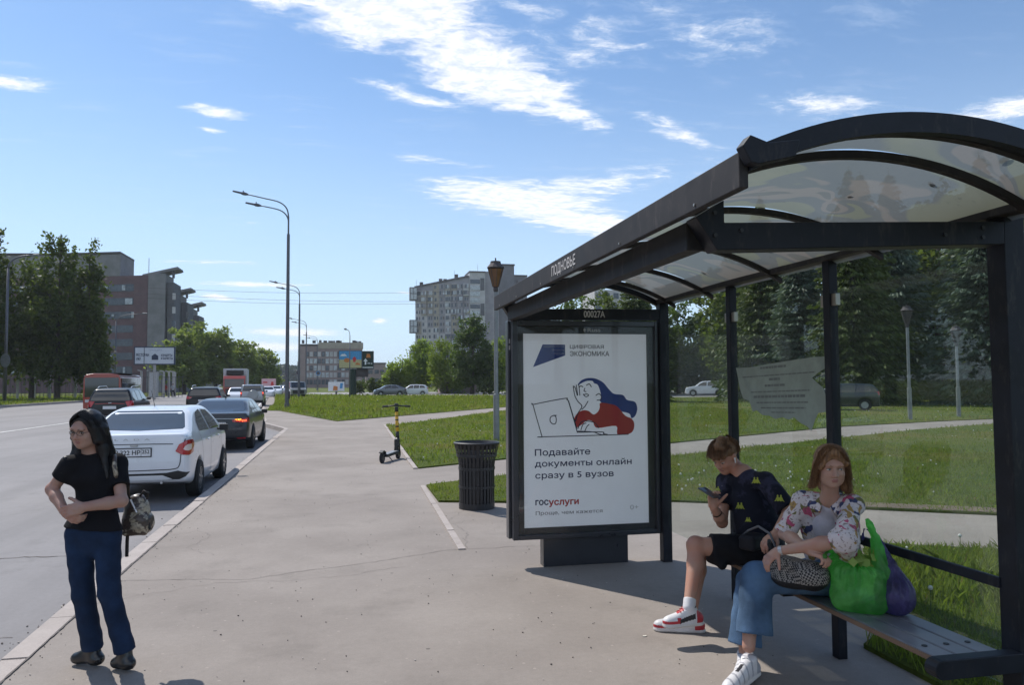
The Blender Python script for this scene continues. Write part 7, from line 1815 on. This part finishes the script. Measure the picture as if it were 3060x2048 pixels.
# phone
ph = A3(*(2.37, 4.817, 0.951)); pd_ = A3(-.42, -.35, .84); pd_ = A3(*(2.34, 4.898, 0.985)) - A3(*(2.4, 4.728, 0.925)); pl_ = np.linalg.norm(pd_); pd_ /= pl_
vv_ = ph - A3(0, 0, 1.7); vv_ /= np.linalg.norm(vv_); p0_ = vv_ - pd_ * vv_.dot(pd_); p0_ /= np.linalg.norm(p0_); n0_ = np.cross(p0_, pd_); ps_ = p0_ * math.cos(.45) + n0_ * math.sin(.45); pn = np.cross(ps_, pd_)
PHN = thing('smartphone', tuple(ph), 'dark smartphone held up in the hand of the seated young person', 'smartphone')
rotm = Matrix((ps_, pd_, pn)).transposed()
mb = MB(); mb.box(ph, (.072, .150, .009), rot=rotm); mb.build('case', pbr('phone_case', (.02, .022, .028), .3, coat=.5), PHN, bevel=.003)
mb = MB(); mb.box(Vector(ph) - Vector(pn) * .0052, (.066, .142, .001), rot=rotm); mb.build('screen', pbr('phone_screen', (.01, .012, .02), .05), PHN)
mb = MB(); mb.box(Vector(ph) + Vector(pn) * .0055 + Vector(pd_) * .05 + Vector(ps_) * .018, (.022, .03, .002), rot=rotm); mb.build('camera_bump', M_PLAST, PHN)
# belt bag
BBc = A3(*(2.6, 4.675, 0.644)); BB = thing('belt_bag', tuple(BBc), 'black belt bag with grey strap in the lap of the seated young person', 'bag')
F = Field(.006, .02); F.box(BBc, (.06, .085, .05), ortho(sd_), .025); F.build('pouch', [cloth('bag_black', (.014, .014, .018), .6)], BB, folds(.003, 1, 6))
mb = MB(); mb.tube([(2.56, 4.312, 0.66), (2.57, 4.405, 0.747), (2.58, 4.563, 0.764), (2.56, 4.656, 0.72), (2.56, 4.786, 0.638)], .008, 6); mb.build('strap', pbr('grey_strap', (.10, .10, .11), .6), BB, smooth=True)
# trainers
def trainer(par, ank, toe, zsole, kind):
    ank = A3(*ank); toe = A3(*toe); d = toe - ank; d[2] = 0; d /= np.linalg.norm(d); z0 = zsole; s2 = np.cross(d, (0, 0, 1))
    heel = A3(ank[0], ank[1], z0) - d * .055; tp = A3(toe[0], toe[1], z0)
    F = Field(.0045, .025)
    F.cap(heel + A3(0, 0, .045), tp + A3(0, 0, .034) - d * .035, .040, .038, .03, ((0, 0, 1), 1.1)); F.cap(heel + A3(0, 0, .04) + d * .02, A3(ank[0], ank[1], z0 + .115), .040, .041, .03, None, True)
    F.cap(A3(ank[0], ank[1], z0 + .09), tp + A3(0, 0, .04) - d * .06, .034, .030, .03)
    F.cap(heel + A3(0, 0, .012), tp + A3(0, 0, .012) - d * .04, .045, .044, .01, ((0, 0, 1), 2.2))
    F.box(A3(*((heel + tp)[:2] / 2), z0 - .2), (.3, .3, .2), None, 0, .002, -1)
    L = np.linalg.norm((tp - heel)[:2])
    def reg(C):
        u = ((C - heel) @ d) / L; h = C[:, 2] - z0; v = (C - heel) @ s2; m_ = np.zeros(len(C), int)
        if kind == 'red':
            m_[:] = 0; m_[(u > .55) & (h < .062) & (h > .026)] = 1; m_[(u > .66) & (h > .045)] = 0; m_[(u < .10) & (h < .10)] = 1
            m_[(np.abs(v) > .022) & (h > .030 + .05 * (.55 - u)) & (h < .060 + .07 * (.50 - u)) & (u > .14) & (u < .60)] = 2; m_[(np.abs(v) < .016) & (u > .35) & (u < .62) & (h > .07)] = 1; m_[(h > .118)] = 2
            m_[h < .024] = 3
        else:
            m_[(np.sin(u * 38 + v * 60) > .72) & (h > .03)] = 1; m_[(u < .12) & (h > .03)] = 1; m_[h < .028] = 3; m_[(np.abs(v) < .010) & (u > .40) & (u < .62) & (h > .07)] = 2
        return m_
    return F, reg
TW = pbr('trainer_white', (.62, .61, .62), .5); TR = pbr('trainer_red', (.42, .025, .035), .45); TB = pbr('trainer_black', (.015, .015, .02), .5); TS = pbr('trainer_sole', (.60, .57, .55), .6); TG = pbr('trainer_grey', (.33, .33, .36), .6)
def lace(par, ank, toe, z0, mat):
    ank = A3(*ank); toe = A3(*toe); d = toe - ank; d[2] = 0; d /= np.linalg.norm(d); s2 = np.cross(d, (0, 0, 1)); mb = MB()
    for i in range(5):
        c = A3(ank[0], ank[1], z0 + .118 - .012 * i) + d * (.035 + .018 * i); mb.tube([c - s2 * .022 + A3(0, 0, -.004), c + A3(0, 0, .008), c + s2 * .022 + d * .008 + A3(0, 0, -.004)], .003, 5)
    mb.build('laces', mat, par, smooth=True)
for nm, ank, toe, z0 in (('trainer', LA, (1.985, 4.716, .15), .118), ('trainer', RA, (2.048, 5.036, -0), .0)):
    F, reg = trainer(PB, ank, toe, z0, 'red'); o_ = F.build('trainer', [TW, TR, TB, TS], PB, region=reg); lace(o_, ank, toe, z0, TR if z0 else TW)
F = Field(.005, .01); F.cap(lerp(LA, LK, -.04), lerp(LA, LK, .10), .040, .041, .01, None, True); F.build('sock', [TW], PB)

# ---- auburn haired woman on the bench
PA = thing('person', (2.8, 4.15, .46), 'seated person with auburn hair, flowered shirt over white top and wide blue jeans', 'person')
ha = Head((2.64, 3.869, 1.213), (-.34, -.92, -.08), (-.02, 0, 1), .98)
fa = A3(-.80, -.60, 0); fa /= np.linalg.norm(fa)
pa = A3(2.80, 4.08, .56); ca = A3(*(2.72, 4.034, 0.876)); na = A3(*(2.68, 3.944, 1.024)); ba = lerp(pa, ca, .5)
RSa = A3(*(2.62, 4.114, 0.993)); LSa = A3(*(2.76, 3.858, 0.997)); REa = A3(*(2.5, 4.126, 0.803)); RWa = A3(*(2.46, 3.801, 0.768)); LEa = A3(*(2.56, 3.678, 0.849)); LWa = A3(*(2.34, 3.941, 0.749))
RHa = pa + A3(-.02, .09, 0); LHa = pa + A3(-.02, -.09, 0); UK = A3(*(2.28, 4.108, 0.568)); UA = A3(*(2.21, 4.042, 0.205)); DK = A3(2.34, 4.24, .50); DA = A3(2.27, 4.20, .10)
F = Field(.005, .02); ha.add(F)
F.chain([ha.p(0, -.02, -.05), ha.p(0, -.03, -.11), na], [.046, .043, .052]); F.chain([na, ca, ba, pa], [.052, .078, .080, .10], flat=(fa, 1.45))
F.chain([LSa, LEa, lerp(LEa, LWa, .3), LWa], [.042, .036, .038, .023]); F.chain([RSa, REa, lerp(REa, RWa, .3), RWa], [.042, .034, .036, .022])
hand(F, LWa, A3(-.62, -.05, -.40), A3(.35, .2, -.9), 1, (.55, .6, .7, .8), .92, .03, .2); hand(F, RWa, A3(.35, -.75, -.12), A3(-.1, .25, -.9), 1, (.8, .9, .95, 1.0), .92, .05)
F.chain([LHa, UK, UA], [.08, .05, .036]); F.chain([RHa, DK, DA], [.08, .05, .036])
PAb = F.build('body', [SK3, LIP], PA, region=lambda C: ha.region(C)); ha.eyes(PAb, IRISB, (-.003, .001), BROWL)
m, t, b = newmat('flowered_cotton'); g = t.new('ShaderNodeTexCoord').outputs['Object']
wv_ = t.noise(g, 12, 2, .5, out=1); va = t.new('ShaderNodeVectorMath', operation='MULTIPLY_ADD'); t.l.new(wv_, va.inputs[0]); va.inputs[1].default_value = (.08, .08, .08); t.l.new(g, va.inputs[2])
vo = t.new('ShaderNodeTexVoronoi'); vo.inputs['Scale'].default_value = 30; t.l.new(va.outputs[0], vo.inputs['Vector'])
cr = t.new('ShaderNodeValToRGB'); cr.color_ramp.interpolation = 'CONSTANT'; els = cr.color_ramp.elements
els[0].position = 0; els[0].color = (.56, .50, .50, 1); els[1].position = .36; els[1].color = (.40, .08, .15, 1)
for p_, c_ in ((.46, (.58, .52, .53)), (.60, (.34, .22, .08)), (.68, (.52, .48, .50)), (.78, (.05, .06, .13)), (.86, (.57, .52, .53)), (.93, (.16, .15, .06))):
    e_ = els.new(p_); e_.color = (*c_, 1)
sx = t.new('ShaderNodeSeparateColor'); t.l.new(vo.outputs['Color'], sx.inputs[0]); t.l.new(sx.outputs[0], cr.inputs[0])
n2 = t.noise(g, 55, 3, .6); c = t.mix(t.math('MULTIPLY', t.ss(n2, .57, .62), .75), cr.outputs[0], (.15, .09, .08)); t.l.new(c, b.inputs['Base Color']); b.inputs['Roughness'].default_value = .85; b.inputs['Specular IOR Level'].default_value = .2
M_FLW = m; M_WT = cloth('white_cotton', (.50, .47, .52), .9, .2)
F = Field(.0055, .03); F.cap(lerp(na, ca, .28), ca, .068, .098, .04, (fa, 1.3)); F.cap(ca, ba, .098, .106, .04, (fa, 1.25)); F.build('white_top', [M_WT], PA, folds(.002, .7, 21))
F = Field(.0055, .03)
back = -fa * .022; rt = np.cross(fa, (0, 0, 1)); rt /= np.linalg.norm(rt)
for s_ in (-1, 1):
    o_ = rt * s_
    F.cap(lerp(na, ca, .25) + o_ * .075 + back, ca + o_ * .078 + back, .060, .082, .04); F.cap(ca + o_ * .078 + back, ba + o_ * .075 + back * .5 + A3(0, 0, -.04), .082, .088, .04)
F.cap(lerp(na, ca, .35) + back * 2.2, pa + back * 2.2 + A3(0, 0, .02), .09, .12, .04, (fa, 1.3))
F.cap(lerp(na, LSa, .45) + A3(0, 0, -.03), LSa, .052, .062, .04); F.cap(lerp(na, RSa, .45) + A3(0, 0, -.03), RSa, .052, .058, .04)
F.cap(LSa, LEa + A3(-.0, -.01, 0), .053, .056, .03); F.cap(LEa, lerp(LEa, LWa, .14), .056, .054, .02, None, True); F.cap(RSa, lerp(RSa, REa, 1.0), .054, .060, .03, None, True)
F.cap(LEa + A3(.03, 0, 0), pa + A3(-.02, -.12, .05), .06, .06, .05)
F.build('flowered_shirt', [M_FLW], PA, folds(.0065, .95, 22, 7))
for s_ in (-1, 1):
    F = Field(.004, .012); a_ = na + rt * s_ * .040 + fa * .048 + A3(0, 0, -.01); F.cap(na + rt * s_ * .055 + A3(0, 0, .0), a_ + rt * s_ * .012 + A3(0, 0, -.05), .018, .016, .01, (fa, 2.0)); F.build('collar', [M_FLW], PA)
DEN2 = cloth('pale_denim', (.070, .125, .210), .85, .5, 240, .4, 4)
F = Field(.006, .03); F.cap(pa + A3(0, 0, .03), pa + A3(0, 0, -.02), .13, .13, .04); F.cap(LHa, UK + A3(.03, 0, .0), .098, .088, .05); F.cap(UK + A3(.02, .0, -.01), lerp(UK, UA, .93) + A3(.035, .0, .04), .086, .100, .03, (A3(1, -.2, 0), 1.0), True)
F.build('jeans', [DEN2], PA, folds(.006, .55, 23, 6))
F = Field(.006, .03); F.cap(RHa, DK, .095, .08, .05); F.cap(DK, DA + A3(.0, 0, .06), .082, .095, .03, None, True); F.build('jeans_leg', [DEN2], PA, folds(.006, .6, 24, 6))
F = Field(.0045, .022); F.ell(ha.p(0, -.024, .044), (.083, .101, .086), ha.M); F.ell(ha.p(.008, .080, -.030), (.056, .06, .088), ha.M, .012, -1)
F.cap(ha.p(.076, -.005, .02), ha.p(.088, -.03, -.10), .022, .024); F.cap(ha.p(.090, -.03, -.09), ha.p(.112, -.03, -.12), .018, .008); F.cap(ha.p(-.076, -.005, .03), ha.p(-.088, -.04, -.12), .024, .030); F.cap(ha.p(-.088, -.04, -.10), ha.p(-.106, -.04, -.17), .026, .012)
F.cap(ha.p(0, -.085, .02), ha.p(0, -.09, -.11), .064, .056); F.cap(ha.p(.02, .065, .092), ha.p(.066, .055, .012), .022, .018); F.cap(ha.p(-.01, .065, .096), ha.p(-.066, .050, .03), .022, .020)
F.build('hair', [H_RED], PA, folds(.004, 1.5, 25))
UAz = .03
strands('loose_hair', ha, [[(.0, .06, .125), (.045, .085, .10), (.078, .055, .03), (.090, .02, -.05), (.108, .0, -.12), (.13, -.01, -.14)], [(.01, .03, .130), (.060, .04, .10), (.082, .02, .02), (.092, -.01, -.06), (.115, -.02, -.15)]], 120, H_RED, PA, 5, .0018, .010, .010)
strands('loose_hair', ha, [[(.0, .06, .125), (-.045, .085, .105), (-.075, .065, .05), (-.088, .03, -.02), (-.098, .0, -.10), (-.118, -.01, -.19)], [(-.01, .03, .130), (-.060, .04, .10), (-.082, .02, .02), (-.094, -.01, -.07), (-.118, -.03, -.21)]], 150, H_RED, PA, 6, .0018, .010, .010)
F, reg = trainer(PA, (UA[0], UA[1], 0), (1.961, 3.834, 0.03), UAz, 'white'); o_ = F.build('trainer', [TW, TG, TB, TS], PA, region=reg); lace(o_, UA, (1.961, 3.834, 0.03), UAz, TW)
F, reg = trainer(PA, (DA[0], DA[1], 0), A3(DA[0], DA[1], 0) + A3(-.12, -.15, 0), 0, 'white'); F.build('trainer', [TW, TG, TB, TS], PA, region=reg)
mb = MB(); d_ = (LWa - LEa) / np.linalg.norm(LWa - LEa); wp_ = lerp(LEa, LWa, .93); mb.tube([wp_ - d_ * .010, wp_ + d_ * .010], .0275, 14, cap=False); wt = tag(mb.build('wristwatch', pbr('pale_watch', (.5, .48, .48), .3, .6)), 'pale wristwatch on the crossed arm of the auburn haired person', 'watch')

# handbags and carrier bags
HB = thing('handbag', tuple((2.45, 3.919, 0.657)), 'black and white checked soft handbag on the lap of the auburn haired person', 'bag')
m, t, b = newmat('checked_wool'); g = t.new('ShaderNodeTexCoord').outputs['Object']; mp_ = t.mapping(g, rot=(.3, .2, .6), scale=(95, 95, 95)); chk = t.new('ShaderNodeTexChecker'); chk.inputs['Scale'].default_value = 1.0; t.l.new(mp_, chk.inputs['Vector'])
chk.inputs[1].default_value = (.24, .22, .20, 1); chk.inputs[2].default_value = (.02, .02, .022, 1); t.l.new(chk.outputs[0], b.inputs['Base Color']); b.inputs['Roughness'].default_value = .9
M_CHK = m; M_BLB = cloth('bag_dark_leather', (.012, .012, .014), .5)
hc = A3(*(2.44, 3.96, 0.639)); F = Field(.0055, .03); ax_ = A3(.30, -.95, 0)
F.box(hc, (.135, .070, .066), np.stack([ax_ / np.linalg.norm(ax_), np.cross((0, 0, 1), ax_ / np.linalg.norm(ax_)), (0, 0, 1)]), .05); F.ell(hc + A3(.05, -.12, -.01), (.10, .08, .08)); F.ell(hc + A3(.0, .0, -.05), (.11, .12, .05))
F.build('bag', [M_CHK, M_BLB], HB, folds(.004, .8, 31), region=lambda C: ((C[:, 2] < hc[2] - .045) | ((C - hc) @ (ax_ / np.linalg.norm(ax_)) < -.115)).astype(int))
mb = MB(); mb.tube([hc + A3(-.03, .12, .05), hc + A3(-.05, .15, .11), hc + A3(-.02, .20, .12), hc + A3(.02, .22, .04)], .012, 7); mb.build('handle', M_BLB, HB, smooth=True)
def film(name, c, alpha=.82):
    m, t, b = newmat(name); g = t.new('ShaderNodeTexCoord').outputs['Object']; n = t.noise(g, 9, 5, .65, dist=1.5); mp_ = t.mapping(g, scale=(1, 1, .35)); n2 = t.noise(mp_, 24, 5, .62, dist=2.5)
    cc = t.mix(t.ss(n, .35, .7), c, tuple(min(1, x * 1.5 + .02) for x in c)); cc = t.mix(t.math('MULTIPLY', t.ss(t.noise(g, 5, 3, .5), .52, .66), .55), cc, tuple(x * .45 + .03 for x in c)); t.l.new(cc, b.inputs['Base Color']); b.inputs['Roughness'].default_value = .16; b.inputs['Coat Weight'].default_value = 1.0
    bp_ = t.new('ShaderNodeBump'); bp_.inputs['Strength'].default_value = 1.0; bp_.inputs['Distance'].default_value = .045; t.l.new(n2, bp_.inputs['Height']); t.l.new(bp_.outputs[0], b.inputs['Normal'])
    tr_ = t.new('ShaderNodeBsdfTranslucent'); t.l.new(cc, tr_.inputs[0]); m1 = t.new('ShaderNodeMixShader'); m1.inputs[0].default_value = .62; t.l.new(b.outputs[0], m1.inputs[1]); t.l.new(tr_.outputs[0], m1.inputs[2])
    tp_ = t.new('ShaderNodeBsdfTransparent'); tp_.inputs[0].default_value = tuple(min(1, x * 1.2 + .25) for x in c) + (1,); m2 = t.new('ShaderNodeMixShader'); m2.inputs[0].default_value = alpha; t.l.new(tp_.outputs[0], m2.inputs[1]); t.l.new(m1.outputs[0], m2.inputs[2])
    t.l.new(m2.outputs[0], t.n['Material Output'].inputs[0]); return m
def gathers(c, amp, nf, z0, base):
    """creases running up to the gathered mouth of a bag"""
    def w_(X, Y, Z):
        a = np.arctan2(Y - c[1], X - c[0]); q = np.clip((Z - z0) / .12, 0, 1.2)
        return (base(X, Y, Z) + amp * q * (np.sin(nf * a + 2.2 * np.sin(Z * 17)) * .6 + np.sin((nf * 2 + 3) * a + 3 * np.sin(Z * 25 + 1)) * .4)).astype(np.float32)
    return w_
M_GRN = film('green_film', (.22, .80, .19), .66); M_VIO = film('violet_film', (.16, .13, .33), .88)
gc = A3(2.69, 3.72, .60)
GB_ = thing('carrier_bag', (2.69, 3.72, .463), 'bright green plastic carrier bag with produce, standing on the bench', 'bag')
F = Field(.0055, .03); rt2 = A3(.78, -.62, 0); rt2 /= np.linalg.norm(rt2); Mx = np.stack([rt2, np.cross((0, 0, 1), rt2), (0, 0, 1)])
F.box(gc + A3(0, 0, -.012), (.138, .088, .122), Mx, .05, .03); F.ell(gc + A3(0, 0, -.06), (.148, .10, .075), Mx, .03); F.ell(gc + A3(0, 0, .145), (.09, .06, .04), Mx, .03, -1)
F.cap(gc - rt2 * .10 + A3(0, 0, .08), gc - rt2 * .115 + A3(0, 0, .15), .045, .022, .03, (Mx[1], 1.3)); F.cap(gc + rt2 * .11 + A3(0, 0, .08), gc + rt2 * .085 + A3(0, 0, .26), .045, .020, .03, (Mx[1], 1.3))
hpt = RWa + A3(.03, -.07, -.01)
for s_ in (-1, 1):
    F.chain([gc - rt2 * .11 + Mx[1] * .02 * s_ + A3(0, 0, .145), (gc - rt2 * .13 + A3(0, 0, .165) + hpt) / 2 + Mx[1] * .02 * s_ + A3(0, 0, .02 * s_), hpt], [.013, .010, .010], .006)
    F.chain([gc + rt2 * .085 + A3(0, 0, .25), gc + rt2 * .062 + Mx[1] * .012 * s_ + A3(0, 0, .32), gc + rt2 * .05 + A3(0, 0, .345)], [.016, .013, .009], .006)
F.build('bag', [M_GRN], GB_, gathers(gc, .0065, 15, gc[2] - .06, folds(.004, 1.3, 33, 7)))
lf = leaf_mat('cabbage_leaf', (.18, .30, .05), (.30, .42, .12), .3); rs = np.random.RandomState(5); Cc = rs.normal(size=(40, 3)) * np.array([.035, .03, .02]) + gc + rt2 * .02 + A3(0, 0, .125)
tag(fast_quads('lettuce', leaf_cards(Cc, .03, rs, 0, 1.0), lf), 'green leafy vegetable sticking out of the green carrier bag', 'vegetable')
VB = thing('carrier_bag', (2.88, 3.62, .463), 'violet plastic carrier bag behind the green one on the bench', 'bag'); vc = A3(2.835, 3.63, .575)
F = Field(.0055, .03); F.ell(vc + A3(0, 0, -.02), (.092, .115, .10)); F.cap(vc + A3(0, 0, .03), vc + A3(-.03, .09, .26), .075, .018, .04); F.chain([vc + A3(-.03, .09, .25), vc + A3(-.045, .12, .31), vc + A3(-.05, .17, .30), vc + A3(-.05, .18, .24)], [.012, .010, .009, .008], .006)
F.build('bag', [M_VIO], VB, gathers(vc, .005, 13, vc[2] - .05, folds(.004, 1.2, 35, 7)))
# two far walkers on the verge
def walker(loc, top, bot, label, s_=1.0):
    t_ = thing('person', loc, label, 'person'); x, y, z = loc; F = Field(.03, .05)
    F.ell((x, y, z + 1.60), (.09, .10, .12)); F.cap((x, y, z + 1.52), (x, y, z + 1.40), .05, .06); F.cap((x, y, z + 1.38), (x, y, z + .95), .16, .15); F.chain([(x - .08, y, z + .9), (x - .12, y - .1, z + .5), (x - .14, y, z + .05)], [.09, .07, .05]); F.chain([(x + .08, y, z + .9), (x + .14, y + .1, z + .5), (x + .18, y + .2, z + .08)], [.09, .07, .05])
    F.chain([(x - .19, y, z + 1.36), (x - .26, y, z + 1.1), (x - .24, y - .12, z + .88)], [.055, .045, .035]); F.chain([(x + .19, y, z + 1.36), (x + .26, y, z + 1.1), (x + .24, y + .05, z + .86)], [.055, .045, .035])
    bo = F.build('body', [SK1, BROW], t_, region=lambda C: (C[:, 2] > z + 1.64).astype(int))
    F = Field(.03, .05); F.cap((x, y, z + 1.38), (x, y, z + .92), .185, .18); F.cap((x - .19, y, z + 1.36), (x - .26, y, z + 1.12), .07, .06); F.cap((x + .19, y, z + 1.36), (x + .26, y, z + 1.12), .07, .06); F.build('jacket', [top], t_)
    F = Field(.03, .05); F.cap((x, y, z + .95), (x, y, z + .85), .17, .16); F.chain([(x - .08, y, z + .88), (x - .12, y - .1, z + .5), (x - .14, y, z + .12)], [.11, .09, .07]); F.chain([(x + .08, y, z + .88), (x + .14, y + .1, z + .5), (x + .18, y + .2, z + .14)], [.11, .09, .07]); F.build('trousers', [bot], t_)
walker((-24.3, 112, .04), cloth('red_jacket', (.28, .05, .04)), cloth('grey_trousers', (.06, .06, .07)), 'tiny walking person in red on the far verge')
walker((-22.9, 110, .04), cloth('pale_jacket', (.38, .40, .42)), cloth('black_trousers', (.02, .02, .03)), 'tiny walking person in pale top on the far verge')

# ------------------------------------------------------------ the air
m = bpy.data.materials.new('haze_air'); m.use_nodes = True; nt = m.node_tree; nt.nodes.clear()
pv = nt.nodes.new('ShaderNodeVolumePrincipled'); pv.inputs['Color'].default_value = (.86, .93, 1, 1); pv.inputs['Density'].default_value = .00022; pv.inputs['Anisotropy'].default_value = .1
om = nt.nodes.new('ShaderNodeOutputMaterial'); nt.links.new(pv.outputs[0], om.inputs['Volume'])
mb = MB(); mb.box2((-3100, -700, -1.3), (3100, 4100, 63)); hz_ = mb.build('haze', m); hz_['kind'] = 'stuff'
